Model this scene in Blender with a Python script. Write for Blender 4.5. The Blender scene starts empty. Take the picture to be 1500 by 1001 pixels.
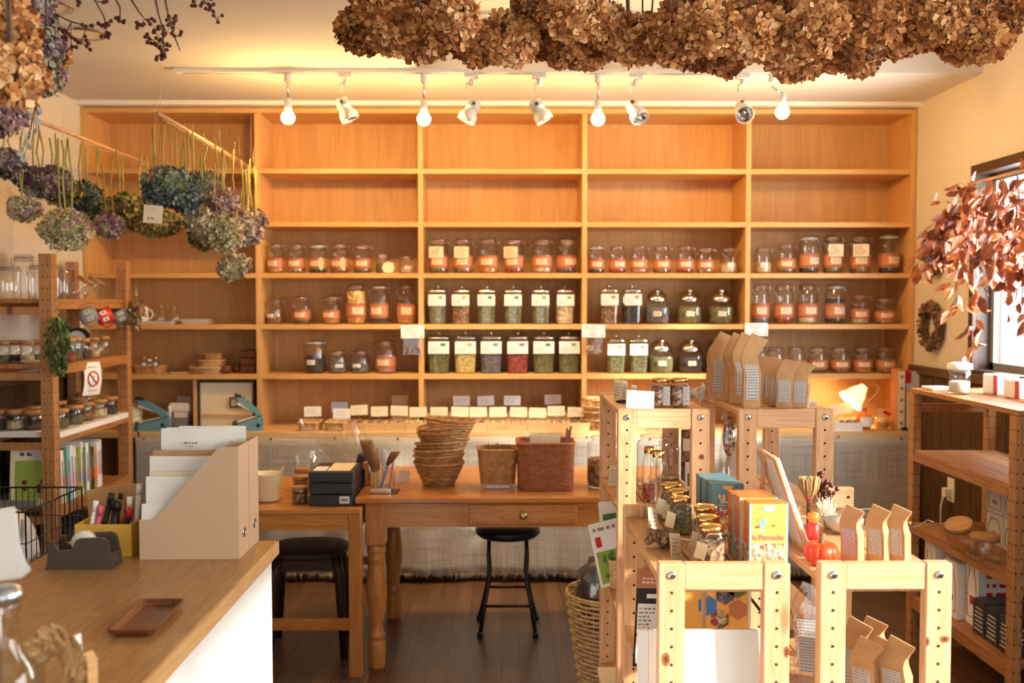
import bpy, math, random
from mathutils import Vector, Matrix, Euler
R = random.Random(7)
PI = math.pi
sc = bpy.context.scene
COL = sc.collection
F = 1500 * 35 / 36.0
CH = 1.51
YAW, PIT = math.atan(15 / F), math.atan(57.5 / F)
_fw = Vector((math.sin(YAW) * math.cos(PIT), math.cos(YAW) * math.cos(PIT), -math.sin(PIT)))
_rt = Vector((math.cos(YAW), -math.sin(YAW), 0))
_up = _rt.cross(_fw)

def ray(px, py):
    return _fw + _rt * ((px - 750) / F) + _up * ((500.5 - py) / F)
def PY(px, py, Y):
    """world point seen at the pixel, at depth Y"""
    d = ray(px, py)
    return Vector((0, 0, CH)) + d * (Y / d.y)
def PZ(px, py, z):
    d = ray(px, py)
    return Vector((0, 0, CH)) + d * ((z - CH) / d.z)
def zat(py, Y, px=735): return PY(px, py, Y).z
def xat(px, Y, py=443): return PY(px, py, Y).x

# ------------------------------------------------------------------ materials
M = {}
def nodes(name):
    m = bpy.data.materials.new(name); m.use_nodes = True
    nt = m.node_tree; b = nt.nodes['Principled BSDF']
    return m, nt, b
def C4(c): return (c[0], c[1], c[2], 1)
def plain(name, c, rough=.5, metal=0, emit=None, es=0, spec=None, trans=0, alpha=1, sheen=0):
    m, nt, b = nodes(name)
    b.inputs['Base Color'].default_value = C4(c)
    b.inputs['Roughness'].default_value = rough
    b.inputs['Metallic'].default_value = metal
    if spec is not None: b.inputs['Specular IOR Level'].default_value = spec
    if emit:
        b.inputs['Emission Color'].default_value = C4(emit); b.inputs['Emission Strength'].default_value = es
    if trans: b.inputs['Transmission Weight'].default_value = trans
    if sheen: b.inputs['Sheen Weight'].default_value = sheen
    m.diffuse_color = C4(c); M[name] = m
    return m
def coords(nt, scale, rot=(0, 0, 0), kind='Object'):
    tc = nt.nodes.new('ShaderNodeTexCoord'); mp = nt.nodes.new('ShaderNodeMapping')
    mp.inputs['Scale'].default_value = scale; mp.inputs['Rotation'].default_value = rot
    nt.links.new(tc.outputs[kind], mp.inputs['Vector']); return mp.outputs['Vector']
def noise(nt, vec, scale, detail=4, dist=0, rough=.5):
    n = nt.nodes.new('ShaderNodeTexNoise'); n.inputs['Scale'].default_value = scale
    n.inputs['Detail'].default_value = detail; n.inputs['Distortion'].default_value = dist
    n.inputs['Roughness'].default_value = rough
    if vec is not None: nt.links.new(vec, n.inputs['Vector'])
    return n.outputs['Fac']
def ramp(nt, fac, stops, interp='LINEAR'):
    r = nt.nodes.new('ShaderNodeValToRGB'); e = r.color_ramp.elements
    r.color_ramp.interpolation = interp
    while len(e) < len(stops): e.new(.5)
    for el, (p, c) in zip(e, stops): el.position = p; el.color = C4(c)
    nt.links.new(fac, r.inputs['Fac']); return r.outputs['Color']
def mixc(nt, fac, a, b, mode='MIX'):
    x = nt.nodes.new('ShaderNodeMix'); x.data_type = 'RGBA'; x.blend_type = mode
    for s, v in ((0, fac), (6, a), (7, b)):
        if hasattr(v, 'is_output') or hasattr(v, 'links'): nt.links.new(v, x.inputs[s])
        elif s == 0: x.inputs[0].default_value = v
        else: x.inputs[s].default_value = C4(v)
    return x.outputs[2]
def math_(nt, op, a, b=None):
    x = nt.nodes.new('ShaderNodeMath'); x.operation = op
    for s, v in ((0, a), (1, b)):
        if v is None: continue
        if hasattr(v, 'links'): nt.links.new(v, x.inputs[s])
        else: x.inputs[s].default_value = v
    return x.outputs[0]
def bump(nt, b, h, strength=.3, dist=.01):
    n = nt.nodes.new('ShaderNodeBump'); n.inputs['Strength'].default_value = strength
    n.inputs['Distance'].default_value = dist
    nt.links.new(h, n.inputs['Height']); nt.links.new(n.outputs['Normal'], b.inputs['Normal'])
def wood(name, c1, c2, axis='z', rough=.5, knots=None, fine=1.0, var=.25):
    """grain runs along the axis; every object gets its own offset"""
    m, nt, b = nodes(name)
    s = {'x': (1.2, 14, 14), 'y': (14, 1.2, 14), 'z': (14, 14, 1.2)}[axis]
    tc = nt.nodes.new('ShaderNodeTexCoord'); oi = nt.nodes.new('ShaderNodeObjectInfo')
    cb = nt.nodes.new('ShaderNodeVectorMath'); cb.operation = 'ADD'
    sp = nt.nodes.new('ShaderNodeVectorMath'); sp.operation = 'SCALE'; sp.inputs[0].default_value = (3.1, 7.7, 5.3)
    nt.links.new(oi.outputs['Random'], sp.inputs['Scale'])
    nt.links.new(tc.outputs['Object'], cb.inputs[0]); nt.links.new(sp.outputs[0], cb.inputs[1])
    mp = nt.nodes.new('ShaderNodeMapping'); mp.inputs['Scale'].default_value = s
    nt.links.new(cb.outputs[0], mp.inputs['Vector']); v = mp.outputs['Vector']
    n1 = noise(nt, v, 1.3 * fine, 3, 1.2); n2 = noise(nt, v, 9 * fine, 3, .3)
    w = math_(nt, 'SINE', math_(nt, 'MULTIPLY', n1, 38))
    w = math_(nt, 'ADD', math_(nt, 'MULTIPLY', w, .22), math_(nt, 'MULTIPLY', n2, .9))
    col = ramp(nt, w, [(.15, c2), (.75, c1)])
    if knots:
        mk = nt.nodes.new('ShaderNodeMapping')
        mk.inputs['Scale'].default_value = {'x': (2.4, 7, 7), 'y': (7, 2.4, 7), 'z': (7, 7, 2.4)}[axis]
        nt.links.new(cb.outputs[0], mk.inputs['Vector'])
        vo = nt.nodes.new('ShaderNodeTexVoronoi'); vo.inputs['Scale'].default_value = 1.0
        nt.links.new(mk.outputs['Vector'], vo.inputs['Vector'])
        kf = ramp(nt, vo.outputs['Distance'], [(.05, (1, 1, 1)), (.12, (0, 0, 0))])
        col = mixc(nt, kf, col, knots)
    col2 = mixc(nt, math_(nt, 'MULTIPLY', oi.outputs['Random'], var), col, mixc(nt, 1.0, col, c2, 'MULTIPLY'))
    nt.links.new(col2, b.inputs['Base Color'])
    b.inputs['Roughness'].default_value = rough
    bump(nt, b, w, .12, .002)
    M[name] = m; return m
def noisy(name, stops, scale, rough=.7, bmp=.3, dist=.004, coordscale=(1, 1, 1), detail=4, kind='Object', metal=0):
    m, nt, b = nodes(name); v = coords(nt, coordscale, kind=kind)
    n = noise(nt, v, scale, detail, 0)
    nt.links.new(ramp(nt, n, stops), b.inputs['Base Color']); b.inputs['Roughness'].default_value = rough
    b.inputs['Metallic'].default_value = metal
    if bmp: bump(nt, b, n, bmp, dist)
    M[name] = m; return m
def grains(name, cols, scale, rough=.7, bmp=.8):
    """loose herbs, seeds, petals: voronoi cells each with its own colour"""
    m, nt, b = nodes(name); v = coords(nt, (1, 1, 1))
    vo = nt.nodes.new('ShaderNodeTexVoronoi'); vo.inputs['Scale'].default_value = scale
    nt.links.new(v, vo.inputs['Vector'])
    sx = nt.nodes.new('ShaderNodeSeparateColor'); nt.links.new(vo.outputs['Color'], sx.inputs[0])
    n = len(cols)
    col = ramp(nt, sx.outputs[0], [(i / n, c) for i, c in enumerate(cols)], 'CONSTANT')
    nt.links.new(col, b.inputs['Base Color']); b.inputs['Roughness'].default_value = rough
    bump(nt, b, vo.outputs['Distance'], bmp, .004)
    M[name] = m; return m
def petal(name, cols, rough=.75, sub=.15):
    """every petal (mesh island) takes its own colour"""
    m, nt, b = nodes(name)
    g = nt.nodes.new('ShaderNodeNewGeometry'); oi = nt.nodes.new('ShaderNodeObjectInfo')
    v = coords(nt, (1, 1, 1)); nz = noise(nt, v, 14, 2)
    f = math_(nt, 'ADD', math_(nt, 'MULTIPLY', g.outputs['Random Per Island'], .75), math_(nt, 'MULTIPLY', nz, 1.0))
    f = math_(nt, 'ADD', f, math_(nt, 'MULTIPLY', math_(nt, 'SUBTRACT', oi.outputs['Random'], .5), .25))
    f = math_(nt, 'SUBTRACT', f, .40)
    n = len(cols)
    nt.links.new(ramp(nt, f, [(.1 + .8 * i / (n - 1), c) for i, c in enumerate(cols)]), b.inputs['Base Color'])
    b.inputs['Roughness'].default_value = rough
    b.inputs['Subsurface Weight'].default_value = 0
    M[name] = m; return m
def glass(name, tint=(1, 1, 1), refl=1.0, edge=.35):
    """thin container glass: clear face on, reflecting and slightly tinted towards the rim"""
    m = bpy.data.materials.new(name); m.use_nodes = True; nt = m.node_tree; nt.nodes.clear()
    out = nt.nodes.new('ShaderNodeOutputMaterial'); mx = nt.nodes.new('ShaderNodeMixShader')
    tr = nt.nodes.new('ShaderNodeBsdfTransparent'); gl = nt.nodes.new('ShaderNodeBsdfGlossy')
    gl.inputs['Roughness'].default_value = .04; gl.inputs['Color'].default_value = (1, 1, 1, 1)
    lw = nt.nodes.new('ShaderNodeLayerWeight'); lw.inputs['Blend'].default_value = .5
    p = math_(nt, 'POWER', lw.outputs['Facing'], 3.0)
    fac = math_(nt, 'ADD', math_(nt, 'MULTIPLY', p, edge), .045 * refl)
    dk = [x * .62 for x in tint]
    tc = mixc(nt, p, tint, dk); nt.links.new(tc, tr.inputs['Color'])
    nt.links.new(fac, mx.inputs['Fac']); nt.links.new(tr.outputs[0], mx.inputs[1]); nt.links.new(gl.outputs[0], mx.inputs[2])
    nt.links.new(mx.outputs[0], out.inputs['Surface']); M[name] = m; return m

wood('pine', (.80, .50, .28), (.66, .37, .18), 'z', .45, knots=(.30, .10, .03))
wood('pine_y', (.72, .41, .19), (.56, .29, .12), 'y', .45, knots=(.30, .10, .03))
wood('pine_x', (.80, .50, .28), (.66, .37, .18), 'x', .45)
wood('rack_dark', (.52, .255, .09), (.38, .17, .055), 'z', .5, knots=(.12, .04, .02))
wood('rack_dark_y', (.50, .235, .08), (.36, .15, .045), 'y', .5)
wood('table_x', (.66, .30, .08), (.52, .20, .045), 'x', .22, knots=(.14, .04, .015))
wood('table_z', (.64, .29, .08), (.50, .20, .045), 'z', .3, knots=(.16, .05, .02))
wood('case', (.72, .41, .145), (.64, .35, .115), 'x', .42, fine=.7, var=.15)
wood('case_z', (.72, .41, .145), (.64, .35, .115), 'z', .42, fine=.7, var=.15)
wood('case_back', (.70, .41, .155), (.62, .345, .125), 'z', .5, fine=.35, var=.1)
wood('counter_top', (.47, .26, .10), (.35, .18, .065), 'y', .3, fine=1.4)
wood('counter_edge', (.78, .50, .24), (.66, .40, .17), 'y', .4)
wood('walnut', (.24, .075, .02), (.10, .028, .008), 'y', .35)
wood('wainscot', (.125, .066, .028), (.08, .04, .016), 'z', .85, fine=.8); M['wainscot'].node_tree.nodes['Principled BSDF'].inputs['Specular IOR Level'].default_value = .15
wood('board', (.78, .52, .26), (.70, .44, .2), 'x', .5)
wood('lidwood', (.60, .32, .12), (.45, .22, .075), 'x', .5)
plain('white_paint', (.86, .86, .84), .6)
plain('trim_white', (.86, .82, .74), .5)
plain('cap_dark', (.085, .045, .022), .5)
plain('frame_dark', (.06, .028, .014), .45)
plain('paper', (.88, .87, .83), .7)
plain('paper_cream', (.84, .74, .52), .7)
plain('paper_blue', (.62, .70, .86), .7)
plain('ink', (.05, .05, .05), .8)
plain('ink_soft', (.25, .24, .24), .8)
plain('sticker', (.58, .56, .55), .45)
plain('kraftcard', (.66, .50, .30), .8)
plain('file_beige', (.60, .42, .27), .55)
plain('chrome', (.75, .74, .72), .14, 1)
plain('steel', (.6, .62, .64), .25, 1)
plain('gold', (.72, .46, .16), .22, 1)
plain('brass', (.58, .42, .2), .3, 1)
plain('black', (.012, .011, .011), .45)
plain('black_metal', (.01, .01, .011), .3, .3)
plain('darkgrey', (.035, .038, .045), .4)
plain('grey', (.22, .22, .22), .5)
plain('dispenser', (.075, .058, .048), .25)
plain('espresso', (.035, .014, .006), .45)
plain('white_plastic', (.84, .82, .78), .3)
plain('ivory', (.88, .78, .54), .35)
plain('enamel', (.80, .76, .68), .3)
plain('teal', (.12, .27, .32), .4)
plain('red', (.55, .02, .015), .4)
plain('orange', (.80, .17, .02), .35)
plain('yellowbox', (.74, .44, .07), .5)
plain('green', (.06, .22, .06), .5)
plain('leafgreen', (.28, .40, .06), .6)
plain('blue', (.06, .2, .5), .4)
plain('skyblue', (.18, .55, .72), .5)
plain('pink', (.75, .12, .2), .5)
plain('purple', (.28, .12, .42), .5)
plain('yellow', (.88, .46, .09), .5)
plain('hole', (.05, .025, .012), .9)
plain('wickerdark', (.05, .02, .008), .8)
plain('string', (.62, .48, .28), .9)
plain('labelpatch', (.86, .72, .50), .6)
plain('labelband', (.54, .21, .10), .55)
plain('labelline', (.34, .09, .04), .55)
plain('berry', (.09, .007, .005), .4)
plain('pumpkin', (.80, .065, .010), .42)
plain('knot', (.34, .10, .03), .5)
plain('knot_core', (.14, .04, .015), .5)
plain('stalk', (.18, .12, .05), .8)
plain('fabric_white', (.62, .58, .50), .9)
plain('bulb', (1, .8, .5), .3, emit=(1.0, .58, .22), es=55)
plain('lampshade', (1, .85, .6), .4, emit=(1.0, .76, .42), es=1.0)
plain('spotlens', (1, .85, .6), .3, emit=(1.0, .7, .35), es=5)
noisy('kraft', [(.3, (.50, .28, .12)), (.7, (.60, .36, .17))], 30, .8, .15, .002)
noisy('wallpaint', [(.3, (.66, .58, .46)), (.7, (.70, .62, .49))], 60, .9, .25, .002)
noisy('ceilpaint', [(.3, (.67, .63, .57)), (.7, (.71, .67, .61))], 180, .95, .5, .002)
noisy('wicker', [(.3, (.38, .17, .05)), (.7, (.66, .38, .15))], 45, .55, .3)
noisy('wicker_light', [(.3, (.52, .31, .13)), (.7, (.78, .52, .26))], 45, .55, .3)
noisy('wicker_red', [(.3, (.30, .09, .035)), (.7, (.44, .15, .06))], 45, .5, .3)
noisy('stem', [(.3, (.30, .26, .05)), (.7, (.44, .36, .09))], 20, .7, .1)
noisy('twig', [(.3, (.10, .05, .03)), (.7, (.19, .11, .06))], 20, .8, .1)
noisy('cloth_dark', [(.3, (.02, .02, .03)), (.7, (.09, .085, .09))], 22, .9, .4)
noisy('seat_dark', [(.3, (.030, .014, .008)), (.7, (.055, .028, .016))], 40, .55, .4)
petal('hyd_brown', [(.17, .055, .014), (.40, .13, .03), (.60, .26, .075), (.76, .42, .16)])
petal('hyd_tan', [(.28, .10, .028), (.56, .22, .06), (.76, .40, .15), (.92, .62, .32)])
petal('hyd_purple', [(.07, .025, .05), (.20, .10, .15), (.30, .28, .16), (.45, .38, .36)])
petal('hyd_blue', [(.02, .03, .035), (.07, .105, .10), (.15, .19, .15), (.30, .32, .20)])
petal('hyd_green', [(.05, .05, .015), (.16, .16, .04), (.32, .30, .09), (.16, .06, .06)])
petal('hyd_cream', [(.20, .12, .08), (.44, .38, .18), (.64, .57, .33), (.34, .18, .20)])
petal('hyd_pink', [(.22, .08, .11), (.45, .27, .27), (.55, .46, .30), (.3, .32, .12)])
petal('leaf_red', [(.12, .02, .006), (.36, .08, .018), (.56, .20, .06), (.26, .08, .03)], .5)
petal('herb', [(.06, .08, .02), (.16, .20, .05), (.24, .26, .09)])
petal('bundle', [(.10, .04, .02), (.34, .20, .08), (.50, .36, .2)])
petal('bloom', [(.22, .05, .015), (.42, .14, .05), (.25, .09, .04)])
petal('cone', [(.03, .015, .008), (.12, .055, .022), (.28, .14, .055), (.06, .03, .015)])
petal('broom', [(.30, .13, .045), (.46, .24, .09)])
petal('broom_pale', [(.44, .25, .09), (.66, .42, .19)])
grains('c_green', [(.10, .10, .03), (.16, .15, .06), (.07, .07, .025), (.22, .20, .09)], 160)
grains('c_dark', [(.02, .015, .015), (.05, .04, .04), (.03, .03, .035), (.08, .06, .05)], 150)
grains('c_yellow', [(.50, .36, .08), (.62, .50, .16), (.40, .28, .06), (.55, .5, .3)], 130)
grains('c_gold', [(.60, .34, .08), (.72, .46, .14), (.45, .22, .05)], 60)
grains('c_red', [(.30, .03, .02), (.16, .02, .015), (.42, .10, .07), (.25, .04, .03)], 130)
grains('c_grey', [(.12, .11, .13), (.2, .19, .2), (.08, .07, .09)], 150)
grains('c_brown', [(.16, .07, .03), (.28, .15, .07), (.10, .04, .02), (.38, .24, .12)], 110)
grains('c_pale', [(.55, .44, .28), (.68, .58, .4), (.40, .30, .16)], 90)
grains('c_mix', [(.32, .05, .05), (.50, .36, .12), (.15, .17, .05), (.10, .05, .08), (.6, .5, .35)], 110)
grains('c_rose', [(.45, .10, .12), (.62, .30, .28), (.25, .06, .05), (.5, .4, .3)], 110)
grains('sugar', [(.72, .50, .30), (.56, .32, .16), (.84, .66, .46), (.42, .20, .09)], 120, .7, .9)
grains('bark', [(.22, .12, .05), (.35, .2, .09), (.12, .06, .03)], 120)
glass('glass', (.97, .975, .96), 1.2, .5)
glass('film', (.98, .97, .95), 2.6, .4)
glass('pane', (.99, 1, 1), .6, .25)

# burlap: woven threads with slubs
m, nt, b = nodes('burlap'); v = coords(nt, (1, 1, 1))
sx = nt.nodes.new('ShaderNodeSeparateXYZ'); nt.links.new(v, sx.inputs[0])
a1 = math_(nt, 'SINE', math_(nt, 'MULTIPLY', sx.outputs[0], 700)); a2 = math_(nt, 'SINE', math_(nt, 'MULTIPLY', sx.outputs[2], 700))
wv = math_(nt, 'MULTIPLY', a1, a2)
s1 = noise(nt, coords(nt, (220, 1, 4)), 1, 2); s2 = noise(nt, coords(nt, (4, 1, 220)), 1, 2)
sl = math_(nt, 'ADD', math_(nt, 'MULTIPLY', s1, .5), math_(nt, 'MULTIPLY', s2, .5))
col = ramp(nt, math_(nt, 'ADD', sl, math_(nt, 'MULTIPLY', wv, .05)), [(.34, (.27, .24, .205)), (.5, (.41, .37, .32)), (.66, (.56, .52, .46))])
nt.links.new(col, b.inputs['Base Color']); b.inputs['Roughness'].default_value = .95; bump(nt, b, wv, .5, .003); M['burlap'] = m
# floor boards running away from the camera
m, nt, b = nodes('floorwood')
br = nt.nodes.new('ShaderNodeTexBrick'); br.inputs['Scale'].default_value = 1
br.inputs['Brick Width'].default_value = .9; br.inputs['Row Height'].default_value = .076
br.inputs['Mortar Size'].default_value = .0016; br.inputs['Mortar Smooth'].default_value = .1
br.inputs['Color1'].default_value = (.105, .052, .024, 1); br.inputs['Color2'].default_value = (.165, .085, .04, 1)
br.inputs['Mortar'].default_value = (.02, .01, .006, 1); br.inputs['Bias'].default_value = 0
nt.links.new(coords(nt, (1, 1, 1), (0, 0, PI / 2)), br.inputs['Vector'])
g = noise(nt, coords(nt, (22, 1.6, 1)), 2.5, 4, .4)
col = mixc(nt, 1.0, br.outputs['Color'], ramp(nt, g, [(.3, (.72, .72, .72)), (.7, (1.15, 1.15, 1.15))]), 'MULTIPLY')
nt.links.new(col, b.inputs['Base Color']); b.inputs['Roughness'].default_value = .34; bump(nt, b, br.outputs['Fac'], -.3, .002); M['floorwood'] = m
# white diamond fence of the foreground label etc. use plain materials

# ------------------------------------------------------------------ mesh builder
class MB:
    def __init__(s): s.v = []; s.f = []; s.m = []; s.sm = []
    def add(s, vs, fs, mi=0, smooth=False):
        o = len(s.v); s.v += [tuple(v) for v in vs]
        for f in fs: s.f.append(tuple(i + o for i in f)); s.m.append(mi); s.sm.append(smooth)
        return s
    def boxb(s, x0, x1, y0, y1, z0, z1, mi=0, bev=0):
        if bev and min(x1 - x0, y1 - y0, z1 - z0) > 2.2 * bev:
            vs = []
            for (X, sx_) in ((x0, 1), (x1, -1)):
                for (Y, sy_) in ((y0, 1), (y1, -1)):
                    for (Z, sz_) in ((z0, 1), (z1, -1)):
                        vs += [(X, Y + sy_ * bev, Z + sz_ * bev), (X + sx_ * bev, Y, Z + sz_ * bev), (X + sx_ * bev, Y + sy_ * bev, Z)]
            def id_(a, b_, c, k): return (a * 4 + b_ * 2 + c) * 3 + k
            fs = []
            for a in (0, 1):
                q = [id_(a, 0, 0, 0), id_(a, 1, 0, 0), id_(a, 1, 1, 0), id_(a, 0, 1, 0)]; fs.append(q if a else q[::-1])
                q = [id_(0, a, 0, 1), id_(1, a, 0, 1), id_(1, a, 1, 1), id_(0, a, 1, 1)]; fs.append(q[::-1] if a else q)
                q = [id_(0, 0, a, 2), id_(1, 0, a, 2), id_(1, 1, a, 2), id_(0, 1, a, 2)]; fs.append(q if a else q[::-1])
            for a in (0, 1):
                for c in (0, 1):
                    fs.append([id_(a, c, 0, 0), id_(a, c, 1, 0), id_(a, c, 1, 1), id_(a, c, 0, 1)])
                    fs.append([id_(a, 0, c, 0), id_(a, 1, c, 0), id_(a, 1, c, 2), id_(a, 0, c, 2)])
                    fs.append([id_(0, a, c, 1), id_(1, a, c, 1), id_(1, a, c, 2), id_(0, a, c, 2)])
            for a in (0, 1):
                for b_ in (0, 1):
                    for c in (0, 1): fs.append([id_(a, b_, c, k) for k in range(3)])
            return s.add(vs, fs, mi)
        vs = [(x, y, z) for x in (x0, x1) for y in (y0, y1) for z in (z0, z1)]
        fs = [(0, 1, 3, 2), (4, 6, 7, 5), (0, 4, 5, 1), (2, 3, 7, 6), (0, 2, 6, 4), (1, 5, 7, 3)]
        return s.add(vs, fs, mi)
    def box(s, c, d, mi=0, rot=None, bev=0):
        t = MB(); t.boxb(-d[0] / 2, d[0] / 2, -d[1] / 2, d[1] / 2, -d[2] / 2, d[2] / 2, mi, bev)
        if rot is not None:
            e = Euler(rot).to_matrix(); t.v = [tuple(e @ Vector(v)) for v in t.v]
        t.v = [(v[0] + c[0], v[1] + c[1], v[2] + c[2]) for v in t.v]
        return s.merge(t)
    def merge(s, t, mat=None, mi=None):
        vs = t.v if mat is None else [tuple(mat @ Vector(v)) for v in t.v]
        o = len(s.v); s.v += vs
        for f, m_, sm in zip(t.f, t.m, t.sm):
            s.f.append(tuple(i + o for i in f)); s.m.append(m_ if mi is None else mi); s.sm.append(sm)
        return s
    def lathe(s, prof, n=20, c=(0, 0, 0), mi=0, smooth=True, cap=True, sq=None):
        """prof: [(r, z)]; sq: superellipse exponent for squarish bodies"""
        vs = []
        for r, z in prof:
            for i in range(n):
                a = 2 * PI * (i + .5) / n; ca, sa = math.cos(a), math.sin(a)
                k = 1 if not sq else 1 / (abs(ca) ** sq + abs(sa) ** sq) ** (1 / sq)
                vs.append((c[0] + r * k * ca, c[1] + r * k * sa, c[2] + z))
        fs = []
        for j in range(len(prof) - 1):
            for i in range(n):
                a = j * n + i; b_ = j * n + (i + 1) % n
                fs.append((a, b_, b_ + n, a + n))
        s.add(vs, fs, mi, smooth)
        if cap:
            o = len(s.v) - len(vs)
            for (j, rev) in ((0, True), (len(prof) - 1, False)):
                if prof[j][0] > 1e-5:
                    f = [o + j * n + i for i in range(n)]
                    s.f.append(tuple(f[::-1] if rev else f)); s.m.append(mi); s.sm.append(False)
        return s
    def cyl(s, p0, p1, r, n=12, mi=0, r2=None, smooth=True):
        return s.tube([p0, p1], r, n, mi, smooth=smooth, radii=None if r2 is None else [r, r2])
    def tube(s, pts, r, n=6, mi=0, closed=False, radii=None, smooth=True):
        pts = [Vector(p) for p in pts]; k = len(pts); vs = []; up = None
        for i, p in enumerate(pts):
            if closed: t = (pts[(i + 1) % k] - pts[i - 1]).normalized()
            else: t = (pts[min(i + 1, k - 1)] - pts[max(i - 1, 0)]).normalized()
            if up is None:
                up = Vector((0, 0, 1)) if abs(t.z) < .9 else Vector((1, 0, 0))
            u = (up - t * up.dot(t))
            if u.length < 1e-6: u = t.orthogonal()
            u.normalize(); w = t.cross(u); up = u
            rr = radii[i] if radii else r
            for j in range(n):
                a = 2 * PI * j / n
                vs.append(p + (u * math.cos(a) + w * math.sin(a)) * rr)
        fs = []
        for i in range(k if closed else k - 1):
            for j in range(n):
                a = i * n + j; b_ = i * n + (j + 1) % n; i2 = ((i + 1) % k) * n
                fs.append((a, b_, i2 + (j + 1) % n, i2 + j))
        if not closed:
            fs.append(tuple(range(n))[::-1]); fs.append(tuple((k - 1) * n + j for j in range(n)))
        return s.add(vs, fs, mi, smooth)
    def prism(s, poly, a0, a1, axis='y', mi=0):
        """poly 2d extruded along the axis: y -> (x,z), x -> (y,z), z -> (x,y)"""
        def P(p, a): return {'y': (p[0], a, p[1]), 'x': (a, p[0], p[1]), 'z': (p[0], p[1], a)}[axis]
        n = len(poly); vs = [P(p, a0) for p in poly] + [P(p, a1) for p in poly]
        fs = [tuple(range(n)), tuple(range(2 * n - 1, n - 1, -1))]
        for i in range(n): fs.append((i, n + i, n + (i + 1) % n, (i + 1) % n))
        return s.add(vs, fs, mi)
    def quad(s, a, b_, c, d, mi=0): return s.add([a, b_, c, d], [(0, 1, 2, 3)], mi)
    def ball(s, c, r, n=10, m_=7, mi=0, sc_=(1, 1, 1)):
        prof = [(max(1e-6, r * math.sin(PI * j / m_)), -r * math.cos(PI * j / m_)) for j in range(m_ + 1)]
        t = MB(); t.lathe(prof, n, cap=False)
        t.v = [(c[0] + v[0] * sc_[0], c[1] + v[1] * sc_[1], c[2] + v[2] * sc_[2]) for v in t.v]
        return s.merge(t, mi=mi)
    def mesh(s, name, mats):
        me = bpy.data.meshes.new(name); me.from_pydata(s.v, [], s.f)
        for m_ in mats: me.materials.append(M[m_])
        me.polygons.foreach_set('material_index', s.m); me.polygons.foreach_set('use_smooth', s.sm)
        me.update(); return me
    def xf(s, mat): s.v = [tuple(mat @ Vector(v)) for v in s.v]; return s

def put(name, mesh_, mats=None, parent=None, loc=(0, 0, 0), rot=(0, 0, 0), label=None):
    if isinstance(mesh_, MB): mesh_ = mesh_.mesh(name, [mats] if isinstance(mats, str) else mats)
    o = bpy.data.objects.new(name, mesh_); COL.objects.link(o)
    o.location = loc; o.rotation_euler = rot
    if parent: o.parent = parent
    if label: o['label'] = label
    return o
LABELS = {}
def tag(o, label, cat, group=None):
    o['label'] = label; o['category'] = cat
    if group: o['group'] = group
    k = len(label.split())
    if not 4 <= k <= 16: print('LABELLEN', k, label)
    if label in LABELS and not group: print('DUPLABEL', label)
    if label in LABELS: print('SAMELABEL', label)
    LABELS[label] = 1
    return o
def thing(name, label, cat, loc=(0, 0, 0), rz=0, group=None, rot=None):
    o = bpy.data.objects.new(name, None); COL.objects.link(o); o.empty_display_size = .05
    o.location = loc; o.rotation_euler = rot if rot else (0, 0, rz)
    return tag(o, label, cat, group)
def single(name, mb, mats, label, cat, loc=(0, 0, 0), rz=0, group=None, rot=None):
    o = put(name, mb, mats, None, loc, rot if rot else (0, 0, rz)); return tag(o, label, cat, group)
def struct(name, mb, mats, parent=None, loc=(0, 0, 0)):
    o = put(name, mb, mats, parent, loc)
    if not parent: o['kind'] = 'structure'
    return o
def clone(o, loc=None, rz=None, label=None, group=None, parent=None, rot=None):
    c = o.copy(); COL.objects.link(c); c.parent = parent
    if loc is not None: c.location = loc
    if rz is not None: c.rotation_euler = (0, 0, rz)
    if rot is not None: c.rotation_euler = rot
    if label: tag(c, label, o['category'], group or o.get('group'))
    for ch in list(o.children): clone(ch, parent=c)
    return c
ORD = ['first', 'second', 'third', 'fourth', 'fifth', 'sixth', 'seventh', 'eighth', 'ninth', 'tenth', 'eleventh', 'twelfth', 'thirteenth', 'fourteenth', 'fifteenth', 'sixteenth', 'seventeenth', 'eighteenth', 'nineteenth', 'twentieth', 'twenty-first', 'twenty-second', 'twenty-third', 'twenty-fourth']
def nth(i, n, side='from the left'):
    if i == 0: return 'first ' + side
    if i == n - 1: return 'last ' + side
    return ORD[i] + ' ' + side
def letters(text, size, mat, parent, loc, rot, name='lettering', ext=.0003, align='CENTER', xs=1.0, bold=0):
    cu = bpy.data.curves.new('t', 'FONT'); cu.body = text; cu.size = size; cu.extrude = ext
    cu.align_x = align; cu.align_y = 'CENTER'; cu.resolution_u = 2; cu.offset = bold
    o = bpy.data.objects.new('t', cu); me = bpy.data.meshes.new_from_object(o)
    bpy.data.objects.remove(o); bpy.data.curves.remove(cu)
    me.materials.clear(); me.materials.append(M[mat])
    t = put(name, me, None, parent, loc, rot); t.scale = (xs, 1, 1); return t
def dashes(mb, x0, x1, z0, z1, y, rows, mi=0, fill=.9, rr=R):
    """rows of small printed strokes standing for lettering too small to read (in the xz plane, facing -y)"""
    h = (z1 - z0) / rows
    for r_ in range(rows):
        z = z1 - (r_ + .5) * h; x = x0; xe = x0 + (x1 - x0) * rr.uniform(fill * .6, fill)
        while x < xe:
            w = rr.uniform(.25, 1.1) * h * 1.1
            mb.quad((x, y, z - h * .22), (min(x + w, x1), y, z - h * .22), (min(x + w, x1), y, z + h * .22), (x, y, z + h * .22), mi)
            x += w + h * .35
    return mb
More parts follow.
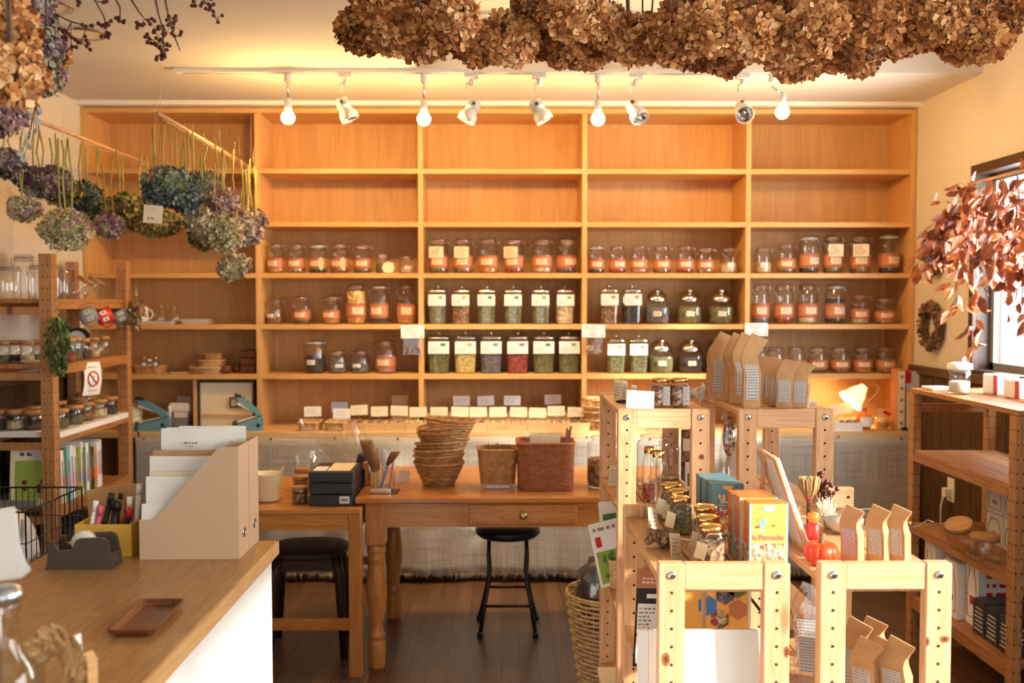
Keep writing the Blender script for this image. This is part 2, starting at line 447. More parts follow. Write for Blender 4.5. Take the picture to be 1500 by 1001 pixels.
# ------------------------------------------------------------------ the room
XL, XR, YB, YF, CEIL, TRAY = -2.30, 2.29, 5.87, -2.6, 2.60, 2.86
struct('floor', MB().boxb(XL - .1, XR + .1, YF, YB + .1, -.1, 0), 'floorwood')
struct('wall_back', MB().boxb(XL - .1, XR + .1, YB, YB + .1, 0, 2.95), 'wallpaint')
struct('wall_left', MB().boxb(XL - .1, XL, YF, YB, 0, 2.95), 'wallpaint')
# right wall with two windows
W1 = (3.30, 4.84, 1.14, 2.17); W2 = (-1.7, 1.75, .95, 2.25)
mb = MB()
def wall_x(mb, x0, x1, y0, y1, z0, z1, holes):
    ys = sorted([y0, y1] + [h[0] for h in holes] + [h[1] for h in holes])
    for a, b_ in zip(ys, ys[1:]):
        h = [q for q in holes if q[0] <= a + 1e-6 and q[1] >= b_ - 1e-6]
        if h: mb.boxb(x0, x1, a, b_, z0, h[0][2]); mb.boxb(x0, x1, a, b_, h[0][3], z1)
        else: mb.boxb(x0, x1, a, b_, z0, z1)
wall_x(mb, XR, XR + .14, YF, YB, 0, 2.95, [W1, W2])
struct('wall_right', mb, 'wallpaint')
# wall behind the photographer with the glazed shop front
mb = MB(); mb.boxb(XL, XR, YF - .1, YF, 0, .35); mb.boxb(XL, XR, YF - .1, YF, 2.3, 2.95)
mb.boxb(XL, -1.6, YF - .1, YF, .35, 2.3); mb.boxb(1.9, XR, YF - .1, YF, .35, 2.3)
struct('wall_front', mb, 'wallpaint')
YS, XS = 4.76, xat(612, 4.76, 110)
mb = MB(); mb.boxb(XL, XR, YS, YB, CEIL, CEIL + .4); mb.boxb(XL, XS, YF, YS, CEIL, CEIL + .4); mb.boxb(XS, XR, YF, YS, TRAY, TRAY + .14)
struct('ceiling', mb, 'ceilpaint')
def window(n, w):
    y0, y1, z0, z1 = w
    fr = MB(); t = .045
    for (a, b_, c, d) in ((y0, y1, z0, z0 + t), (y0, y1, z1 - t, z1), (y0, y0 + t, z0 + t, z1 - t), (y1 - t, y1, z0 + t, z1 - t)):
        fr.boxb(XR - .012, XR + .13, a, b_, c, d, 0)
    r = struct('window_%d' % n, fr, 'frame_dark')
    k = MB(); ym = (y0 + y1) / 2
    s_ = .035
    for (a, b_, xo) in ((y0 + t, ym + .02, .05), (ym - .02, y1 - t, .075)):
        for (c, d, e, f_) in ((a, b_, z0 + t, z0 + t + s_), (a, b_, z1 - t - s_, z1 - t), (a, a + s_, z0 + t, z1 - t), (b_ - s_, b_, z0 + t, z1 - t)):
            k.boxb(XR + xo, XR + xo + .02, c, d, e, f_)
    put('window_sash', k, 'grey', r)
    p = MB(); p.boxb(XR + .058, XR + .062, y0 + t, ym, z0 + t, z1 - t); p.boxb(XR + .083, XR + .087, ym, y1 - t, z0 + t, z1 - t)
    put('window_pane', p, 'pane', r)
    return r
window(1, W1); window(2, W2)
fr = MB()
for x in (-1.6, -.45, .7, 1.85): fr.boxb(x, x + .05, YF - .08, YF - .02, .35, 2.3)
fr.boxb(-1.6, 1.9, YF - .08, YF - .02, .35, .4); fr.boxb(-1.6, 1.9, YF - .08, YF - .02, 2.25, 2.3)
w3 = struct('window_3', fr, 'frame_dark')
put('window_pane', MB().boxb(-1.58, 1.88, YF - .052, YF - .048, .4, 2.25), 'pane', w3)
# outdoors: pale ground and the bright neighbour's wall beyond the windows
struct('ground', MB().boxb(2.7, 16, -14, 14, -.3, -.12), 'white_paint')
struct('ground', MB().boxb(-14, 14, -16, YF - .12, -.3, -.12), 'white_paint')
# wainscot boards with their dark cap rail
def wains(name, x0, x1, y0, y1, cap):
    mb = MB(); mb.boxb(x0, x1, y0, y1, 0, 1.12); y = y0
    face = x1 if cap > 0 else x0
    while y < y1 - .05:
        e = min(y + .11, y1); mb.boxb(face if cap > 0 else face - .006, face + .006 if cap > 0 else face, y + .003, e - .003, .0, 1.115); y = e
    o = struct(name, mb, 'wainscot')
    return o
wains('trim_1', XL, XL + .014, YF, 5.5, 1); wains('trim_2', XR - .014, XR, YF, 5.5, -1)
struct('trim_3', MB().boxb(XL, XL + .034, YF, 5.5, 1.12, 1.165, bev=.004), 'cap_dark')
struct('trim_4', MB().boxb(XR - .034, XR, YF, 5.5, 1.12, 1.165, bev=.004), 'cap_dark')
struct('trim_5', MB().boxb(XL, XR, 5.44, 5.52, 2.578, 2.60), 'trim_white')
struct('baseboard_left', MB().boxb(XL + .02, XL + .03, YF, 5.5, 0, .07), 'cap_dark')
struct('baseboard_right', MB().boxb(XR - .03, XR - .02, YF, 5.5, 0, .07), 'cap_dark')
mb = MB(); mb.lathe([(.075, -.004), (.085, -.008), (.09, 0)], 28, (0, 0, 0), 0, cap=False); mb.lathe([(.0, .0), (.07, -.002)], 24, mi=1, cap=False)
for (px, py, Y, s_) in ((122, 48, 3.4, 'beyond the berries'), (70, 8, 3.0, 'nearest the tan flower heads')):
    p = PZ(px, py, CEIL)
    single('recessed_downlight', mb, ['chrome', 'paper_cream'], 'round recessed ceiling downlight ' + s_, 'light', (p.x, p.y, CEIL - .003), group='recessed ceiling lights')

# ------------------------------------------------------------------ shelf wall
YC, YK = 5.5, 5.84
ZS = [zat(y, YC) for y in (251, 329, 404, 479, 552)]
ZC = .812
bx = [xat(p, YC) for p in (129, 378.5, 616.5, 856, 1095, 1337)]
bx[0] = XL + .015; bx[-1] = XR - .017
T = .027
case = thing('wall_bookcase', 'built-in honey wood shelf wall of five bays covering the back wall', 'bookcase', (0, YC, 0))
def part(name, mb, mat, par, off=(0, 0, 0), **k):
    t = MB(); t.merge(mb); t.v = [(v[0] - par.location.x, v[1] - par.location.y, v[2] - par.location.z) for v in t.v]
    return put(name, t, mat, par, **k)
part('back_panel', MB().boxb(bx[0], bx[-1], YK, YK + .02, .0, 2.57), 'case_back', case)
for i, x in enumerate(bx):
    part('upright' if 0 < i < 5 else 'side_panel', MB().boxb(x - T / 2, x + T / 2, YC, YK, 0, 2.55 if 0 < i < 5 else 2.572, bev=.001), 'case_z', case)
part('top_board', MB().boxb(bx[0] + T / 2, bx[-1] - T / 2, YC, YK, 2.545, 2.572), 'case', case)
for b_ in range(5):
    for z in ZS:
        part('shelf', MB().boxb(bx[b_] + T / 2, bx[b_ + 1] - T / 2, YC + .001, YK, z - T / 2, z + T / 2, bev=.001), 'case', case)
ZT = [z + T / 2 for z in ZS]
# counter along its foot, with the burlap pinned to it
YQ = 5.34
ctr = thing('low_counter', 'long pale wood counter along the foot of the shelf wall', 'counter', (0, 5.4, 0))
CX0, CX1 = XL + .04, xat(1331, YQ, 633)
part('worktop', MB().boxb(CX0, CX1, YQ, YC - .002, ZC - .03, ZC, bev=.001), 'board', ctr)
for x in (CX0, -.75, .75, CX1 - .03): part('support', MB().boxb(x, x + .03, YQ + .03, YC - .01, 0, ZC - .03), 'board', ctr)
for i in range(5):
    x0, x1 = bx[i] + T / 2, min(bx[i + 1] - T / 2, CX1 if i == 4 else 9)
    part('inner_shelf', MB().boxb(x0 + .001, bx[i + 1] - T / 2 - .001, YC + .001, YK - .001, ZC - .03, ZC, bev=.001), 'board', ctr)
bc = thing('burlap_curtain', 'long natural burlap cloth pinned along the low counter, hanging to the floor', 'curtain', (0, YQ - .012, 0))
mb = MB(); nx, nz = 420, 14; X0, X1 = xat(200, YQ, 640), xat(1331, YQ, 640)
for j in range(nz + 1):
    t = j / nz; z = (ZC - .022) * (1 - t) + .045 * t
    for i in range(nx + 1):
        u = i / nx; x = X0 + (X1 - X0) * u
        w = t * (.010 * math.sin(u * 61) + .008 * math.sin(u * 127 + 2) + .014 * math.sin(u * 29 + 1))
        fr_ = 0 if j < nz else R.uniform(-.012, .006)
        mb.v.append((x, -.012 - .022 * t + w, z + fr_ + (.006 * math.sin(u * 40) if j == nz else 0) - (.006 * abs(math.sin(u * 20.4)) if j == 0 else 0)))
for j in range(nz):
    for i in range(nx):
        a = j * (nx + 1) + i; mb.f.append((a, a + 1, a + nx + 2, a + nx + 1)); mb.m.append(0); mb.sm.append(True)
cl = put('cloth', mb, 'burlap', bc)
md = cl.modifiers.new('thick', 'SOLIDIFY'); md.thickness = .0015
fr = MB()
for i in range(900):
    x = X0 + (X1 - X0) * R.random(); y = -.03 + R.uniform(-.02, .012)
    fr.tube([(x, y, .06), (x + R.uniform(-.006, .006), y - .004, .035 - R.random() * .012)], .0007, 3)
k = put('fringe', fr, 'string', bc); k['kind'] = 'stuff'
tk = MB().ball((0, 0, 0), .0055, 8, 5, sc_=(1, .6, 1))
tk = tk.mesh('tack', [M['black'].name])
for i in range(13):
    x = X0 + .05 + (X1 - X0 - .1) * i / 12
    put('tack', tk, None, bc, (x, -.017, ZC - .03 + .006 * math.sin(i * 3)))
# ------------------------------------------------------------------ ceiling track and its lamps
YT = 4.70
BULBS = []
tx0, tx1 = xat(262, YT, 112), xat(1140, YT, 118)
tr = thing('lighting_track', 'long slim white ceiling track carrying bulbs and spotlights', 'track', ((tx0 + tx1) / 2, YT, CEIL), rot=(0, 0, 0))
L = (tx1 - tx0) / 2
put('rail', MB().boxb(-L, L, -.017, .017, -.022, -.001, bev=.002), 'trim_white', tr)
put('groove', MB().boxb(-L + .02, L - .02, -.005, .005, -.0235, -.0222), 'grey', tr)
for s_ in (-1, 1): put('end_cap', MB().boxb(*sorted((s_ * L, s_ * (L + .02))), -.018, .018, -.024, -.001, bev=.002), 'white_plastic', tr)
zb = CEIL - .0225
def bulb_unit(px, py, label):
    p = PY(px, py, YT)
    t = thing('track_bulb', label, 'lamp', (p.x, YT, zb), group='bare bulbs on the ceiling track')
    d = p.z - zb   # bulb centre below the rail
    put('adapter', MB().lathe([(.013, 0), (.017, -.004), (.017, -.036), (.012, -.042)], 16), 'white_plastic', t)
    q = .05 if px > 1100 else 0
    put('stem', MB().tube([(-q, 0, -.042), (-q * .9, 0, -.06), (0, 0, d + .085)], .005, 8), 'chrome', t, (0, 0, 0))
    put('socket', MB().lathe([(.012, d + .088), (.0165, d + .084), (.0175, d + .038), (.014, d + .030)], 16), 'white_plastic', t)
    put('bulb', MB().lathe([(.013, d + .034), (.017, d + .026), (.028, d + .012), (.032, d), (.028, d - .016), (.016, d - .028), (.001, d - .032)], 20, cap=False), 'bulb', t)
    if q: t.children[0].location = (-q, 0, 0)
    BULBS.append((p.x, YT, p.z - .05))
for i, (px, py) in enumerate(((422, 172), (621, 174), (876, 174), (1146, 164))):
    bulb_unit(px, py, 'glowing bare globe bulb on the ceiling track, ' + nth(i, 4))
def spot(px, py, ang, yaw, label):
    p = PY(px, 122, YT)
    t = thing('track_spotlight', label, 'spotlight', (p.x, YT, zb), group='spotlights on the ceiling track')
    put('adapter', MB().boxb(-.034, .034, -.018, .018, -.022, 0, bev=.003), 'enamel', t)
    put('neck', MB().lathe([(.012, -.022), (.013, -.026), (.013, -.05), (.008, -.056)], 14), 'enamel', t)
    put('bracket', MB().boxb(-.022, -.018, -.012, .012, -.085, -.045).boxb(-.022, .005, -.012, .012, -.049, -.045), 'enamel', t)
    q = PY(px if abs(ang) < .1 else px, py, YT)
    h = put('head', MB().lathe([(.001, .055), (.024, .054), (.029, .048), (.030, .02), (.033, .018), (.033, .012), (.029, .010), (.029, -.003), (.041, -.022), (.043, -.055), (.0405, -.0555), (.036, -.03), (.02, .0)], 24, cap=False), 'enamel', t, (0, -.002, -.105), Euler((yaw, ang, 0)).to_matrix().to_euler())
    put('reflector', MB().lathe([(.038, -.048), (.026, -.022), (.012, -.012), (.001, -.01)], 20, cap=False), 'chrome', h)
    put('lens', MB().lathe([(.001, -.032), (.010, -.032), (.012, -.025)], 14, cap=False), 'spotlens' if 0 else 'chrome', h)
    put('pivot', MB().cyl((0, -.036, .03), (0, -.028, .03), .008, 12), 'black', h)
    # nudge the whole lamp so that the head centre stands where the photo shows it
    h.location.x = q.x - p.x; h.location.z = q.z - zb
    b_ = t.children[2]; b_.location.x = h.location.x * .5
for i, (px, py, hx, ang, yaw) in enumerate(((506, 160, 496, -.45, 0), (690, 162, 692, .45, 0), (790, 162, 780, -.5, 0), (931, 162, 925, -.45, -.5), (1088, 162, 1083, 0, -1.0))):
    spot(px, py, ang, yaw, 'white swivel spotlight on the ceiling track, ' + nth(i, 5))
SPOTS = [(PY(496, 168, YT), (-.55, 5.42, .85)), (PY(690, 170, YT), (-.15, 5.40, .85)), (PY(784, 170, YT), (.25, 5.40, .85))]
LAMP = (1.5, 5.4, 1.0)
# ------------------------------------------------------------------ glass jars
_cache = {}
def cached(key, fn):
    if key not in _cache: _cache[key] = fn()
    return _cache[key]
def arc_band(mb, r, z0, z1, a0, a1, mi=0, n=14, off=0):
    vs = []
    for i in range(n + 1):
        a = -PI / 2 + a0 + (a1 - a0) * i / n
        for z in (z0, z1): vs.append(((r + off) * math.cos(a), (r + off) * math.sin(a), z))
    return mb.add(vs, [(2 * i, 2 * i + 2, 2 * i + 3, 2 * i + 1) for i in range(n)], mi, True)
def jar_meshes(w, h, fill, cont):
    r = w / 2
    def body():
        return MB().lathe([(.001, .002), (r * .86, .0), (r * .97, h * .03), (r, h * .08), (r, h * .68), (r * .95, h * .75), (r * .80, h * .81), (r * .78, h * .88)], 20, cap=False).mesh('body', ['glass'])
    def inner(): return MB().lathe([(r * .80, .006), (r * .91, h * .05), (r * .94, h * .10), (r * .94, max(h * .16, h * fill)), (r * .8, max(h * .17, h * fill + .004))], 18).mesh('contents', [cont])
    def lid():
        return MB().lathe([(r * .82, h * .885), (r * .84, h * .91), (r * .80, h * .95), (r * .60, h * .975), (r * .55, h * .965), (.001, h * .96)], 20, cap=False).mesh('lid', ['glass'])
    def seal(): return MB().lathe([(r * .79, h * .875), (r * .87, h * .878), (r * .87, h * .89), (r * .79, h * .893)], 20, cap=False).mesh('seal', ['labelband' if cont != 'c_dark' else 'paper'])
    def wire():
        mb = MB(); t = .0016
        mb.tube([(r * .82 * math.cos(a), r * .82 * math.sin(a), h * .835) for a in [2 * PI * i / 20 for i in range(20)]], t, 4, closed=True)
        mb.tube([(r * .86 * math.cos(a), r * .86 * math.sin(a), h * .92) for a in [2 * PI * i / 20 for i in range(20)]], t, 4, closed=True)
        mb.tube([(-r * .45, -r * .72, h * .835), (-r * .95, -r * .55, h * .87), (-r * 1.02, -r * .3, h * .80), (-r * .8, -r * .72, h * .66), (-r * .4, -r * 1.05, h * .60)], t * 1.2, 4)
        mb.tube([(r * .84, -r * .1, h * .92), (r * 1.12, -.0, h * .90), (r * 1.10, .0, h * .80), (r * .85, .0, h * .83)], t * 1.2, 4)
        return mb.mesh('clasp', ['steel'])
    k = (round(w, 3), round(h, 3))
    out = [('body', cached(('b',) + k, body)), ('lid', cached(('l',) + k, lid)), ('seal', cached(('s',) + k + (cont == 'c_dark',), seal)), ('clasp', cached(('w',) + k, wire))]
    if cont: out.append(('contents', cached(('c', cont, round(fill, 2)) + k, inner)))
    return out
def band_mesh(w, h, lo=.15, hi=.50):
    r = w / 2
    def f():
        mb = MB(); arc_band(mb, r, h * lo, h * hi, -1.75, 1.75, 0, off=.0008)
        for z in (lo + .03, hi - .05, hi - .02): arc_band(mb, r, h * z, h * (z + .014), -1.75, 1.75, 1, off=.0013)
        arc_band(mb, r, h * (lo + .02), h * (lo + .05), -1.75, 1.75, 1, off=.0013)
        arc_band(mb, r, h * (lo + .10), h * (hi - .09), -.48, .62, 2, 8, off=.0022)
        for i in range(3): arc_band(mb, r, h * (lo + .14 + .05 * i), h * (lo + .155 + .05 * i), -.3, .42, 1, 6, off=.0028)
        return mb.mesh('label_band', ['labelband', 'labelline', 'labelpatch'])
    return cached(('band', round(w, 3), round(h, 3), lo, hi), f)
def clip_jar(x, y, z, w, h, cont, fill, label, style='band', rz=None, group=None):
    w = round(w, 3); h = round(h, 2)
    t = thing('storage_jar', label, 'jar', (x, y, z), (R.uniform(-.35, .35) if rz is None else rz), group)
    for n, me in jar_meshes(w, h, fill, cont): put(n, me, None, t)
    r = w / 2
    if 'band' in style: put('label_band', band_mesh(w, h), None, t)
    if 'small' in style:
        mb = MB(); arc_band(mb, r, h * .26, h * .40, -.42, .42, 0, 6, off=.0012)
        for i in range(2): arc_band(mb, r, h * (.29 + .05 * i), h * (.305 + .05 * i), -.3, .25, 1, 6, off=.002)
        put('label_sticker', mb, ['paper', 'ink_soft'], t)
    if 'card' in style:
        mb = MB(); mb.boxb(-r * .75, r * .75, -r - .006, -r - .004, h * .43, h * .74)
        dashes(mb, -r * .6, r * .6, h * .46, h * .71, -r - .0065, 5, 1)
        put('price_card', mb, ['paper_cream', 'labelline'], t)
    if 'tag' in style:
        mb = MB(); mb.lathe([(r * .46, -.001), (r * .46, .001)], 14)
        mb.xf(Matrix.Translation((r * .85, -r - .004, h * .32)) @ Matrix.Rotation(PI / 2, 4, 'X') @ Matrix.Diagonal((.7, 1.5, 1, 1)))
        put('paper_tag', mb, 'paper_cream', t)
    return t
def row(items, Yj, zs, z, place, group, base='clip top storage jar', cy=None):
    n = len(items)
    for i, it in enumerate(items):
        px, top, wpx, cont, fill, style = it[:6]
        ext = it[6] if len(it) > 6 else ''
        S = F / Yj
        x = xat(px, Yj, 443); h = zat(top, Yj - .0) - z
        clip_jar(x, Yj, z + .0005, wpx / S * .97, h, cont, fill, ('%s%s, %s on %s' % (base, ext, nth(i, n), place)) if n > 1 else '%s%s on %s' % (base, ext, place), style, group=group)
JY = 5.60
S3 = ['fourth shelf', 'fifth shelf', 'lowest shelf']
p = 'fourth shelf, second bay'
row([(405, 357, 26, 'c_gold', .18, 'band'), (434, 357, 27, 'c_mix', .16, 'band'), (466, 357, 27, 'c_dark', .14, 'band tag'), (498, 357, 27, 'c_brown', .16, 'band tag'),
     (531, 357, 27, 'c_green', .15, 'band')], JY, 0, ZT[2], p, 'jars in the second bay, fourth shelf', 'orange banded clip jar')
row([(561, 372, 22, 'c_green', .5, ''), (597, 375, 24, 'c_pale', .3, 'small')], JY, 0, ZT[2], 'fourth shelf right end', 'short jars in the second bay, fourth shelf', 'short clip jar with orange lid')
o = single('gift_tag', MB().prism([(.034 * math.cos(a) * (1 + .08 * math.cos(8 * a)), .032 + .032 * math.sin(a) * (1 + .08 * math.cos(8 * a))) for a in [2 * PI * i / 32 for i in range(32)]], -.001, .001), 'paper_cream', 'scalloped cream paper tag leaning on a short jar', 'tag', (xat(569, 5.53, 443), 5.53, ZT[2]))
p = 'fourth shelf, third bay'
row([(642.5, 349, 29, 'c_green', .30, 'band card', ' with card'), (678, 349, 29, 'c_brown', .3, 'band card', ' with card'), (715, 349, 30, 'c_gold', .4, 'band'), (753, 349, 29, 'c_red', .25, 'band card', ' with card'),
     (794, 349, 30, 'c_pale', .42, 'band'), (830, 348, 31, 'c_grey', .35, 'band')], JY, 0, ZT[2], p, 'jars in the third bay, fourth shelf', 'orange banded clip jar')
p = 'fourth shelf, fourth bay'
row([(873, 358, 25, 'c_dark', .2, 'band'), (904, 358, 26, 'c_red', .22, 'band'), (936, 358, 26, 'c_rose', .25, 'band'), (969, 358, 26, 'c_brown', .2, 'band'), (1003, 358, 26, 'c_red', .2, 'band'),
     (1033, 361, 26, 'c_mix', .22, 'band')], JY, 0, ZT[2], p, 'jars in the fourth bay, fourth shelf', 'orange banded clip jar')
row([(1067, 362, 26, 'c_pale', .35, 'small')], JY, 0, ZT[2], 'fourth shelf, right of the orange banded ones, fourth bay', None, 'white labelled clip jar')
p = 'fourth shelf, fifth bay'
row([(1117, 361, 25, 'c_pale', .4, 'small')], JY, 0, ZT[2], p, None, 'plain clip jar without band')
row([(1151, 357, 27, 'c_green', .3, 'band'), (1184, 344, 29, 'c_dark', .25, 'band'), (1219, 344, 29, 'c_green', .25, 'band card', ' with card'), (1259, 344, 30, 'c_brown', .2, 'band card', ' with card'), (1301, 342, 31, 'c_dark', .22, 'band')], JY, 0, ZT[2], p, 'jars in the fifth bay, fourth shelf', 'orange banded clip jar')
p = 'fifth shelf, second bay'
row([(402, 439, 26, 'c_brown', .38, 'small', ' of nuts'), (441.5, 432, 27, 'c_green', .25, 'band'), (485, 433, 27, 'c_gold', .2, 'band'), (522, 414, 30, 'c_gold', .78, 'band', ' of gold petals'), (556, 415, 28, 'c_dark', .1, 'band'), (595, 415, 28, 'c_gold', .4, 'band')],
    JY, 0, ZT[3], p, 'jars in the second bay, fifth shelf')
p = 'fifth shelf, fifth bay'
row([(1114, 416, 26, 'c_grey', .15, 'band'), (1148, 416, 29, 'c_red', .22, 'band'), (1183, 416, 30, 'c_pale', .15, 'band'), (1223, 416, 30, 'c_dark', .6, 'band'), (1260, 431, 28, 'c_pale', .3, 'band', ', shorter'), (1296, 435, 30, 'c_rose', .3, 'band', ', shortest')],
    JY, 0, ZT[3], p, 'jars in the fifth bay, fifth shelf')
p = 'lowest shelf, second bay'
row([(461, 497, 32, 'c_dark', .5, 'small', ' of black seeds'), (494, 512, 29, 'c_grey', .4, 'small', ', short'), (527, 512, 29, 'c_grey', .42, 'small', ', short'), (565, 497, 31, 'c_rose', .5, 'band', ' with orange band')],
    JY, 0, ZT[4], p, 'jars in the second bay, lowest shelf')
p = 'lowest shelf, fifth bay'
row([(1113, 508, 25, 'c_brown', .4, 'band'), (1137, 508, 27, 'c_brown', .4, 'band'), (1167, 508, 28, 'c_red', .4, 'band'), (1199, 508, 29, 'c_green', .3, 'band'), (1232, 507, 29, 'c_brown', .4, 'band'), (1265, 508, 29, 'c_gold', .3, 'band'), (1298, 508, 29, 'c_rose', .3, 'band')],
    JY, 0, ZT[4], p, 'jars in the fifth bay, lowest shelf', 'squat orange banded jar')

# square canisters with chrome lids
def square_jar(x, y, z, w, h, cont, fill, green, label, group):
    t = thing('square_canister', label, 'canister', (x, y, z), R.uniform(-.06, .06), group)
    w = round(w, 3); h = round(h, 3); r = w / 2 * 1.04; zb_ = h * .86
    def body():
        mb = MB(); k = .86
        prof = [(r * k, 0), (r * k, .004), (r * .96, h * .5), (r, h * .74), (r * .96, h * .80), (r * .86, zb_)]
        return mb.lathe([(a, b_) for a, b_ in prof], 24, cap=False, sq=7).mesh('body', ['glass'])
    def cont_(): return MB().lathe([(r * .845, .005), (r * .845 + r * .11 * min(1, fill * 2), h * .5 * min(1, fill * 2)), (r * .95 if fill > .5 else r * .94, h * fill)], 24, sq=7, smooth=False).mesh('contents', [cont])
    def lid():
        mb = MB(); mb.lathe([(r * .90, zb_ - .004), (r * .96, zb_ - .004), (r * .98, zb_ + .004), (r * .92, zb_ + .014), (r * .4, zb_ + .017)], 24, sq=7)
        return mb.mesh('lid', ['chrome'])
    def knob(): return MB().lathe([(.004, 0), (.004, .004), (.0085, .009), (.009, .016), (.005, .022), (.001, .023)], 12, cap=False).mesh('knob', ['chrome'])
    put('body', cached(('qb', w, h), body), None, t); put('contents', cached(('qc', w, h, cont, fill), cont_), None, t)
    l = put('lid', cached(('ql', w, h), lid), None, t); put('knob', cached('qk', knob), None, l, (0, 0, zb_ + .016))
    mb = MB(); z0, z1 = h * .50, h * .80; yy = -r * 1.0 - .004
    mb.boxb(-r * .93, r * .93, yy, yy + .001, z0, z1, 0)
    mb.quad((-r * .97, yy - .0004, z0 - .002), (r * .97, yy - .0004, z0 - .002), (r * .97, yy - .0004, z0), (-r * .97, yy - .0004, z0), 3)
    mb.boxb(r * .15, r * .6, yy - .0008, yy, z0 + (z1 - z0) * .6, z0 + (z1 - z0) * .86, 1)
    dashes(mb, -r * .8, r * .05, z0 + .01, z1 - .008, yy - .0006, 5, 2); dashes(mb, -r * .8, r * .8, z0 + .006, z0 + (z1 - z0) * .5, yy - .0006, 3, 2)
    put('label_card', mb, ['paper', green, 'sticker', 'labelband'], t)
GC = ['c_green', 'c_green', 'c_grey', 'c_green', 'c_green', 'c_pale']
def sqrow(items, z, place, group):
    for i, (px, top, wpx, cont, fill, g_) in enumerate(items):
        square_jar(xat(px, JY, 443), JY, z + .0005, wpx / (F / JY), zat(top, JY) - z + .022 * 0, cont, fill, g_, 'square glass canister with chrome lid, %s on %s' % (nth(i, len(items)), place), group)
q = [('c_green', 'leafgreen'), ('c_brown', 'yellowbox'), ('c_green', 'green'), ('c_green', 'green'), ('c_green', 'leafgreen'), ('c_pale', 'leafgreen')]
sqrow([(px, 421, 26, c, .55, g) for px, (c, g) in zip((641, 676, 713, 751.5, 792, 827), q)], ZT[3], 'the fifth shelf, third bay', 'canisters in the third bay, fifth shelf')
q = [('c_green', 'green'), ('c_yellow', 'yellowbox'), ('c_grey', 'grey'), ('c_red', 'pink'), ('c_green', 'green'), ('c_green', 'leafgreen')]
sqrow([(px, 488, 31, c, .5, g) for px, (c, g) in zip((643, 681.5, 719, 758, 796, 833), q)], ZT[4], 'the lowest shelf, third bay', 'canisters in the third bay, lowest shelf')
for px, c, e in ((891.5, 'c_brown', 'left of the pair'), (925, 'c_dark', 'right of the pair')):
    square_jar(xat(px, JY), JY, ZT[3] + .0005, 26 / 260, zat(420, JY) - ZT[3], c, .55, 'labelband', 'square glass canister with chrome lid, %s on fifth shelf, fourth bay' % e, 'canisters in the fourth bay')
for px, c, e in ((902, 'c_green', 'left of the pair'), (935, 'c_green', 'right of the pair')):
    square_jar(xat(px, JY), JY, ZT[4] + .0005, 26 / 260, zat(493, JY) - ZT[4], c, .5, 'labelband' if px > 910 else 'leafgreen', 'square glass canister with chrome lid, %s on lowest shelf, fourth bay' % e, 'canisters in the fourth bay')
# slanted cookie jars
def cookie(x, y, z, w, h, cont, label, group):
    t = thing('cookie_jar', label, 'jar', (x, y, z), R.uniform(-.1, .1), group); r = w / 2
    mb = MB(); N = 24; prof = [(.78, 0), (.92, .04), (1.0, .22), (1.0, .45), (.96, .66), (.80, .80), (.62, .86)]
    for f_, zz in prof:
        for i in range(N):
            a = 2 * PI * (i + .5) / N; c_, s_ = math.cos(a), math.sin(a)
            k = 1 / (abs(c_) ** 3.2 + abs(s_) ** 3.2) ** (1 / 3.2)
            yy = r * f_ * k * s_; Z = h * zz
            if zz > .45:      # the mouth looks forward and up
                q_ = (zz - .45) / .41; Z += q_ * h * .25 * s_ ; yy += -q_ * r * .12
            mb.v.append((r * f_ * k * c_, yy, Z))
    mb2 = MB(); mb2.v = list(mb.v)
    for j in range(len(prof) - 1):
        for i in range(N):
            a = j * N + i; b_ = j * N + (i + 1) % N; mb2.f.append((a, b_, b_ + N, a + N)); mb2.m.append(0); mb2.sm.append(True)
    put('body', mb2, 'glass', t)
    put('contents', MB().lathe([(r * .74, .004), (r * .9, h * .05), (r * .95, h * .3), (r * .93, h * .52)], 24, sq=3.2), cont, t)
    l = put('lid', MB().lathe([(r * .60, -.006), (r * .74, -.004), (r * .76, .003), (r * .70, .012), (r * .45, .026), (.001, .031)], 28, cap=False), 'chrome', t, (0, -r * .16, h * .845), (.62, 0, 0))
    put('knob', MB().lathe([(.006, .028), (.006, .036), (.014, .042), (.013, .05), (.001, .054)], 14, cap=False), 'chrome', l)
    mb = MB(); mb.boxb(-.022, .022, -r * 1.02 - .002, -r * 1.02, h * .25, h * .40); dashes(mb, -.018, .018, h * .27, h * .38, -r * 1.02 - .003, 3, 1)
    put('label_sticker', mb, ['paper_cream', 'labelline'], t)
for i, (px, c) in enumerate(((962, 'c_grey'), (1009, 'c_green'), (1055, 'c_green'))):
    cookie(xat(px, JY + .02), JY + .02, ZT[3] + .0005, 37 / 260, .178, c, 'round cookie jar with tilted chrome lid, %s on fifth shelf' % nth(i, 3), 'cookie jars on the fifth shelf')
for i, (px, c) in enumerate(((968, 'c_green'), (1011, 'c_dark'), (1052, 'c_green'))):
    cookie(xat(px, JY + .02), JY + .02, ZT[4] + .0005, 37 / 260, .172, c, 'round cookie jar with tilted chrome lid, %s on lowest shelf' % nth(i, 3), 'cookie jars on the lowest shelf')
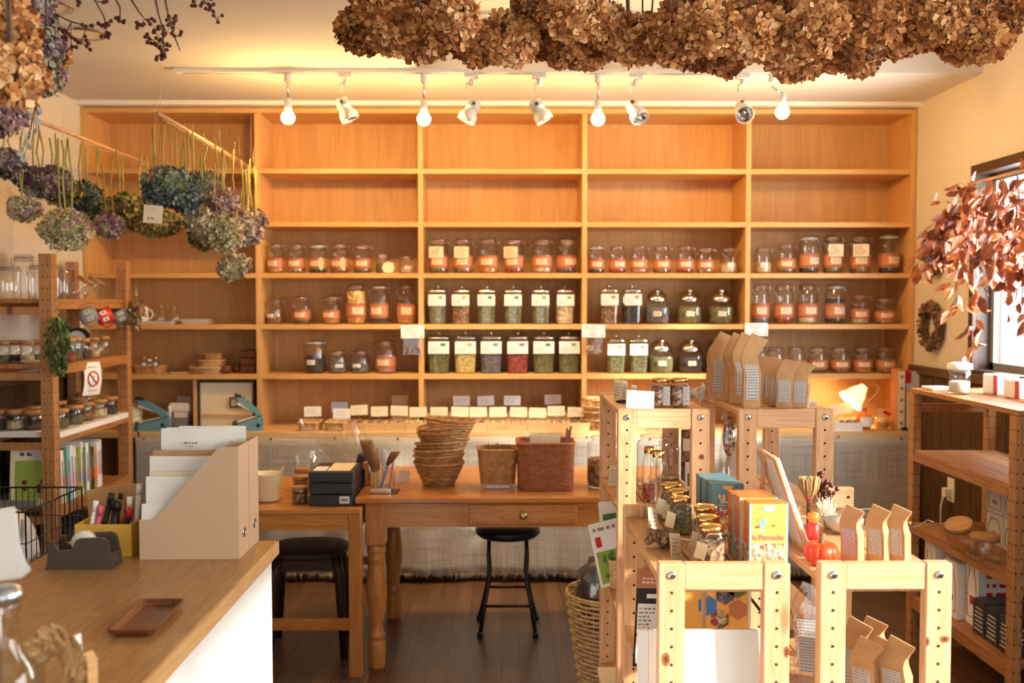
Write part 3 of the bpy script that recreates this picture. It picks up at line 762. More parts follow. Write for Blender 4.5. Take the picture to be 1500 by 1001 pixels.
# shelf-edge signs
for i, (px, py) in enumerate(((604.5, 486), (869.5, 485), (1108, 483))):
    p = PY(px, py, YC - .006); mb = MB(); mb.boxb(-.064, .064, -.001, .001, -.036, .036)
    dashes(mb, -.045, .04, .004, .028, -.0016, 2, 1); dashes(mb, -.02, .02, -.030, .0, -.0016, 3, 1, .95)
    mb.boxb(.044, .054, -.0018, -.001, -.03, -.02, 2)
    single('shelf_sign', mb, ['paper', 'ink_soft', 'leafgreen'], 'white paper price sign on the shelf edge, %s along the row' % nth(i, 3), 'sign', p, group='paper signs on the shelf edge', rot=(0, R.uniform(-.03, .03), 0))
    if i < 2:
        t = thing('sample_bag', 'small clear plastic bag hanging under the %s shelf sign' % ('left' if i == 0 else 'middle'), 'bag', (p.x, YC - .012, p.z - .037), group='clear bags under the shelf signs')
        mb = MB()
        for k in range(2): mb.quad((-.05, -.001 - .002 * k, -.0), (.05, -.001 - .002 * k, 0), (.052, -.004 - .016 * k, -.09), (-.052, -.004 - .016 * k, -.09))
        put('film', mb, 'film', t)
        mb = MB()
        for k in range(26): mb.ball((R.uniform(-.04, .04), -.010 + R.uniform(-.003, .003), -.085 + R.random() * (.05 if i == 0 else .04)), R.uniform(.004, .007), 6, 4)
        c_ = put('contents', mb, 'c_brown' if i == 0 else 'fabric_white', t); c_['kind'] = 'stuff'

# ------------------------------------------------------------------ spices on the counter
def wooden_tray(n_c, cont, label, x, y, w=.105, d=.15, h=.048, group=None, tilt=0):
    t = thing('wooden_box', label, 'box', (x, y, ZC + .0005 + (d * math.sin(tilt) if tilt else 0)), 0, group, rot=(-tilt, 0, 0))
    mb = MB(); a = .004
    mb.boxb(-w / 2, w / 2, 0, a, 0, h).boxb(-w / 2, w / 2, d - a, d, 0, h).boxb(-w / 2, -w / 2 + a, a, d - a, 0, h).boxb(w / 2 - a, w / 2, a, d - a, 0, h).boxb(-w / 2 + a, w / 2 - a, a, d - a, 0, a)
    put('tray', mb, 'board', t); return t
_sp = 0
def sachet(x, y, z, cont, label, rz, w=.042, rx=-.9, group='spice sachets in the wooden boxes', h=.06):
    def film():
        mb = MB(); n = 6
        for s_ in (-1, 1):
            o = len(mb.v)
            for j in range(n + 1):
                for i in range(n + 1):
                    u, v_ = i / n * 2 - 1, j / n * 2 - 1
                    b_ = max(0, (1 - u * u)) ** .5 * max(0, (1 - v_ * v_)) ** .5
                    mb.v.append((u * w / 2 * (1 - .06 * (1 - abs(v_))), s_ * .011 * b_, v_ * h / 2 + .003 * math.sin(5 * u + 1) * (v_ > .9)))
            for j in range(n):
                for i in range(n):
                    a = o + j * (n + 1) + i; f = (a, a + 1, a + n + 2, a + n + 1); mb.f.append(f if s_ < 0 else f[::-1]); mb.m.append(0); mb.sm.append(True)
        return mb.mesh('film', ['film'])
    def fillm(): return MB().ball((0, 0, -h * .08), 1, 10, 6, sc_=(w * .42, .0085, h * .36)).mesh('contents', [cont])
    t = thing('spice_sachet', label, 'packet', (x, y, z), 0, group, rot=(rx, 0, rz))
    put('film', cached(('film', w, h), film), None, t); put('contents', cached(('fc', cont, w, h), fillm), None, t)
def card(x, y, z, label, w=.094, h=.052, group='price cards over the spice boxes', mat='paper_cream', tilt=-.12, lean=.1, stem=.03):
    t = thing('price_card', label, 'sign', (x, y, z), 0, group, rot=(-lean, tilt, 0))
    mb = MB(); mb.boxb(-w / 2, w / 2, -.001, .001, stem, stem + h); dashes(mb, -w * .34, w * .36, stem + h * .2, stem + h * .8, -.0016, 3, 1)
    put('card', mb, [mat, 'sticker'], t); put('holder', MB().tube([(0, .003, 0), (0, .003, stem + .006)], .0012, 5).boxb(-.006, .006, .0012, .004, stem - .002, stem + .012), 'steel', t)
YB1 = 5.355
def wk_tray(label, px):   # small woven tray
    x = xat(px, YB1 + .05, 625); t = thing('woven_tray', label, 'basket', (x, YB1 + .075, ZC + .0005), 0, 'woven trays at the left of the spice row')
    put('weave', wicker_box(.115, .14, .05, 7), 'wicker_light', t); return t
def wicker_box(w, d, h, rows=9, sq=6, k=.9, stakes=None):
    mb = MB(); N = 64
    for j in range(rows):
        z = h * (j + .5) / rows; f = k + (1 - k) * j / (rows - 1) + (.03 if j == rows - 1 else 0); pts = []
        for i in range(N):
            a = 2 * PI * i / N; c_, s_ = math.cos(a), math.sin(a); q_ = 1 / (abs(c_) ** sq + abs(s_) ** sq) ** (1 / sq)
            wob = (1 + .018 * (1 if (i // 2 + j) % 2 else -1)) if j < rows - 1 else 1
            pts.append((w / 2 * f * q_ * c_ * wob, d / 2 * f * q_ * s_ * wob, z))
        mb.tube(pts, h / rows * (.5 if j < rows - 1 else .75), 5, closed=True)
    n = stakes or 32
    for i in range(n):
        a = 2 * PI * (i + .25) / n; c_, s_ = math.cos(a), math.sin(a); q_ = 1 / (abs(c_) ** sq + abs(s_) ** sq) ** (1 / sq)
        mb.tube([(w / 2 * k * q_ * c_, d / 2 * k * q_ * s_, 0), (w / 2 * q_ * c_, d / 2 * q_ * s_, h)], .0017, 4)
    mb.lathe([(.001, .001), (1, .001), (1, .004), (.001, .004)], N, sq=sq, cap=False)
    k0 = len(mb.v) - 4 * N
    for i in range(k0, len(mb.v)): v = mb.v[i]; mb.v[i] = (v[0] * w / 2 * k, v[1] * d / 2 * k, v[2])
    return mb
tints = ['c_gold', 'c_rose', 'c_red', 'c_green', 'c_mix', 'c_yellow', 'c_rose', 'c_rose', 'c_red', 'c_yellow', 'c_rose', 'c_yellow', 'c_mix', 'c_dark']
words = {'c_gold': 'golden', 'c_rose': 'pink', 'c_red': 'red', 'c_green': 'green', 'c_mix': 'mixed', 'c_yellow': 'yellow', 'c_dark': 'dark', 'c_brown': 'brown', 'c_pale': 'pale'}
for i, px in enumerate((453.5, 493)):
    wk_tray('small woven tray at the left of the spice row, ' + ('leftmost' if i == 0 else 'second'), px)
    for k in (-1, 1):
        sachet(xat(px, YB1 + .05) + k * .024, YB1 + .05, ZC + .040, tints[i], '%s sachet in %s woven tray, %s of its pair' % (words[tints[i]], 'leftmost' if i == 0 else 'second', 'left' if k < 0 else 'right'), R.uniform(-.1, .1), group='sachets in the woven trays')
edges = [502, 532.7, 563, 593, 623, 653, 683, 713.5, 743.7, 773, 803, 833, 864]
for i in range(12):
    x0, x1 = xat(edges[i], YB1, 625), xat(edges[i + 1], YB1, 625); x = (x0 + x1) / 2
    wooden_tray(0, 0, 'small pale wooden spice box, %s in the front row' % nth(i, 12), x, YB1, x1 - x0 - .002, .13, .046, 'wooden spice boxes on the counter')
    for k in (-1, 1):
        sachet(x + k * .025, YB1 + .045, ZC + .042, tints[i + 2], '%s sachet at %s of the %s wooden spice box' % (words[tints[i + 2]], 'left' if k < 0 else 'right', nth(i, 12)), R.uniform(-.15, .15))
B2 = [(589, 'c_pale'), (620, 'c_gold'), (647, 'c_pale'), (676, 'c_pale'), (706, 'c_mix'), (735, 'c_pale'), (764, 'c_rose'), (793, 'c_gold'), (822, 'c_gold')]
for i, (px, c_) in enumerate(B2):
    x = xat(px, 5.52, 605)
    t = wooden_tray(0, 0, 'wooden spice box in the back row, ' + nth(i, len(B2)), x, 5.5, .108, .13, .075, 'wooden spice boxes in the back row')
    sachet(x, 5.545, ZC + .07, c_, '%s sachet in the %s box of the back row' % (words[c_], nth(i, len(B2))), R.uniform(-.2, .2), w=.09, group='sachets in the back row')
cards = [(460.5, 602), (501.5, 605), (527, 601), (556, 603), (584, 602), (612.6, 604), (643, 604), (673, 603.5), (700.7, 604), (730, 604), (759, 604), (787, 605), (815, 602.5), (844, 604)]
for i, (px, py) in enumerate(cards):
    p = PY(px, py, 5.47); z0 = ZC + .004; 
    card(p.x, 5.47 if i > 1 else 5.43, z0, 'cream price card of the front row, ' + nth(i, len(cards)), .094, .054, mat='paper' if i in (0, 1) else 'paper_cream', tilt=R.uniform(-.04, .04), lean=.05, stem=p.z - .027 - z0)
for i, (px, py) in enumerate(((497, 597), (586, 587), (676, 588), (713, 588), (750, 587.5), (811.5, 586))):
    p = PY(px, py, 5.62); z0 = ZC + .004
    card(p.x, 5.645, z0, ('blue' if i == 0 else 'cream') + ' price card raised behind the others, ' + nth(i, 6), .094, .054, 'raised price cards', 'paper_blue' if i == 0 else 'kraftcard' if i == 1 else 'paper', tilt=R.uniform(-.06, .06), lean=.02, stem=p.z - .027 - z0)
# ------------------------------------------------------------------ pine table and side table
TZ = .722
def lth(mb, prof, n=24, c=(0, 0, 0), mi=0): return mb.lathe(prof, n, c, mi)
TX0, TX1 = xat(519, 4.0, 740), .80
t = thing('pine_table', 'orange pine farmhouse table with turned legs and one drawer', 'table', ((TX0 + TX1) / 2, 4.39, 0))
hx = (TX1 - TX0) / 2; Y0, Y1 = -.39, .385
put('tabletop', MB().boxb(-hx, hx, Y0, Y1, TZ - .028, TZ, bev=.006), 'table_x', t)
az0 = TZ - .028 - .10
for y in (Y0 + .025, Y1 - .05): put('apron', MB().boxb(-hx + .08, hx - .08, y, y + .025, az0, TZ - .0285), 'table_x', t)
for s_ in (-1, 1): put('apron', MB().boxb(*sorted((s_ * (hx - .035), s_ * (hx - .06))), Y0 + .11, Y1 - .11, az0, TZ - .0285), 'table_x', t)
leg = [(.030, 0), (.033, .012), (.036, .10), (.033, .115), (.028, .122), (.034, .13), (.036, .14), (.031, .15), (.026, .165), (.027, .19), (.034, .235), (.0415, .29), (.043, .33), (.040, .38), (.034, .425), (.0315, .44), (.037, .45), (.038, .465), (.034, .475), (.039, .487), (.039, .50), (.034, .512), (.036, .52)]
for sx_ in (-1, 1):
    for y in (Y0 + .065, Y1 - .065):
        mb = MB(); x = sx_ * (hx - .080)
        mb.lathe(leg, 28, (x, y, 0)); mb.boxb(x - .041, x + .041, y - .041, y + .041, .518, TZ - .0285, bev=.004)
        put('leg', mb, 'table_z', t)
dx0, dx1 = xat(687, 4.02, 768) - t.location.x, xat(846, 4.02, 768) - t.location.x
d = put('drawer', MB().boxb(dx0, dx1, Y0 + .008, Y0 + .0245, az0 + .012, TZ - .034, bev=.004), 'table_x', t)
put('drawer_panel', MB().boxb(dx0 + .012, dx1 - .012, Y0 + .004, Y0 + .0079, az0 + .022, TZ - .042, bev=.001), 'table_x', d)
put('knob', MB().lathe([(.006, 0), (.006, .012), (.014, .016), (.0165, .022), (.013, .028), (.004, .03)], 18), 'brass', d, ((dx0 + dx1) / 2, Y0 + .004, (az0 + TZ - .03) / 2 + .005), (PI / 2, 0, 0))
SZ = .685
SX1 = TX0 + .033
t = thing('side_table', 'plain square-legged pine side table beside the farmhouse table', 'table', (SX1 - .45, 4.32, 0)); hx = .45
y0, y1 = -.37, .38
put('tabletop', MB().boxb(-hx, hx, y0, y1, SZ - .022, SZ, bev=.003), 'table_x', t)
for y in (y0 + .004, y1 - .03): put('apron', MB().boxb(-hx + .05, hx - .052, y, y + .022, SZ - .085, SZ - .0225), 'table_x', t)
for x in (-hx + .002, hx - .024): put('apron', MB().boxb(x, x + .022, y0 + .06, y1 - .06, SZ - .085, SZ - .0225), 'table_x', t)
for x in (-hx, hx - .05):
    for y in (y0, y1 - .05): put('leg', MB().boxb(x, x + .05, y, y + .05, 0, SZ - .0225, bev=.003), 'table_z', t)
put('stretcher', MB().boxb(-hx + .05, hx - .05, y0 + .012, y0 + .034, .19, .235, bev=.002), 'table_x', t)
put('stretcher', MB().boxb(-hx + .05, hx - .05, y1 - .034, y1 - .012, .27, .31, bev=.002), 'table_x', t)
# stools
px_ = xat(447, 4.2, 815)
t = thing('wooden_stool', 'dark brown wooden stool with rounded seat pushed under side table', 'stool', (px_, 4.3, 0), .1)
put('seat', MB().lathe([(.1, .425), (.15, .424), (.166, .43), (.17, .44), (.165, .452), (.14, .458), (.05, .456), (.001, .455)], 28, sq=2.7, cap=False).lathe([(.001, .4245), (.14, .4245)], 28, sq=2.7, cap=False), 'seat_dark', t)
for sx_ in (-1, 1):
    for sy_ in (-1, 1): put('leg', MB().tube([(sx_ * .118, sy_ * .118, .424), (sx_ * .135, sy_ * .135, .36), (sx_ * .155, sy_ * .155, .0)], .02, 12, radii=[.024, .022, .016]), 'espresso', t)
for s_ in (-1, 1):
    put('seat_rail', MB().boxb(-.11, .11, s_ * .125 - .01, s_ * .125 + .01, .375, .424), 'espresso', t); put('seat_rail', MB().boxb(s_ * .125 - .01, s_ * .125 + .01, -.11, .11, .375, .424), 'espresso', t)
px_ = xat(744, 4.45, 800)
t = thing('folding_stool', 'black folding stool with padded round seat under the farmhouse table', 'stool', (px_, 4.55, 0), 0)
put('seat', MB().lathe([(.10, .432), (.13, .435), (.149, .45), (.15, .468), (.14, .48), (.06, .486), (.001, .487)], 32, cap=False).lathe([(.001, .4325), (.10, .4325)], 32, cap=False), 'black', t)
for s_ in (-1, 1):
    for q in (-1, 1):
        y = q * .10
        put('leg', MB().tube([(s_ * .085 , y * .45, .432), (s_ * .088, y * .55, .35), (s_ * .083, y * .7, .26), (s_ * .105, y * .95, .14), (s_ * .135 - (.0 if q > 0 else s_ * .01), y * 1.25, .012)], .0095, 10).lathe([(.013, 0), (.014, .02), (.011, .03)], 10, (s_ * .135 - (.0 if q > 0 else s_ * .01), y * 1.25, 0)), 'black_metal', t)
for z, y in ((.135, -.095), (.17, .088)): put('stretcher', MB().cyl((-.098, y, z), (.098, y, z), .007, 8), 'black_metal', t)
for s_ in (-1, 1): put('brace', MB().cyl((s_ * .086, -.07, .27), (s_ * .086, .07, .27), .006, 8), 'black_metal', t)

# ------------------------------------------------------------------ sales counter
KZ = .90
t = thing('sales_counter', 'sales counter with worn wood top and white painted side', 'counter', (-.84, 1.1, 0))
put('worktop', MB().boxb(-1.105 + .84, -.575 + .84, -1.45, 2.535 - 1.1, KZ - .034, KZ, bev=.002), 'counter_top', t)
put('edge_band', MB().boxb(-.5748 + .84, -.571 + .84, -1.45, 2.5355 - 1.1, KZ - .034, KZ - .0015), 'counter_edge', t)
put('side_panel', MB().boxb(-.605 + .84, -.585 + .84, -1.4, 2.51 - 1.1, 0, KZ - .0345), 'white_paint', t)
put('side_panel', MB().boxb(-1.09 + .84, -1.07 + .84, -1.4, 2.51 - 1.1, 0, KZ - .0345), 'white_paint', t)
put('end_panel', MB().boxb(-1.069 + .84, -.606 + .84, 2.49 - 1.1, 2.51 - 1.1, 0, KZ - .0345), 'white_paint', t)
put('end_panel', MB().boxb(-1.069 + .84, -.606 + .84, -1.4, -1.38, 0, KZ - .0345), 'white_paint', t)

# ------------------------------------------------------------------ pine racks
def post_mb(x0, x1, y0, y1, z1, hole_face='-y', hp=.06, double=False, pitch=.0375, bev=.0025, knots=()):
    mb = MB(); mb.boxb(x0, x1, y0, y1, 0, z1, 0, bev)
    for (kx, kz, ka, kb) in knots:
        for s_, mi in ((1, 2), (.5, 3)):
            mb.add([(kx + ka * s_ * math.cos(a), y0 - .0004 - .0004 * mi, kz + kb * s_ * math.sin(a)) for a in [2 * PI * i / 18 for i in range(18)]], [tuple(range(18))], mi)
    z = z1 - hp; dot = MB().lathe([(.0036, 0), (.0036, .0012)], 10)
    while z > .05:
        for s_ in ((-.011, .011) if double else (0,)):
            xc, yc = (x0 + x1) / 2, (y0 + y1) / 2
            if '-y' in hole_face: mb.merge(dot, Matrix.Translation((xc + s_, y0 + .0008, z)) @ Matrix.Rotation(PI / 2, 4, 'X'), 1)
            if '-x' in hole_face: mb.merge(dot, Matrix.Translation((x0 + .0008, yc + s_, z)) @ Matrix.Rotation(-PI / 2, 4, 'Y'), 1)
            if '+x' in hole_face: mb.merge(dot, Matrix.Translation((x1 - .0008, yc + s_, z)) @ Matrix.Rotation(PI / 2, 4, 'Y'), 1)
        z -= pitch
    return mb
bolt_m = MB().lathe([(.0085, 0), (.0085, .003), (.006, .0048), (.001, .005)], 16, cap=False).lathe([(.003, .0049), (.003, .0052)], 6, mi=1).mesh('bolt', ['steel', 'darkgrey'])
def rack(name, label, x0, x1, y0, y1, zt, shelves, pw=.054, pd=.03, rail=.055, knots=()):
    t = thing(name, label, 'shelf', ((x0 + x1) / 2, (y0 + y1) / 2, 0)); cx, cy = t.location.x, t.location.y
    ax0, ax1, ay0, ay1 = x0 - cx, x1 - cx, y0 - cy, y1 - cy
    for yy in (ay0, ay1 - pd):
        for xx in (ax0, ax1 - pw):
            kn = [(xx + pw * k_[1], k_[2], k_[3], k_[4]) for k_ in knots if yy == ay0 and k_[0] == (0 if xx == ax0 else 1)]
            p_ = put('post', post_mb(xx, xx + pw, yy, yy + pd, zt, '-y', knots=kn), ['pine', 'hole', 'knot', 'knot_core'], t)
            if yy == ay0:
                put('bolt', bolt_m, None, p_, (xx + pw / 2, yy - .0001, zt - rail * .42), (PI / 2, 0, 0))
        put('top_rail', MB().boxb(ax0 + pw + .0005, ax1 - pw - .0005, yy + .003, yy + pd - .003, zt - rail, zt - .001, bev=.0015), 'pine_x', t)
        put('foot_rail', MB().boxb(ax0 + pw + .0005, ax1 - pw - .0005, yy + .003, yy + pd - .003, .08, .08 + rail, bev=.0015), 'pine_x', t)
    for z in shelves:
        top = z > zt - .06
        mb = MB(); n = 3; w = (ax1 - ax0 - (.0)) / n; a = ay0 + pd + .001 if top else ay0 + pd + .001; b_ = ay1 - pd - .001
        for i in range(n): mb.boxb(ax0 + i * w + .002, ax0 + (i + 1) * w - .002, a, b_, z - .016, z, bev=.0015)
        mb.boxb(ax0 + .006, ax1 - .006, a, a + .022, z - .036, z - .0162); mb.boxb(ax0 + .006, ax1 - .006, b_ - .022, b_, z - .036, z - .0162)
        put('shelf', mb, 'pine_y', t)
    return t
LX0, LX1 = .322, .593
RX0, RX1 = .655, .928
LZ, HZ = .973, 1.208
TYF, TYB = 2.80, 3.32
lowL = rack('low_rack', 'low light pine rack, left one of the nearest pair', LX0, LX1, 2.02, 2.63, LZ, [.942, .655, .33], knots=((0, .3, .775, .008, .014), (1, .9, .79, .005, .012)))
lowR = rack('low_rack', 'low light pine rack, right one of the nearest pair', RX0, RX1, 2.02, 2.63, LZ, [.942, .62, .30], knots=((1, .75, .815, .009, .007), (1, .07, .81, .004, .010)))
hiL = rack('tall_rack', 'taller pine rack behind, left of the two, two gold lidded jars on top', LX0 + .006, LX1 - .004, TYF, TYB, HZ, [1.204, .925, .62, .30], pw=.052, knots=((1, .55, 1.072, .008, .008),))
hiR = rack('tall_rack', 'taller pine rack behind, right of the two, kraft bags on top', RX0 + .016, RX1 + .014, TYF, TYB + .06, HZ, [1.204, .925, .60, .30], pw=.052, knots=((1, .35, .985, .011, .017),))
single('cross_brace', MB().cyl((.60, 2.62, .80), (.648, 2.3, .735), .004, 8), 'black_metal', 'thin black steel brace rod between the two low pine racks', 'rod')
single('cross_brace', MB().cyl((0, 0, .13), (.03, 0, -.02), .003, 8), 'black_metal', 'thin black steel brace rod behind the honeycomb poster', 'rod', (.563, 2.56, .80))

# ------------------------------------------------------------------ shelf units at the side walls
def unit(name, label, xf, xb, y0, y1, zt, shelves, wood_, woody, face, pw=.05, group=None):
    """xf: face towards the room, xb: wall side"""
    t = thing(name, label, 'shelf', ((xf + xb) / 2, (y0 + y1) / 2, 0)); cx, cy = t.location.x, t.location.y
    s_ = 1 if xb > xf else -1; pd = .034
    for yy in (y0, y1 - pw):
        for xx in (xf, xb - s_ * pd):
            a, b_ = sorted((xx, xx + s_ * pd))
            put('post', post_mb(a - cx, b_ - cx, yy - cy, yy + pw - cy, zt, face + '-y', .05, True, .05), [wood_, 'hole'], t)
        a, b_ = sorted((xf + s_ * (pd + .0005), xb - s_ * (pd + .0005)))
        for z in (zt - .06, .10) + tuple(z_ - .052 for z_ in shelves[1:-1]):
            put('end_rail', MB().boxb(a - cx, b_ - cx, yy - cy + .012, yy - cy + .03, z - .02, z + .02 - .004), woody, t)
    for z in shelves:
        mb = MB(); n = 4; a, b_ = sorted((xf + s_ * .004, xb - s_ * .004)); w = (b_ - a) / n
        yy0, yy1 = y0 + pw + .001, y1 - pw - .001
        if z >= zt - .012: yy0, yy1 = y0 + .001, y1 - .001; z_ = zt + .0205
        else: z_ = z
        for i in range(n): mb.boxb(a + i * w + .002 - cx, a + (i + 1) * w - .002 - cx, yy0 - cy, yy1 - cy, z_ - .019, z_, bev=.0015)
        if z < zt - .012:
            for q in ((xf, xf + s_ * .02), (xb - s_ * .02, xb)):
                q = sorted(q); mb.boxb(q[0] + .0 - cx, q[1] - cx, yy0 - cy, yy1 - cy, z_ - .045, z_ - .0192)
        put('shelf', mb, woody, t)
    return t
QX = 1.78
Qy0, Qy1 = 3.41, 4.32
unitR = unit('pine_shelf', 'pine shelf unit below the window with jars and boxes', QX, QX + .36, Qy0, Qy1, 1.115, [1.115, .87, .555, .23], 'rack_dark', 'rack_dark_y', '-x')
PX_ = -1.94
Ly0, Ly1 = 4.32, 5.23
zL = [1.525, 1.238, .935, .608, .25]
t = unitL = thing('pine_shelf', 'tall reddish pine shelf unit against the left wall with jars and books', 'shelf', (-2.11, 4.775, 0))
cx, cy = t.location.x, t.location.y
for yy in (Ly0, Ly1 - .052):
    for xx, f_ in ((PX_ - .058, '+x-y'), (XL + .045, '+x-y')):
        put('post', post_mb(xx - cx, xx + .058 - cx if xx > -2.1 else xx + .05 - cx, yy - cy, yy + .052 - cy, 1.72, f_, .05, True, .05), ['rack_dark', 'hole'], t)
    for z in (1.475, 1.19, .885, .56, .2):
        put('end_rail', MB().boxb(XL + .096 - cx, PX_ - .0585 - cx, yy - cy + .004, yy - cy + .026, z - .018, z + .014), 'rack_dark', t)
for z in zL:
    mb = MB(); a, b_ = XL + .05, PX_; n = 4; w = (b_ - a) / n
    for i in range(n):
        mb.boxb(a + i * w + .002 - cx, a + (i + 1) * w - .002 - cx, Ly0 + .053 - cy, Ly1 - .053 - cy, z - .019, z, bev=.0015)
    for q in (PX_ - .022, XL + .05): mb.boxb(q - cx, q + .02 - cx, Ly0 + .053 - cy, Ly1 - .053 - cy, z - .045, z - .0192)
    put('shelf', mb, 'rack_dark_y', t)
# ------------------------------------------------------------------ wicker helpers
def wicker_bowl(r0, r1, h, rows=9, stakes=30, flare=1.0):
    """round open-work bowl basket"""
    mb = MB(); N = 48
    for j in range(rows):
        t = (j + .3) / rows; z = h * t; r = r0 + (r1 - r0) * t ** .85; pts = []
        for i in range(N):
            a = 2 * PI * i / N; w_ = 1 + (.022 if (i // 2 + j) % 2 else -.022)
            pts.append((r * w_ * math.cos(a), r * w_ * math.sin(a), z))
        mb.tube(pts, h / rows * .33, 4, closed=True)
    for k in range(3):
        mb.tube([((r1 + .003 * math.sin(12 * 2 * PI * i / N + k * 2.1)) * math.cos(2 * PI * i / N), (r1 + .003 * math.sin(12 * 2 * PI * i / N + k * 2.1)) * math.sin(2 * PI * i / N), h - .002 + .003 * math.cos(12 * 2 * PI * i / N + k * 2.1)) for i in range(N)], .0028, 5, closed=True)
    for i in range(stakes):
        a = 2 * PI * i / stakes
        mb.tube([((r0 + (r1 - r0) * t ** .85) * math.cos(a), (r0 + (r1 - r0) * t ** .85) * math.sin(a), h * t) for t in (0, .3, .6, 1)], .0016, 4)
    for k in range(7):
        r = r0 * (k + .5) / 7
        mb.tube([(r * math.cos(a), r * math.sin(a), .003) for a in [2 * PI * i / 20 for i in range(20)]], r0 / 12, 4, closed=True)
    return mb
# ------------------------------------------------------------------ on the pine table
bm = wicker_bowl(.062, .108, .10, 9).mesh('basket', ['wicker'])
bx_, by_ = xat(643, 4.28, 700), 4.28
zb0 = TZ + .001
px_base = [(643, 728, 0, 0), (644, 0, .03, .02), (645, 0, -.05, .03), (646, 0, .10, -.03), (648, 0, .14, .03), (650, 0, .02, .05), (652, 0, .10, .06), (658, 0, -.07, .05)]
zz = zb0
for i, (px, _, ry, rx) in enumerate(px_base):
    o = put('wicker_basket', bm, None, None, (xat(px, by_, 680), by_ + R.uniform(-.004, .004), zz), (rx, ry, R.uniform(0, 6)))
    tag(o, 'round wicker bowl basket in the stack on the table, ' + ('bottom of the stack' if i == 0 else 'top of the stack, tilted' if i == 7 else ORD[i] + ' from the bottom'), 'basket', 'stacked wicker bowls on the pine table')
    zz += .0255 if i else .032
# square woven basket on a small scale
x0, x1 = xat(701, 4.2, 700), xat(757, 4.2, 700); xm = (x0 + x1) / 2
single('kitchen_scale', MB().boxb(-.05, .05, -.06, .06, 0, .012, bev=.003).boxb(-.048, .048, -.058, .058, .0122, .016, 1, bev=.001), ['white_plastic', 'steel'], 'small flat white scale under the square wicker basket', 'scale', (xm, 4.24, TZ + .0005))
t = thing('wicker_basket', 'square brown wicker basket standing on a small white scale', 'basket', (xm, 4.24, TZ + .018))
put('weave', wicker_box(.165, .155, .15, 20, 5, .84), 'wicker', t)
hb = MB()
for i in range(26):
    a = R.uniform(0, 6.28); q = R.uniform(0, .05); hb.tube([(q * math.cos(a), q * math.sin(a), .09), (q * 1.2 * math.cos(a), q * 1.2 * math.sin(a), R.uniform(.15, .168))], .0015, 4)
single('twig_bundle', hb, 'twig', 'brown twigs standing inside the square wicker basket', 'twigs', (xm, 4.24, TZ + .018))
# large reddish basket
x0, x1 = xat(757, 4.12, 700), xat(843, 4.12, 700); xm = (x0 + x1) / 2
t = thing('wicker_basket', 'large reddish brown rectangular wicker basket on the table', 'basket', (xm, 4.22, TZ + .001))
put('weave', wicker_box(x1 - x0 - .01, .19, .20, 22, 9, .95, 44), 'wicker_red', t)
pk = thing('plastic_bag', 'clear plastic bags standing inside the large reddish basket', 'bag', (xm, 4.22, TZ + .006))
mb = MB()
for k in range(3):
    y = -.04 + .035 * k; mb.quad((-.08, y, 0), (.075, y, 0), (.078, y + .01, .235 - .004 * k), (-.083, y + .006, .228))
put('film', mb, 'film', pk)
mb = MB()
for k in range(3): mb.boxb(-.065, .062, -.038 + .035 * k, -.034 + .035 * k, 0, .222, bev=.001)
put('contents', mb, 'paper_cream', pk)
for k, (dx, l) in enumerate(((.092, .235), (.102, .24), (.086, .22))):
    single('chopstick', MB().tube([(0, 0, 0), (.02 + .008 * k, 0, l)], .004, 6, radii=[.002, .0045]), 'walnut', 'dark brown wooden stick at the right in the reddish basket, %s' % ('shortest' if k == 2 else 'tallest' if k == 1 else 'in the middle'), 'stick', (xm + dx - .02, 4.2 + .02 * k, TZ + .02), group='wooden sticks in the basket')
# big glass jar with knob stopper
def big_jar(x, y, z, w, h, cont, fill, label, group=None):
    t = thing('glass_jar', label, 'jar', (x, y, z), 0, group); r = w / 2
    put('body', MB().lathe([(.001, .003), (r * .9, 0), (r, .012), (r, h * .72), (r * .95, h * .78), (r * .72, h * .83), (r * .70, h * .86), (r * .78, h * .87)], 28, cap=False), 'glass', t)
    l = put('lid', MB().lathe([(r * .68, h * .86), (r * .82, h * .873), (r * .82, h * .885), (r * .4, h * .91), (.012, h * .92), (.010, h * .935), (.02, h * .95), (.026, h * .97), (.02, h * .99), (.001, h)], 24, cap=False), 'glass', t)
    if cont: put('contents', MB().lathe([(r * .88, .008), (r * .95, .02), (r * .95, h * fill)], 24), cont, t)
    return t
x0 = xat(860, 4.2, 700)
big_jar(x0 + .075, 4.22, TZ + .001, .15, zat(632, 4.2) - TZ, 'c_brown', .5, 'large glass jar of seeds with knobbed lid at the table end')
# brush stand
x0 = xat(541, 4.06, 720)
t = thing('brush_stand', 'clear acrylic stand on a silver base holding brushes', 'holder', (x0 + .05, 4.12, TZ + .001))
put('base', MB().boxb(-.05, .035, -.05, .05, 0, .022, bev=.002), 'chrome', t); put('foot_plate', MB().boxb(-.052, .065, -.055, .055, -.0005, .002), 'darkgrey', t)
mb = MB()
for (a, b_, c, d) in ((-.046, .046, -.04, -.038), (-.046, .046, .038, .04)): mb.boxb(a, b_, c, d, .022, .10)
for a in (-.046, -.001, .044): mb.boxb(a, a + .002, -.038, .038, .022, .10)
put('cup', mb, 'film', t)
def bristles(mb, base, top, r0, r1, n, mi=0):
    base, top = Vector(base), Vector(top)
    for i in range(n):
        a, q = R.uniform(0, 6.28), math.sqrt(R.random())
        o = Vector((math.cos(a), .6 * math.sin(a), 0)) * q
        tp = top + o * r1 + (top - base) * R.uniform(-.12, .03)
        mb.tube([base + o * r0, (base + o * r0) * .45 + tp * .55 + o * r1 * .2, tp], .0011, 3, mi)
    return mb
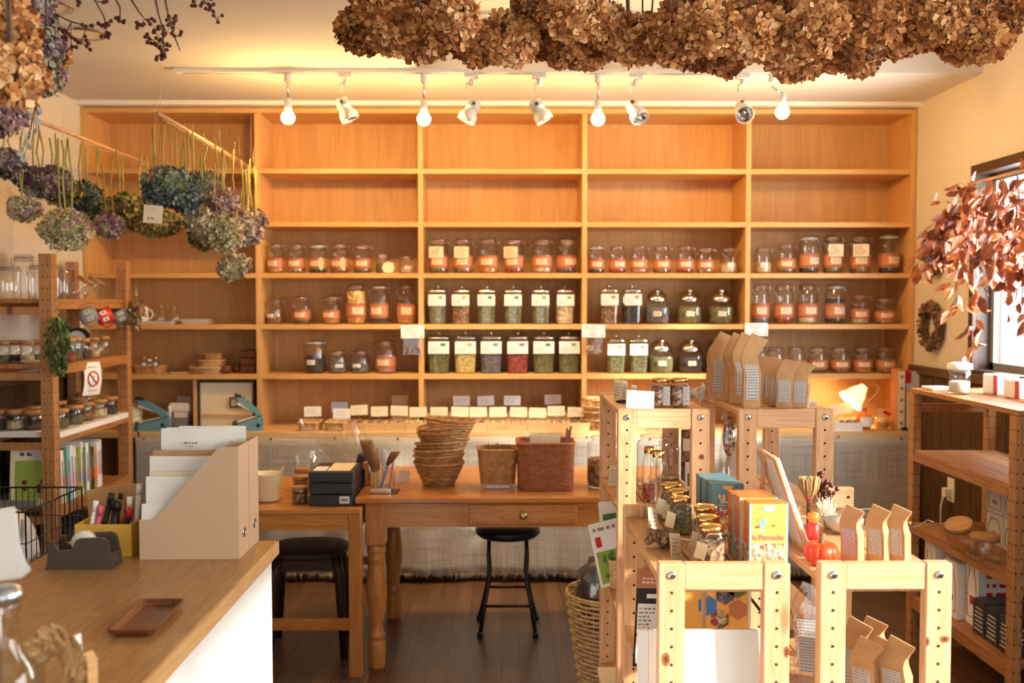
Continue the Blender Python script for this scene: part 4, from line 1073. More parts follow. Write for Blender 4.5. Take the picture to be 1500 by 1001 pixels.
def brush(label, base, mid, top, r0, r1, hand_mat, bm_='broom', n=150):
    t = thing('hand_brush', label, 'brush', base); b_ = Vector(base)
    put('handle', MB().tube([(0, 0, 0), Vector(mid) - b_], .006, 8), hand_mat, t)
    put('bristles', bristles(MB(), Vector(mid) - b_, Vector(top) - b_, r0, r1, n), bm_, t)
P3 = lambda px, py, Y: tuple(PY(px, py, Y))
brush('brown straw brush with bushy head leaning left in the brush stand', P3(549, 716, 4.1), P3(549, 692, 4.1), P3(536, 645, 4.1), .010, .028, 'string')
brush('second straw brush with bushy head behind in the brush stand', P3(555, 716, 4.13), P3(553, 690, 4.13), P3(545, 658, 4.14), .010, .024, 'string', n=110)
brush('blue handled brush with reddish bristles in the brush stand', P3(557, 716, 4.09), P3(568, 682, 4.09), P3(580, 662, 4.09), .008, .020, 'blue')
t = thing('palette_knife', 'pale plastic scoop standing in the brush stand', 'scoop', P3(562, 716, 4.15))
put('blade', MB().lathe([(.001, .09), (.012, .10), (.016, .13), (.012, .16), (.001, .17)], 12, cap=False).xf(Matrix.Diagonal((1, .2, 1, 1))), 'enamel', t); put('handle', MB().tube([(0, 0, 0), (0, 0, .095)], .003, 6), 'enamel', t)
for k, c_ in enumerate(('red', 'white_plastic')):
    single('pencil', MB().tube([(0, 0, 0), (.02, 0, .13)], .0035, 6), c_, '%s pen standing at the right in the brush stand' % ('red' if k == 0 else 'white'), 'pen', P3(570 + 3 * k, 716, 4.1 + .02 * k))
t = thing('scissors', 'scissors with dark blue handle hoop beside the brushes', 'scissors', P3(543, 714, 4.19))
put('hoop', MB().tube([(-.018 + .014 * math.cos(a), 0, .155 + .026 * math.sin(a)) for a in [2 * PI * i / 18 for i in range(18)]], .003, 6, closed=True), 'blue', t)
put('blade', MB().tube([(.0, 0, .0), (-.01, 0, .13)], .005, 4), 'steel', t)
x0 = xat(536, 4.2, 715)
single('wooden_block', MB().boxb(-.032, .032, -.05, .05, 0, .10, bev=.003), 'table_z', 'small orange wooden block behind the brush stand', 'block', (x0 + .01, 4.30, TZ + .001))
mb = MB()
for k in range(3): mb.prism([(-.03 + .02 * k, .0), (.03 + .01 * k, .0), (.045, .04), (.0 + .02 * k, .055 - .01 * k)], -.01 + .012 * k, -.009 + .012 * k)
single('crumpled_tissue', mb, 'paper', 'crumpled white tissue right of the brush stand', 'paper', (xat(584, 4.3, 710), 4.35, TZ + .001), rz=.4)

# ------------------------------------------------------------------ on the side table
YS_ = 4.0
x0, x1 = xat(452, YS_, 740), xat(517, YS_, 740); h = zat(691, YS_) - SZ
t = thing('drawer_box', 'black three tier drawer box on the side table', 'box', ((x0 + x1) / 2, YS_ + .12, SZ + .001)); w = x1 - x0
for k in range(3):
    put('drawer', MB().boxb(-w / 2, w / 2, -.12, .12, h / 3 * k + .001, h / 3 * (k + 1) - .002, bev=.004), 'darkgrey', t)
put('label', MB().boxb(w * .2, w * .42, -.122, -.1202, .012, .040).boxb(w * .23, w * .39, -.1225, -.1221, .02, .032, 1), ['paper', 'ink_soft'], t)
put('top_paper', MB().boxb(-w * .1, w * .42, -.10, .09, h - .001, h + .001).boxb(-w * .42, -w * .14, -.10, -.0, h - .001, h + .001, 1), ['paper_cream', 'paper'], t)
# white tub with ears
x0, x1 = xat(380, YS_ + .05, 700), xat(424, YS_ + .05, 700); r = (x1 - x0) / 2; zt_ = zat(694, YS_ + .1) - SZ
mb = MB(); N = 36; prof = [(.001, .002), (r * .74, .002), (r * .78, .01), (r * .98, .97), (r * 1.04, 1.0), (r * 1.0, .985), (r * .93, .95), (r * .74, .03), (.001, .02)]
for q, zz in prof:
    for i in range(N):
        a = 2 * PI * i / N; z = zz * zt_ if zz > .1 else zz
        if zz > .9: z += zt_ * .22 * abs(math.cos(a)) ** 8
        mb.v.append((q * math.cos(a), q * math.sin(a), z))
for j in range(len(prof) - 1):
    for i in range(N):
        a = j * N + i; b_ = j * N + (i + 1) % N; mb.f.append((a, b_, b_ + N, a + N)); mb.m.append(0); mb.sm.append(True)
t = thing('plastic_tub', 'ivory flexible plastic tub with raised handle ears on the side table', 'tub', (xat(391, YS_ + .1, 700), YS_ + .12, SZ + .001)); put('body', mb, 'ivory', t)
for k in range(5):
    q = .8 + .19 * (k + 1) / 6; put('rib', MB().tube([(r * (q + .012) * math.cos(a), r * (q + .012) * math.sin(a), zt_ * (k + 1) / 6) for a in [2 * PI * i / 36 for i in range(36)]], .0012, 4, closed=True), 'ivory', t)
def wood_jar(x, y, z, w, h, cont, fill, label, rz=0, rot=None, group=None, lidh=.018):
    t = thing('glass_jar', label, 'jar', (x, y, z), rz, group, rot); w = round(w, 3); h = round(h, 2); r = w / 2
    def b(): return MB().lathe([(.001, .002), (r * .9, 0), (r, h * .07), (r, h * .8), (r * .93, h * .87), (r * .88, h - lidh * .8)], 20, cap=False).mesh('body', ['glass'])
    def l(): return MB().lathe([(r * .86, h - lidh - .003), (r * .87, h - lidh), (r * .97, h - lidh), (r * .99, h - .003), (r * .95, h)], 20).mesh('lid', ['lidwood'])
    put('body', cached(('wb', w, h), b), None, t); put('lid', cached(('wl', w, h), l), None, t)
    if cont:
        put('contents', cached(('wc', w, h, cont, fill), lambda: MB().lathe([(r * .88, .005), (r * .94, h * .1), (r * .94, max(h * .12, h * fill))], 18).mesh('contents', [cont])), None, t)
    return t
for i, (px, py0, py1, Y, s_) in enumerate(((438, 714, 743, 4.05, 'in front'), (439, 698, 726, 4.18, 'in the middle'), (441, 688, 710, 4.32, 'at the back'))):
    x = xat(px, Y, 720); wood_jar(x, Y + .02, SZ + .001, .066, zat(py0, Y) - SZ, 'c_brown', .6, 'small wooden lidded jar beside the black drawer box, ' + s_, group='small jars beside the drawer box')
# crumpled clear bag behind the drawer box
t = thing('plastic_bag', 'large crumpled clear plastic bag behind the black drawer box', 'bag', (xat(490, 4.36, 700), 4.40, SZ + .001))
mb = MB(); n = 22
for j in range(n + 1):
    for i in range(n + 1):
        u, v_ = i / n * 2 - 1, j / n
        mb.v.append((u * (.20 - .05 * v_) + .02 * math.sin(7 * v_ + 3 * u), .05 * math.sin(3 * u + 4 * v_) * (1 - .5 * v_) + .012 * math.sin(17 * u + 11 * v_), v_ * (.27 + .04 * math.sin(5 * u) + .012 * math.sin(16 * u)) + .001))
for j in range(n):
    for i in range(n):
        a = j * (n + 1) + i; mb.f.append((a, a + 1, a + n + 2, a + n + 1)); mb.m.append(0); mb.sm.append(True)
put('film', mb, 'film', t)
t = thing('dark_bag', 'dark slim bag of tools between drawer box and brushes', 'bag', (xat(529, 4.28, 730), 4.28, SZ + .001))
put('body', MB().boxb(-.03, .03, -.03, .05, 0, .12, bev=.01).box((0, .01, .14), (.04, .03, .06), 0, (0, .3, 0), .006), 'cloth_dark', t)

# ------------------------------------------------------------------ on the sales counter
def filebox(y, label, open_):
    t = thing('file_box', label, 'file box', (-.74, y, KZ + .0005), 0, 'beige file boxes on the counter')
    L0, L1, W, H = -.118, .117, .094, .268; e = .0025; pl = [(L0, 0), (L1, 0), (L1, H), (L1 - .045, H), (L0 + .036, .094), (L0, .094)]
    for a in (0, W - e): put('side', MB().prism(pl, a, a + e), 'file_beige', t)
    put('spine', MB().boxb(L1 - e, L1, e + .0003, W - e - .0003, 0, H), 'file_beige', t)
    put('front', MB().boxb(L0, L0 + e, e + .0003, W - e - .0003, 0, .094), 'file_beige', t)
    put('base', MB().boxb(L0 + e, L1 - e, e, W - e, 0, e), 'file_beige', t)
    rg = put('ring', MB().tube([(L1 + .0006, W / 2 + .011 * math.cos(a), .055 + .011 * math.sin(a)) for a in [2 * PI * i / 20 for i in range(20)]], .0022, 6, closed=True), 'steel', t)
    put('finger_hole', MB().merge(MB().lathe([(.0095, 0), (.0095, .0008)], 18), Matrix.Translation((L1, W / 2, .055)) @ Matrix.Rotation(PI / 2, 4, 'Y')), 'black', t)
    return t
filebox(2.345, 'beige cardboard file box nearest the front of the counter', 1); filebox(2.444, 'beige cardboard file box, the rear one on the counter', 1)
def flat_bag(x0, x1, z1, y, label, mat='paper', group='white paper bags in the file boxes', logo=False, th=.006, z0=.905, lean=0):
    w = x1 - x0; h = z1 - z0
    t = thing('paper_bag', label, 'bag', (x0, y, z0), 0, group)
    mb = MB(); n = 8
    for s_ in (0, 1):
        for j in range(n + 1):
            for i in range(n + 1):
                u, v_ = i / n, j / n; b_ = th / 2 * (math.sin(PI * u) ** .4) * (1 - .7 * v_)
                mb.v.append((u * w, (b_ if s_ else -b_) + .0015 * math.sin(9 * u + 7 * v_) + lean * v_ * h, v_ * h))
    for s_ in (0, 1):
        o = s_ * (n + 1) ** 2
        for j in range(n):
            for i in range(n):
                a = o + j * (n + 1) + i; f = (a, a + 1, a + n + 2, a + n + 1); mb.f.append(f[::-1] if s_ else f); mb.m.append(0); mb.sm.append(True)
    put('sheet', mb, mat, t)
    if logo:
        m2 = MB(); dashes(m2, w * .36, w * .56, h - .040, h - .030, -.0075, 1, 0, 1); dashes(m2, w * .42, w * .52, h - .046, h - .041, -.0075, 1, 0, 1); put('print', m2, 'ink_soft', t)
    return t
Zp = lambda py, Y: zat(py, Y)
YY = 2.36
flat_bag(xat(208, YY, 740), xat(330, YY, 740), Zp(737, YY), 2.357, 'lowest small white paper bag, foremost in the front file box')
flat_bag(xat(211, YY, 700), xat(330, YY, 700), Zp(697, 2.375), 2.372, 'white paper bag behind the lowest one in front box')
flat_bag(xat(213, YY, 700), xat(326, YY, 700), Zp(690, 2.39), 2.387, 'cream paper bag edge between white bags in front box', 'paper_cream')
flat_bag(xat(219, 2.40, 690), xat(342, 2.40, 690), Zp(667, 2.41), 2.402, 'pale lilac printed paper bag in the front file box', 'paper')
flat_bag(xat(225, 2.42, 690), xat(345, 2.42, 690), Zp(658, 2.43), 2.417, 'kraft brown bag behind the lilac one in front box', 'kraft')
flat_bag(xat(237, 2.47, 640), xat(333, 2.47, 640), Zp(627, 2.47), 2.465, 'large white paper bag with small script logo, rear file box', logo=True, th=.01)
flat_bag(xat(244, 2.49, 640), xat(346, 2.49, 640), Zp(626, 2.49), 2.490, 'large plain white paper bag behind the script logo bag', th=.01)
flat_bag(xat(262, 2.51, 640), xat(360, 2.51, 640), Zp(624, 2.51), 2.513, 'rearmost white paper bag standing out of the rear file box', th=.01)
# tape dispenser
t = thing('tape_dispenser', 'grey brown tape dispenser on the counter', 'tape dispenser', (-.965, 2.29, KZ + .0005), .0)
mb = MB()
def loft(mb, secs, mi=0):
    n = len(secs[0]); o = len(mb.v)
    for s_ in secs: mb.v += [tuple(p) for p in s_]
    for k in range(len(secs) - 1):
        for i in range(n):
            a = o + k * n + i; b_ = o + k * n + (i + 1) % n; mb.f.append((a, b_, b_ + n, a + n)); mb.m.append(mi); mb.sm.append(False)
    mb.f.append(tuple(o + i for i in range(n))[::-1]); mb.m.append(mi); mb.sm.append(False)
    mb.f.append(tuple(o + (len(secs) - 1) * n + i for i in range(n))); mb.m.append(mi); mb.sm.append(False)
    return mb
pb = [(-.075, 0), (.075, 0), (.074, .02), (.066, .062), (.060, .070), (.052, .073), (.002, .071), (-.006, .066), (-.013, .050), (-.02, .044), (-.046, .044), (-.052, .050), (-.056, .064), (-.062, .066), (-.066, .060), (-.070, .035)]
mb = MB()
loft(mb, [[(x * 1.0, y_, z) for x, z in pb] for y_ in (-.032, -.024)]); loft(mb, [[(x, y_, z) for x, z in pb] for y_ in (.024, .032)])
mb.boxb(-.074, .074, -.024, .024, 0, .036)
mb.boxb(-.076, .077, -.0335, .0335, 0, .005)
put('body', mb, 'dispenser', t)
r_ = put('tape_roll', MB().lathe([(.012, -.010), (.026, -.010), (.026, .010), (.012, .010)], 28, cap=False), 'enamel', t, (-.0, 0, .056), (PI / 2, 0, 0)); r_.location.x = .0
put('cutter', MB().boxb(-.073, -.068, -.012, .012, .040, .058), 'steel', t)
# pen box
t = thing('pen_box', 'yellow wooden desk box holding pens, behind the tape dispenser', 'box', (-.955, 2.43, KZ + .0005), 0); w, d, h = .135, .11, .077; a = .006
mb = MB(); mb.boxb(-w / 2, w / 2, -d / 2, -d / 2 + a, 0, h).boxb(-w / 2, w / 2, d / 2 - a, d / 2, 0, h).boxb(-w / 2, -w / 2 + a, -d / 2 + a, d / 2 - a, 0, h).boxb(w / 2 - a, w / 2, -d / 2 + a, d / 2 - a, 0, h).boxb(-w / 2 + a, w / 2 - a, -d / 2 + a, d / 2 - a, 0, a)
put('body', mb, 'yellowbox', t); put('divider', MB().boxb(-.002, .002, -d / 2 + a, d / 2 - a, a, h - .01), 'yellowbox', t)
for i, (x, y, dx, dz, c, r0, nm) in enumerate(((-.052, -.02, .018, .115, 'paper', .006, 'white marker pen leaning at the left of the pen box'), (-.040, -.025, .02, .105, 'pink', .006, 'magenta pen leaning in the pen box'), (-.035, .0, .03, .13, 'black', .007, 'black pen leaning at the left in the pen box'),
        (-.018, .02, .028, .125, 'black_metal', .005, 'slim black pen in the middle of the pen box'), (.002, -.01, .012, .115, 'black', .011, 'thick black marker in the middle of the pen box'), (.012, .01, .02, .105, 'red', .005, 'thin red pen in the middle of the pen box'),
        (.02, -.025, .03, .100, 'black_metal', .007, 'black pen with red cap in the pen box'), (.042, -.02, .008, .125, 'white_plastic', .006, 'white pen standing at the right of the pen box'), (.05, .01, .012, .150, 'white_plastic', .006, 'tall white correction pen at the right of pen box'))):
    p_ = thing('pen', nm, 'pen', (-.955 + x, 2.43 + y, KZ + .008))
    put('barrel', MB().tube([(0, 0, 0), (dx, 0, dz - .02)], r0, 10), c, p_); put('cap', MB().tube([(dx, 0, dz - .0199), (dx * 1.2, 0, dz + .005)], r0 * 1.12, 10), 'red' if i == 6 else c, p_)
o = single('cardboard_piece', MB().prism([(-.05, 0), (.05, 0), (.075, .13), (-.02, .10)], -.001, .001), 'kraft', 'torn piece of brown card leaning in the pen box', 'card', (-.905, 2.46, KZ + .01), rz=.1)
o = single('paper_bag', MB().prism([(-.06, 0), (.055, 0), (.065, .155), (-.065, .135)], -.004, .004), 'kraft', 'crumpled kraft paper bag standing behind the pen box', 'bag', (-.98, 2.50, KZ + .001), rz=-.1)
# wooden coin tray
mb = MB(); w, d, h = .088, .195, .016
secs = [(1.0, .004, 0), (.94, 0, .0), (.97, .0, .0)]
def rr_(w, d, r, z, n=5):
    out = []
    for (cx_, cy_, a0) in ((w / 2 - r, d / 2 - r, 0), (-w / 2 + r, d / 2 - r, PI / 2), (-w / 2 + r, -d / 2 + r, PI), (w / 2 - r, -d / 2 + r, 1.5 * PI)):
        for i in range(n + 1): a = a0 + PI / 2 * i / n; out.append((cx_ + r * math.cos(a), cy_ + r * math.sin(a), z))
    return out
def rrloft(rings, mi=0):
    mb = MB(); n = len(rings[0])
    for r in rings: mb.v += r
    for k in range(len(rings) - 1):
        for i in range(n):
            a = k * n + i; b_ = k * n + (i + 1) % n; mb.f.append((a, b_, b_ + n, a + n)); mb.m.append(mi); mb.sm.append(False)
    mb.f.append(tuple(range(n))[::-1]); mb.m.append(mi); mb.sm.append(False)
    k = (len(rings) - 1) * n; mb.f.append(tuple(k + i for i in range(n))); mb.m.append(mi); mb.sm.append(False)
    return mb
mb = rrloft([rr_(w - .02, d - .02, .01, 0), rr_(w - .004, d - .004, .012, h * .6), rr_(w, d, .012, h), rr_(w - .006, d - .006, .011, h), rr_(w - .022, d - .022, .008, .005)])
single('wooden_tray', mb, 'walnut', 'small rectangular dark wooden coin tray on the counter', 'tray', (-.676, 1.885, KZ + .0005), rz=.02)
# foreground things at the near left of the counter
def foreground():
    Yn = 1.45; x = xat(122, Yn, 960)
    t = thing('wooden_stand', 'small pale wooden card stand at the near left of the counter', 'stand', (x + .006, Yn, KZ + .0005), -.5)
    put('block', MB().prism([(-.011, 0), (.011, 0), (.011, .085), (.0, .096), (-.011, .088)], -.009, .009, 'y'), 'counter_edge', t)
    put('card', MB().box((-.019, -.004, .062), (.003, .030, .11), 0, (.0, -.1, .2)), 'paper', t)
    Yw = 1.42; x = xat(78, Yw, 975)
    t = thing('straw_wreath', 'tan straw wreath beside the glass bottle, near left corner', 'wreath', (x, Yw, KZ + .001))
    mb = MB()
    for i in range(420):
        a = R.uniform(0, 2 * PI); b_ = R.uniform(0, 2 * PI); rr = 1 + .35 * math.cos(b_)
        q = Vector((.030 * rr * math.cos(a), .016 * math.sin(b_), .050 * rr * math.sin(a))) + Vector((0, 0, .074))
        tdir = Vector((math.cos(a + 1.2), R.uniform(-.4, .4), math.sin(a + 1.2))) * .010; u = Vector((math.cos(a), 0, math.sin(a))) * .003
        mb.add([(v[0], v[1], max(v[2], .0)) for v in (q - tdir - u, q + tdir - u, q + tdir + u, q - tdir + u)], [(0, 1, 2, 3)])
    put('straw', mb, 'broom_pale', t)
    Yb = 1.30; x = xat(8, Yb, 860)
    t = thing('glass_bottle', 'clear glass bottle with pale label at the near left corner', 'bottle', (x, Yb, KZ + .001), 0)
    put('body', MB().lathe([(.001, .002), (.040, 0), (.043, .01), (.043, .10), (.034, .13), (.017, .155), (.014, .20), (.018, .208), (.016, .214)], 26, cap=False), 'glass', t)
    put('stopper', MB().lathe([(.012, .21), (.019, .216), (.022, .226), (.016, .236), (.001, .238)], 20), 'steel', t)
    put('label', MB().boxb(.006, .044, -.046, -.045, .035, .088), 'paper', t)
    put('contents', MB().lathe([(.038, .004), (.040, .012), (.040, .09)], 22), 'c_brown', t)
    Yc = 1.36; x = xat(8, Yc, 830); z0_ = zat(850, Yc) - KZ; z1_ = zat(742, Yc) - KZ
    tg = thing('card_tag', 'large pale cream card above the glass bottle, near left edge', 'card', (x, Yc, KZ + .001), 0)
    put('sheet', MB().prism([(-.05, z0_ - .005), (.022, z0_ + .004), (.034, z0_ + .014), (.022, z0_ + .04), (.014, z1_), (-.05, z1_ - .012)], -.001, .0005), 'paper', tg)
    put('holder', MB().tube([(-.01, .002, 0), (-.01, .002, z0_ + .02)], .0012, 5), 'steel', tg)
    single('candy', MB().ball((0, 0, .035), .012, 10, 6).tube([(0, 0, 0), (0, 0, .03)], .001, 4), 'pink', 'small pink wrapped candy beside the straw wreath', 'candy', (xat(70, 1.38, 985), 1.375, KZ + .001))
foreground()
# ------------------------------------------------------------------ kraft bags
def kraft_bag(x, y, z, w, d, h, label, rz=0, lean=(0, 0), group=None, fold=.25, sticker='front', mat='kraft', name='kraft_bag'):
    t = thing(name, label, 'bag', (x, y, z), rz, group)
    def f():
        mb = MB(); n = 12; N = 8
        for j in range(n + 1):
            v_ = j / n; s_ = max(0, v_ - .55) / .45
            dd = d * (1 - s_ ** .8) * .5 + .002; ww = w / 2
            lx = lean[0] * h * v_ ** 1.6; ly = lean[1] * h * v_ ** 1.6
            tz = 0
            if v_ > .72: k_ = (v_ - .72) / .28; ly += -.10 * h * fold * k_; lx += .09 * h * k_; tz = k_
            if .5 < v_ < .95: lx -= .045 * h * math.sin(PI * (v_ - .5) / .45)
            pinch = dd * (1 - .55 * math.sin(PI * min(1, v_ * 1.1)) * .5)
            ring = [(-ww, -dd), (-ww * .4, -dd * 1.06), (ww * .4, -dd * 1.06), (ww, -dd), (ww - .35 * dd * min(1, v_ * 3), 0), (ww, dd), (-ww, dd), (-ww + .35 * dd * min(1, v_ * 3), 0)]
            for a, b_ in ring: mb.v.append((a + lx, b_ + ly, v_ * h - tz * h * .05 * (a / ww)))
        for j in range(n):
            for i in range(N):
                a = j * N + i; b_ = j * N + (i + 1) % N; mb.f.append((a, b_, b_ + N, a + N)); mb.m.append(0); mb.sm.append(False)
        mb.f.append(tuple(range(N))[::-1]); mb.m.append(0); mb.sm.append(False)
        mb.f.append(tuple(n * N + i for i in range(N))); mb.m.append(0); mb.sm.append(False)
        return mb.mesh('bag_body', [mat])
    put('bag_body', cached(('kb', round(w, 3), round(d, 3), round(h, 3), lean, fold, mat), f), None, t)
    if sticker:
        mb = MB(); zz = [.12, .3, .45, .6]
        wl = w * .36; pts = []
        for v_ in zz:
            s_ = max(0, v_ - .55) / .45; dd = d * (1 - s_ ** .8) * .5 + .002
            pts.append((lean[0] * h * v_ ** 1.6 - (.045 * h * math.sin(PI * (v_ - .5) / .45) if v_ > .5 else 0), lean[1] * h * v_ ** 1.6 - dd * 1.06 - .0012, v_ * h))
        for k in range(3):
            (ax, ay, az), (bx2, by2, bz) = pts[k], pts[k + 1]
            mb.quad((ax - wl, ay, az), (ax + wl, ay, az), (bx2 + wl, by2, bz), (bx2 - wl, by2, bz), 0)
            rows = 4
            for r_ in range(rows):
                q0, q1 = (r_ + .25) / rows, (r_ + .62) / rows; u = -wl * .85
                while u < wl * .75:
                    ww2 = R.uniform(.003, .010); e = min(u + ww2, wl * .85)
                    P_ = lambda u_, q: (ax + (bx2 - ax) * q + u_, ay + (by2 - ay) * q - .0006, az + (bz - az) * q)
                    mb.quad(P_(u, q0), P_(e, q0), P_(e, q1), P_(u, q1), 1); u = e + .0022
        put('sticker', mb, ['sticker', 'ink_soft'], t)
    return t
# on the right low rack
LS = .9425
for i, px in enumerate((1249, 1287, 1317)):
    Y = 2.16 - .03 * i * 0; x = xat(px, Y, 800)
    kraft_bag(x, Y, LS, .040, .026, .121, 'small kraft bag with grey sticker, %s on the right low rack' % nth(i, 3), rz=-.8, lean=(.03, -.12), group='kraft bags on the right low rack top')
# plump pumpkin
t = thing('pumpkin', 'small bright orange toy pumpkin on the right low rack', 'pumpkin', (xat(1204, 2.12, 805), 2.125, LS), .39)
mb = MB(); N = 72; rows = 16; rp = .0375
for j in range(rows + 1):
    ph = PI * j / rows
    for i in range(N):
        a = 2 * PI * i / N; g = 1 - .13 * (1 - abs(math.sin(4.0 * a))) ** 3
        q = math.sin(ph) ** .8 * rp * g; z = .0275 - .0275 * math.cos(ph)
        if j > rows * .7: z -= .008 * ((j - rows * .7) / (rows * .3)) ** 1.5
        mb.v.append((q * math.cos(a), q * math.sin(a), z))
for j in range(rows):
    for i in range(N):
        a = j * N + i; b_ = j * N + (i + 1) % N; mb.f.append((a, b_, b_ + N, a + N)); mb.m.append(0); mb.sm.append(True)
put('body', mb, 'pumpkin', t); put('stalk', MB().tube([(0, 0, .044), (.001, 0, .055), (.004, 0, .068)], .005, 8, radii=[.008, .005, .006]), 'stalk', t)
# red candle pair, mini broom, berries, glass dish, dried corn etc.
Y = 2.36; x = xat(1191, Y, 790)
t = thing('toy_figure', 'small red and orange candle figure behind the pumpkin', 'figure', (x, Y, LS))
put('base', MB().lathe([(.016, 0), (.017, .01), (.015, .035), (.010, .04)], 16), 'red', t); put('top', MB().lathe([(.010, .0401), (.015, .05), (.013, .062), (.001, .066)], 16, cap=False), 'orange', t)
Y = 2.50; x = xat(1184, Y, 770)
t = thing('mini_broom', 'little pale straw hand broom standing head up on the rack', 'broom', (x, Y, LS))
put('handle', MB().tube([(0, 0, 0), (0, 0, .07)], .005, 8), 'twig', t); put('straw', bristles(MB(), (0, 0, .065), (0, 0, .125), .006, .030, 220), 'broom_pale', t); put('binding', MB().tube([(.008 * math.cos(a), .006 * math.sin(a), .07) for a in [2 * PI * i / 12 for i in range(12)]], .0025, 5, closed=True), 'red', t)
Y = 2.56; x = xat(1207, Y, 770)
t = thing('berry_spray', 'small arrangement of dark red berries on twigs behind the pumpkin', 'berries', (x, Y, LS))
bmesh_ = MB().ball((0, 0, 0), .0065, 8, 5).mesh('berry', ['berry'])
tw = MB()
for i in range(22):
    q = Vector((R.uniform(-.03, .03), R.uniform(-.02, .02), R.uniform(.06, .125))); tw.tube([(0, 0, 0), q * .6 + Vector((0, 0, .01)), q], .0012, 4)
    put('berry', bmesh_, None, t, q)
put('twigs', tw, 'twig', t)
tw = MB()
for i in range(40): q = Vector((R.uniform(-.03, .02), R.uniform(-.02, .02), R.uniform(.02, .085))); tw.tube([(R.uniform(-.01, .01), 0, 0), q], .0016, 4)
single('twig_bundle', tw, 'paper_cream', 'pale bundle of dried stalks beside the red berries', 'twigs', (xat(1213, 2.46, 800), 2.46, LS))
t = thing('glass_dish', 'round glass lidded dish with white contents behind the kraft bags', 'dish', (xat(1236, 2.42, 800), 2.42, LS))
put('bowl', MB().lathe([(.001, .002), (.02, 0), (.045, .012), (.052, .035), (.046, .052), (.040, .058)], 24, cap=False), 'glass', t)
put('contents', MB().lathe([(.02, .004), (.042, .016), (.047, .036), (.001, .046)], 20, cap=False), 'fabric_white', t)
t = thing('glass_dish', 'clear glass dish with upright clip between the kraft bags', 'dish', (xat(1268, 2.46, 800), 2.47, LS))
put('bowl', MB().lathe([(.001, .002), (.02, 0), (.040, .012), (.045, .035), (.040, .05)], 24, cap=False), 'glass', t)
put('clasp', MB().tube([(-.04, -.01, .05), (0, -.05, .06), (.04, -.01, .05)], .002, 5), 'steel', t)
single('wooden_block', MB().boxb(-.035, .035, -.01, .01, 0, .055, bev=.003).merge(MB().lathe([(.004, 0), (.004, .001)], 10), Matrix.Translation((.02, -.0105, .03)) @ Matrix.Rotation(PI / 2, 4, 'X'), 1), ['pine_x', 'hole'], 'small pale wooden block with a hole behind the kraft bags', 'block', (xat(1232, 2.56, 770), 2.575, LS + .0305))
t = thing('potpourri_cluster', 'cluster of brown gold dried berries between the two right kraft bags', 'berries', (xat(1303, 2.4, 800), 2.36, LS))
tw = MB(); bg_ = MB().ball((0, 0, 0), .0045, 7, 4).mesh('berry', ['c_gold'])
for i in range(46):
    q = Vector((R.uniform(-.028, .028), R.uniform(-.02, .02), R.uniform(.006, .062)))
    if i % 3 == 0: tw.tube([(0, 0, .004), q], .001, 4)
    put('berry', bg_, None, t, q)
tw.tube([(0, 0, .02), (.05, 0, .03), (.075, 0, .045), (.09, 0, .04)], .0014, 4); put('twigs', tw, 'twig', t)
# easel frame leaning on the right low rack
t = thing('display_easel', 'small wooden easel holding a framed board, seen from the side', 'easel', (0, 0, 0))
E = lambda px, py, Y: PY(px, py, Y)
bd = MB(); c0, c1, c2, c3 = E(1112, 660, 2.38), E(1136, 674, 2.26), E(1181, 802, 2.22), E(1160, 795, 2.34)
nrm = (c1 - c0).cross(c3 - c0).normalized() * .010
def slab(mb, pts, off, mi=0):
    return mb.add([p for p in pts] + [p + off for p in pts], [(0, 1, 2, 3), (7, 6, 5, 4), (0, 4, 5, 1), (1, 5, 6, 2), (2, 6, 7, 3), (3, 7, 4, 0)], mi)
t.location = (c3.x, c3.y, LS + .001)
o = t.location
fr_z = (c2.z + c3.z) / 2
slab(bd, [p - o for p in (c0, c1, c2, c3)], nrm); put('board', bd, 'trim_white', t)
fr = MB()
for a, b_ in ((c0, c1), (c1, c2), (c2, c3), (c3, c0)): fr.tube([a - o, b_ - o], .006, 6)
put('frame', fr, 'pine', t)
lg = MB(); ap = E(1120, 668, 2.34)
for q in (E(1112, 740, 2.44), E(1176, 812, 2.40)):
    q = Vector((q.x, q.y, LS + .001)) if q.z < LS + .05 else q
    put('leg', MB().tube([ap - o, (q.x - o.x, q.y - o.y, 0)], .006, 6), 'pine', t)
put('ledge', MB().tube([c3 - o + Vector((-.01, .0, -.006)), c2 - o + Vector((.01, 0, -.006))], .006, 6), 'pine', t)

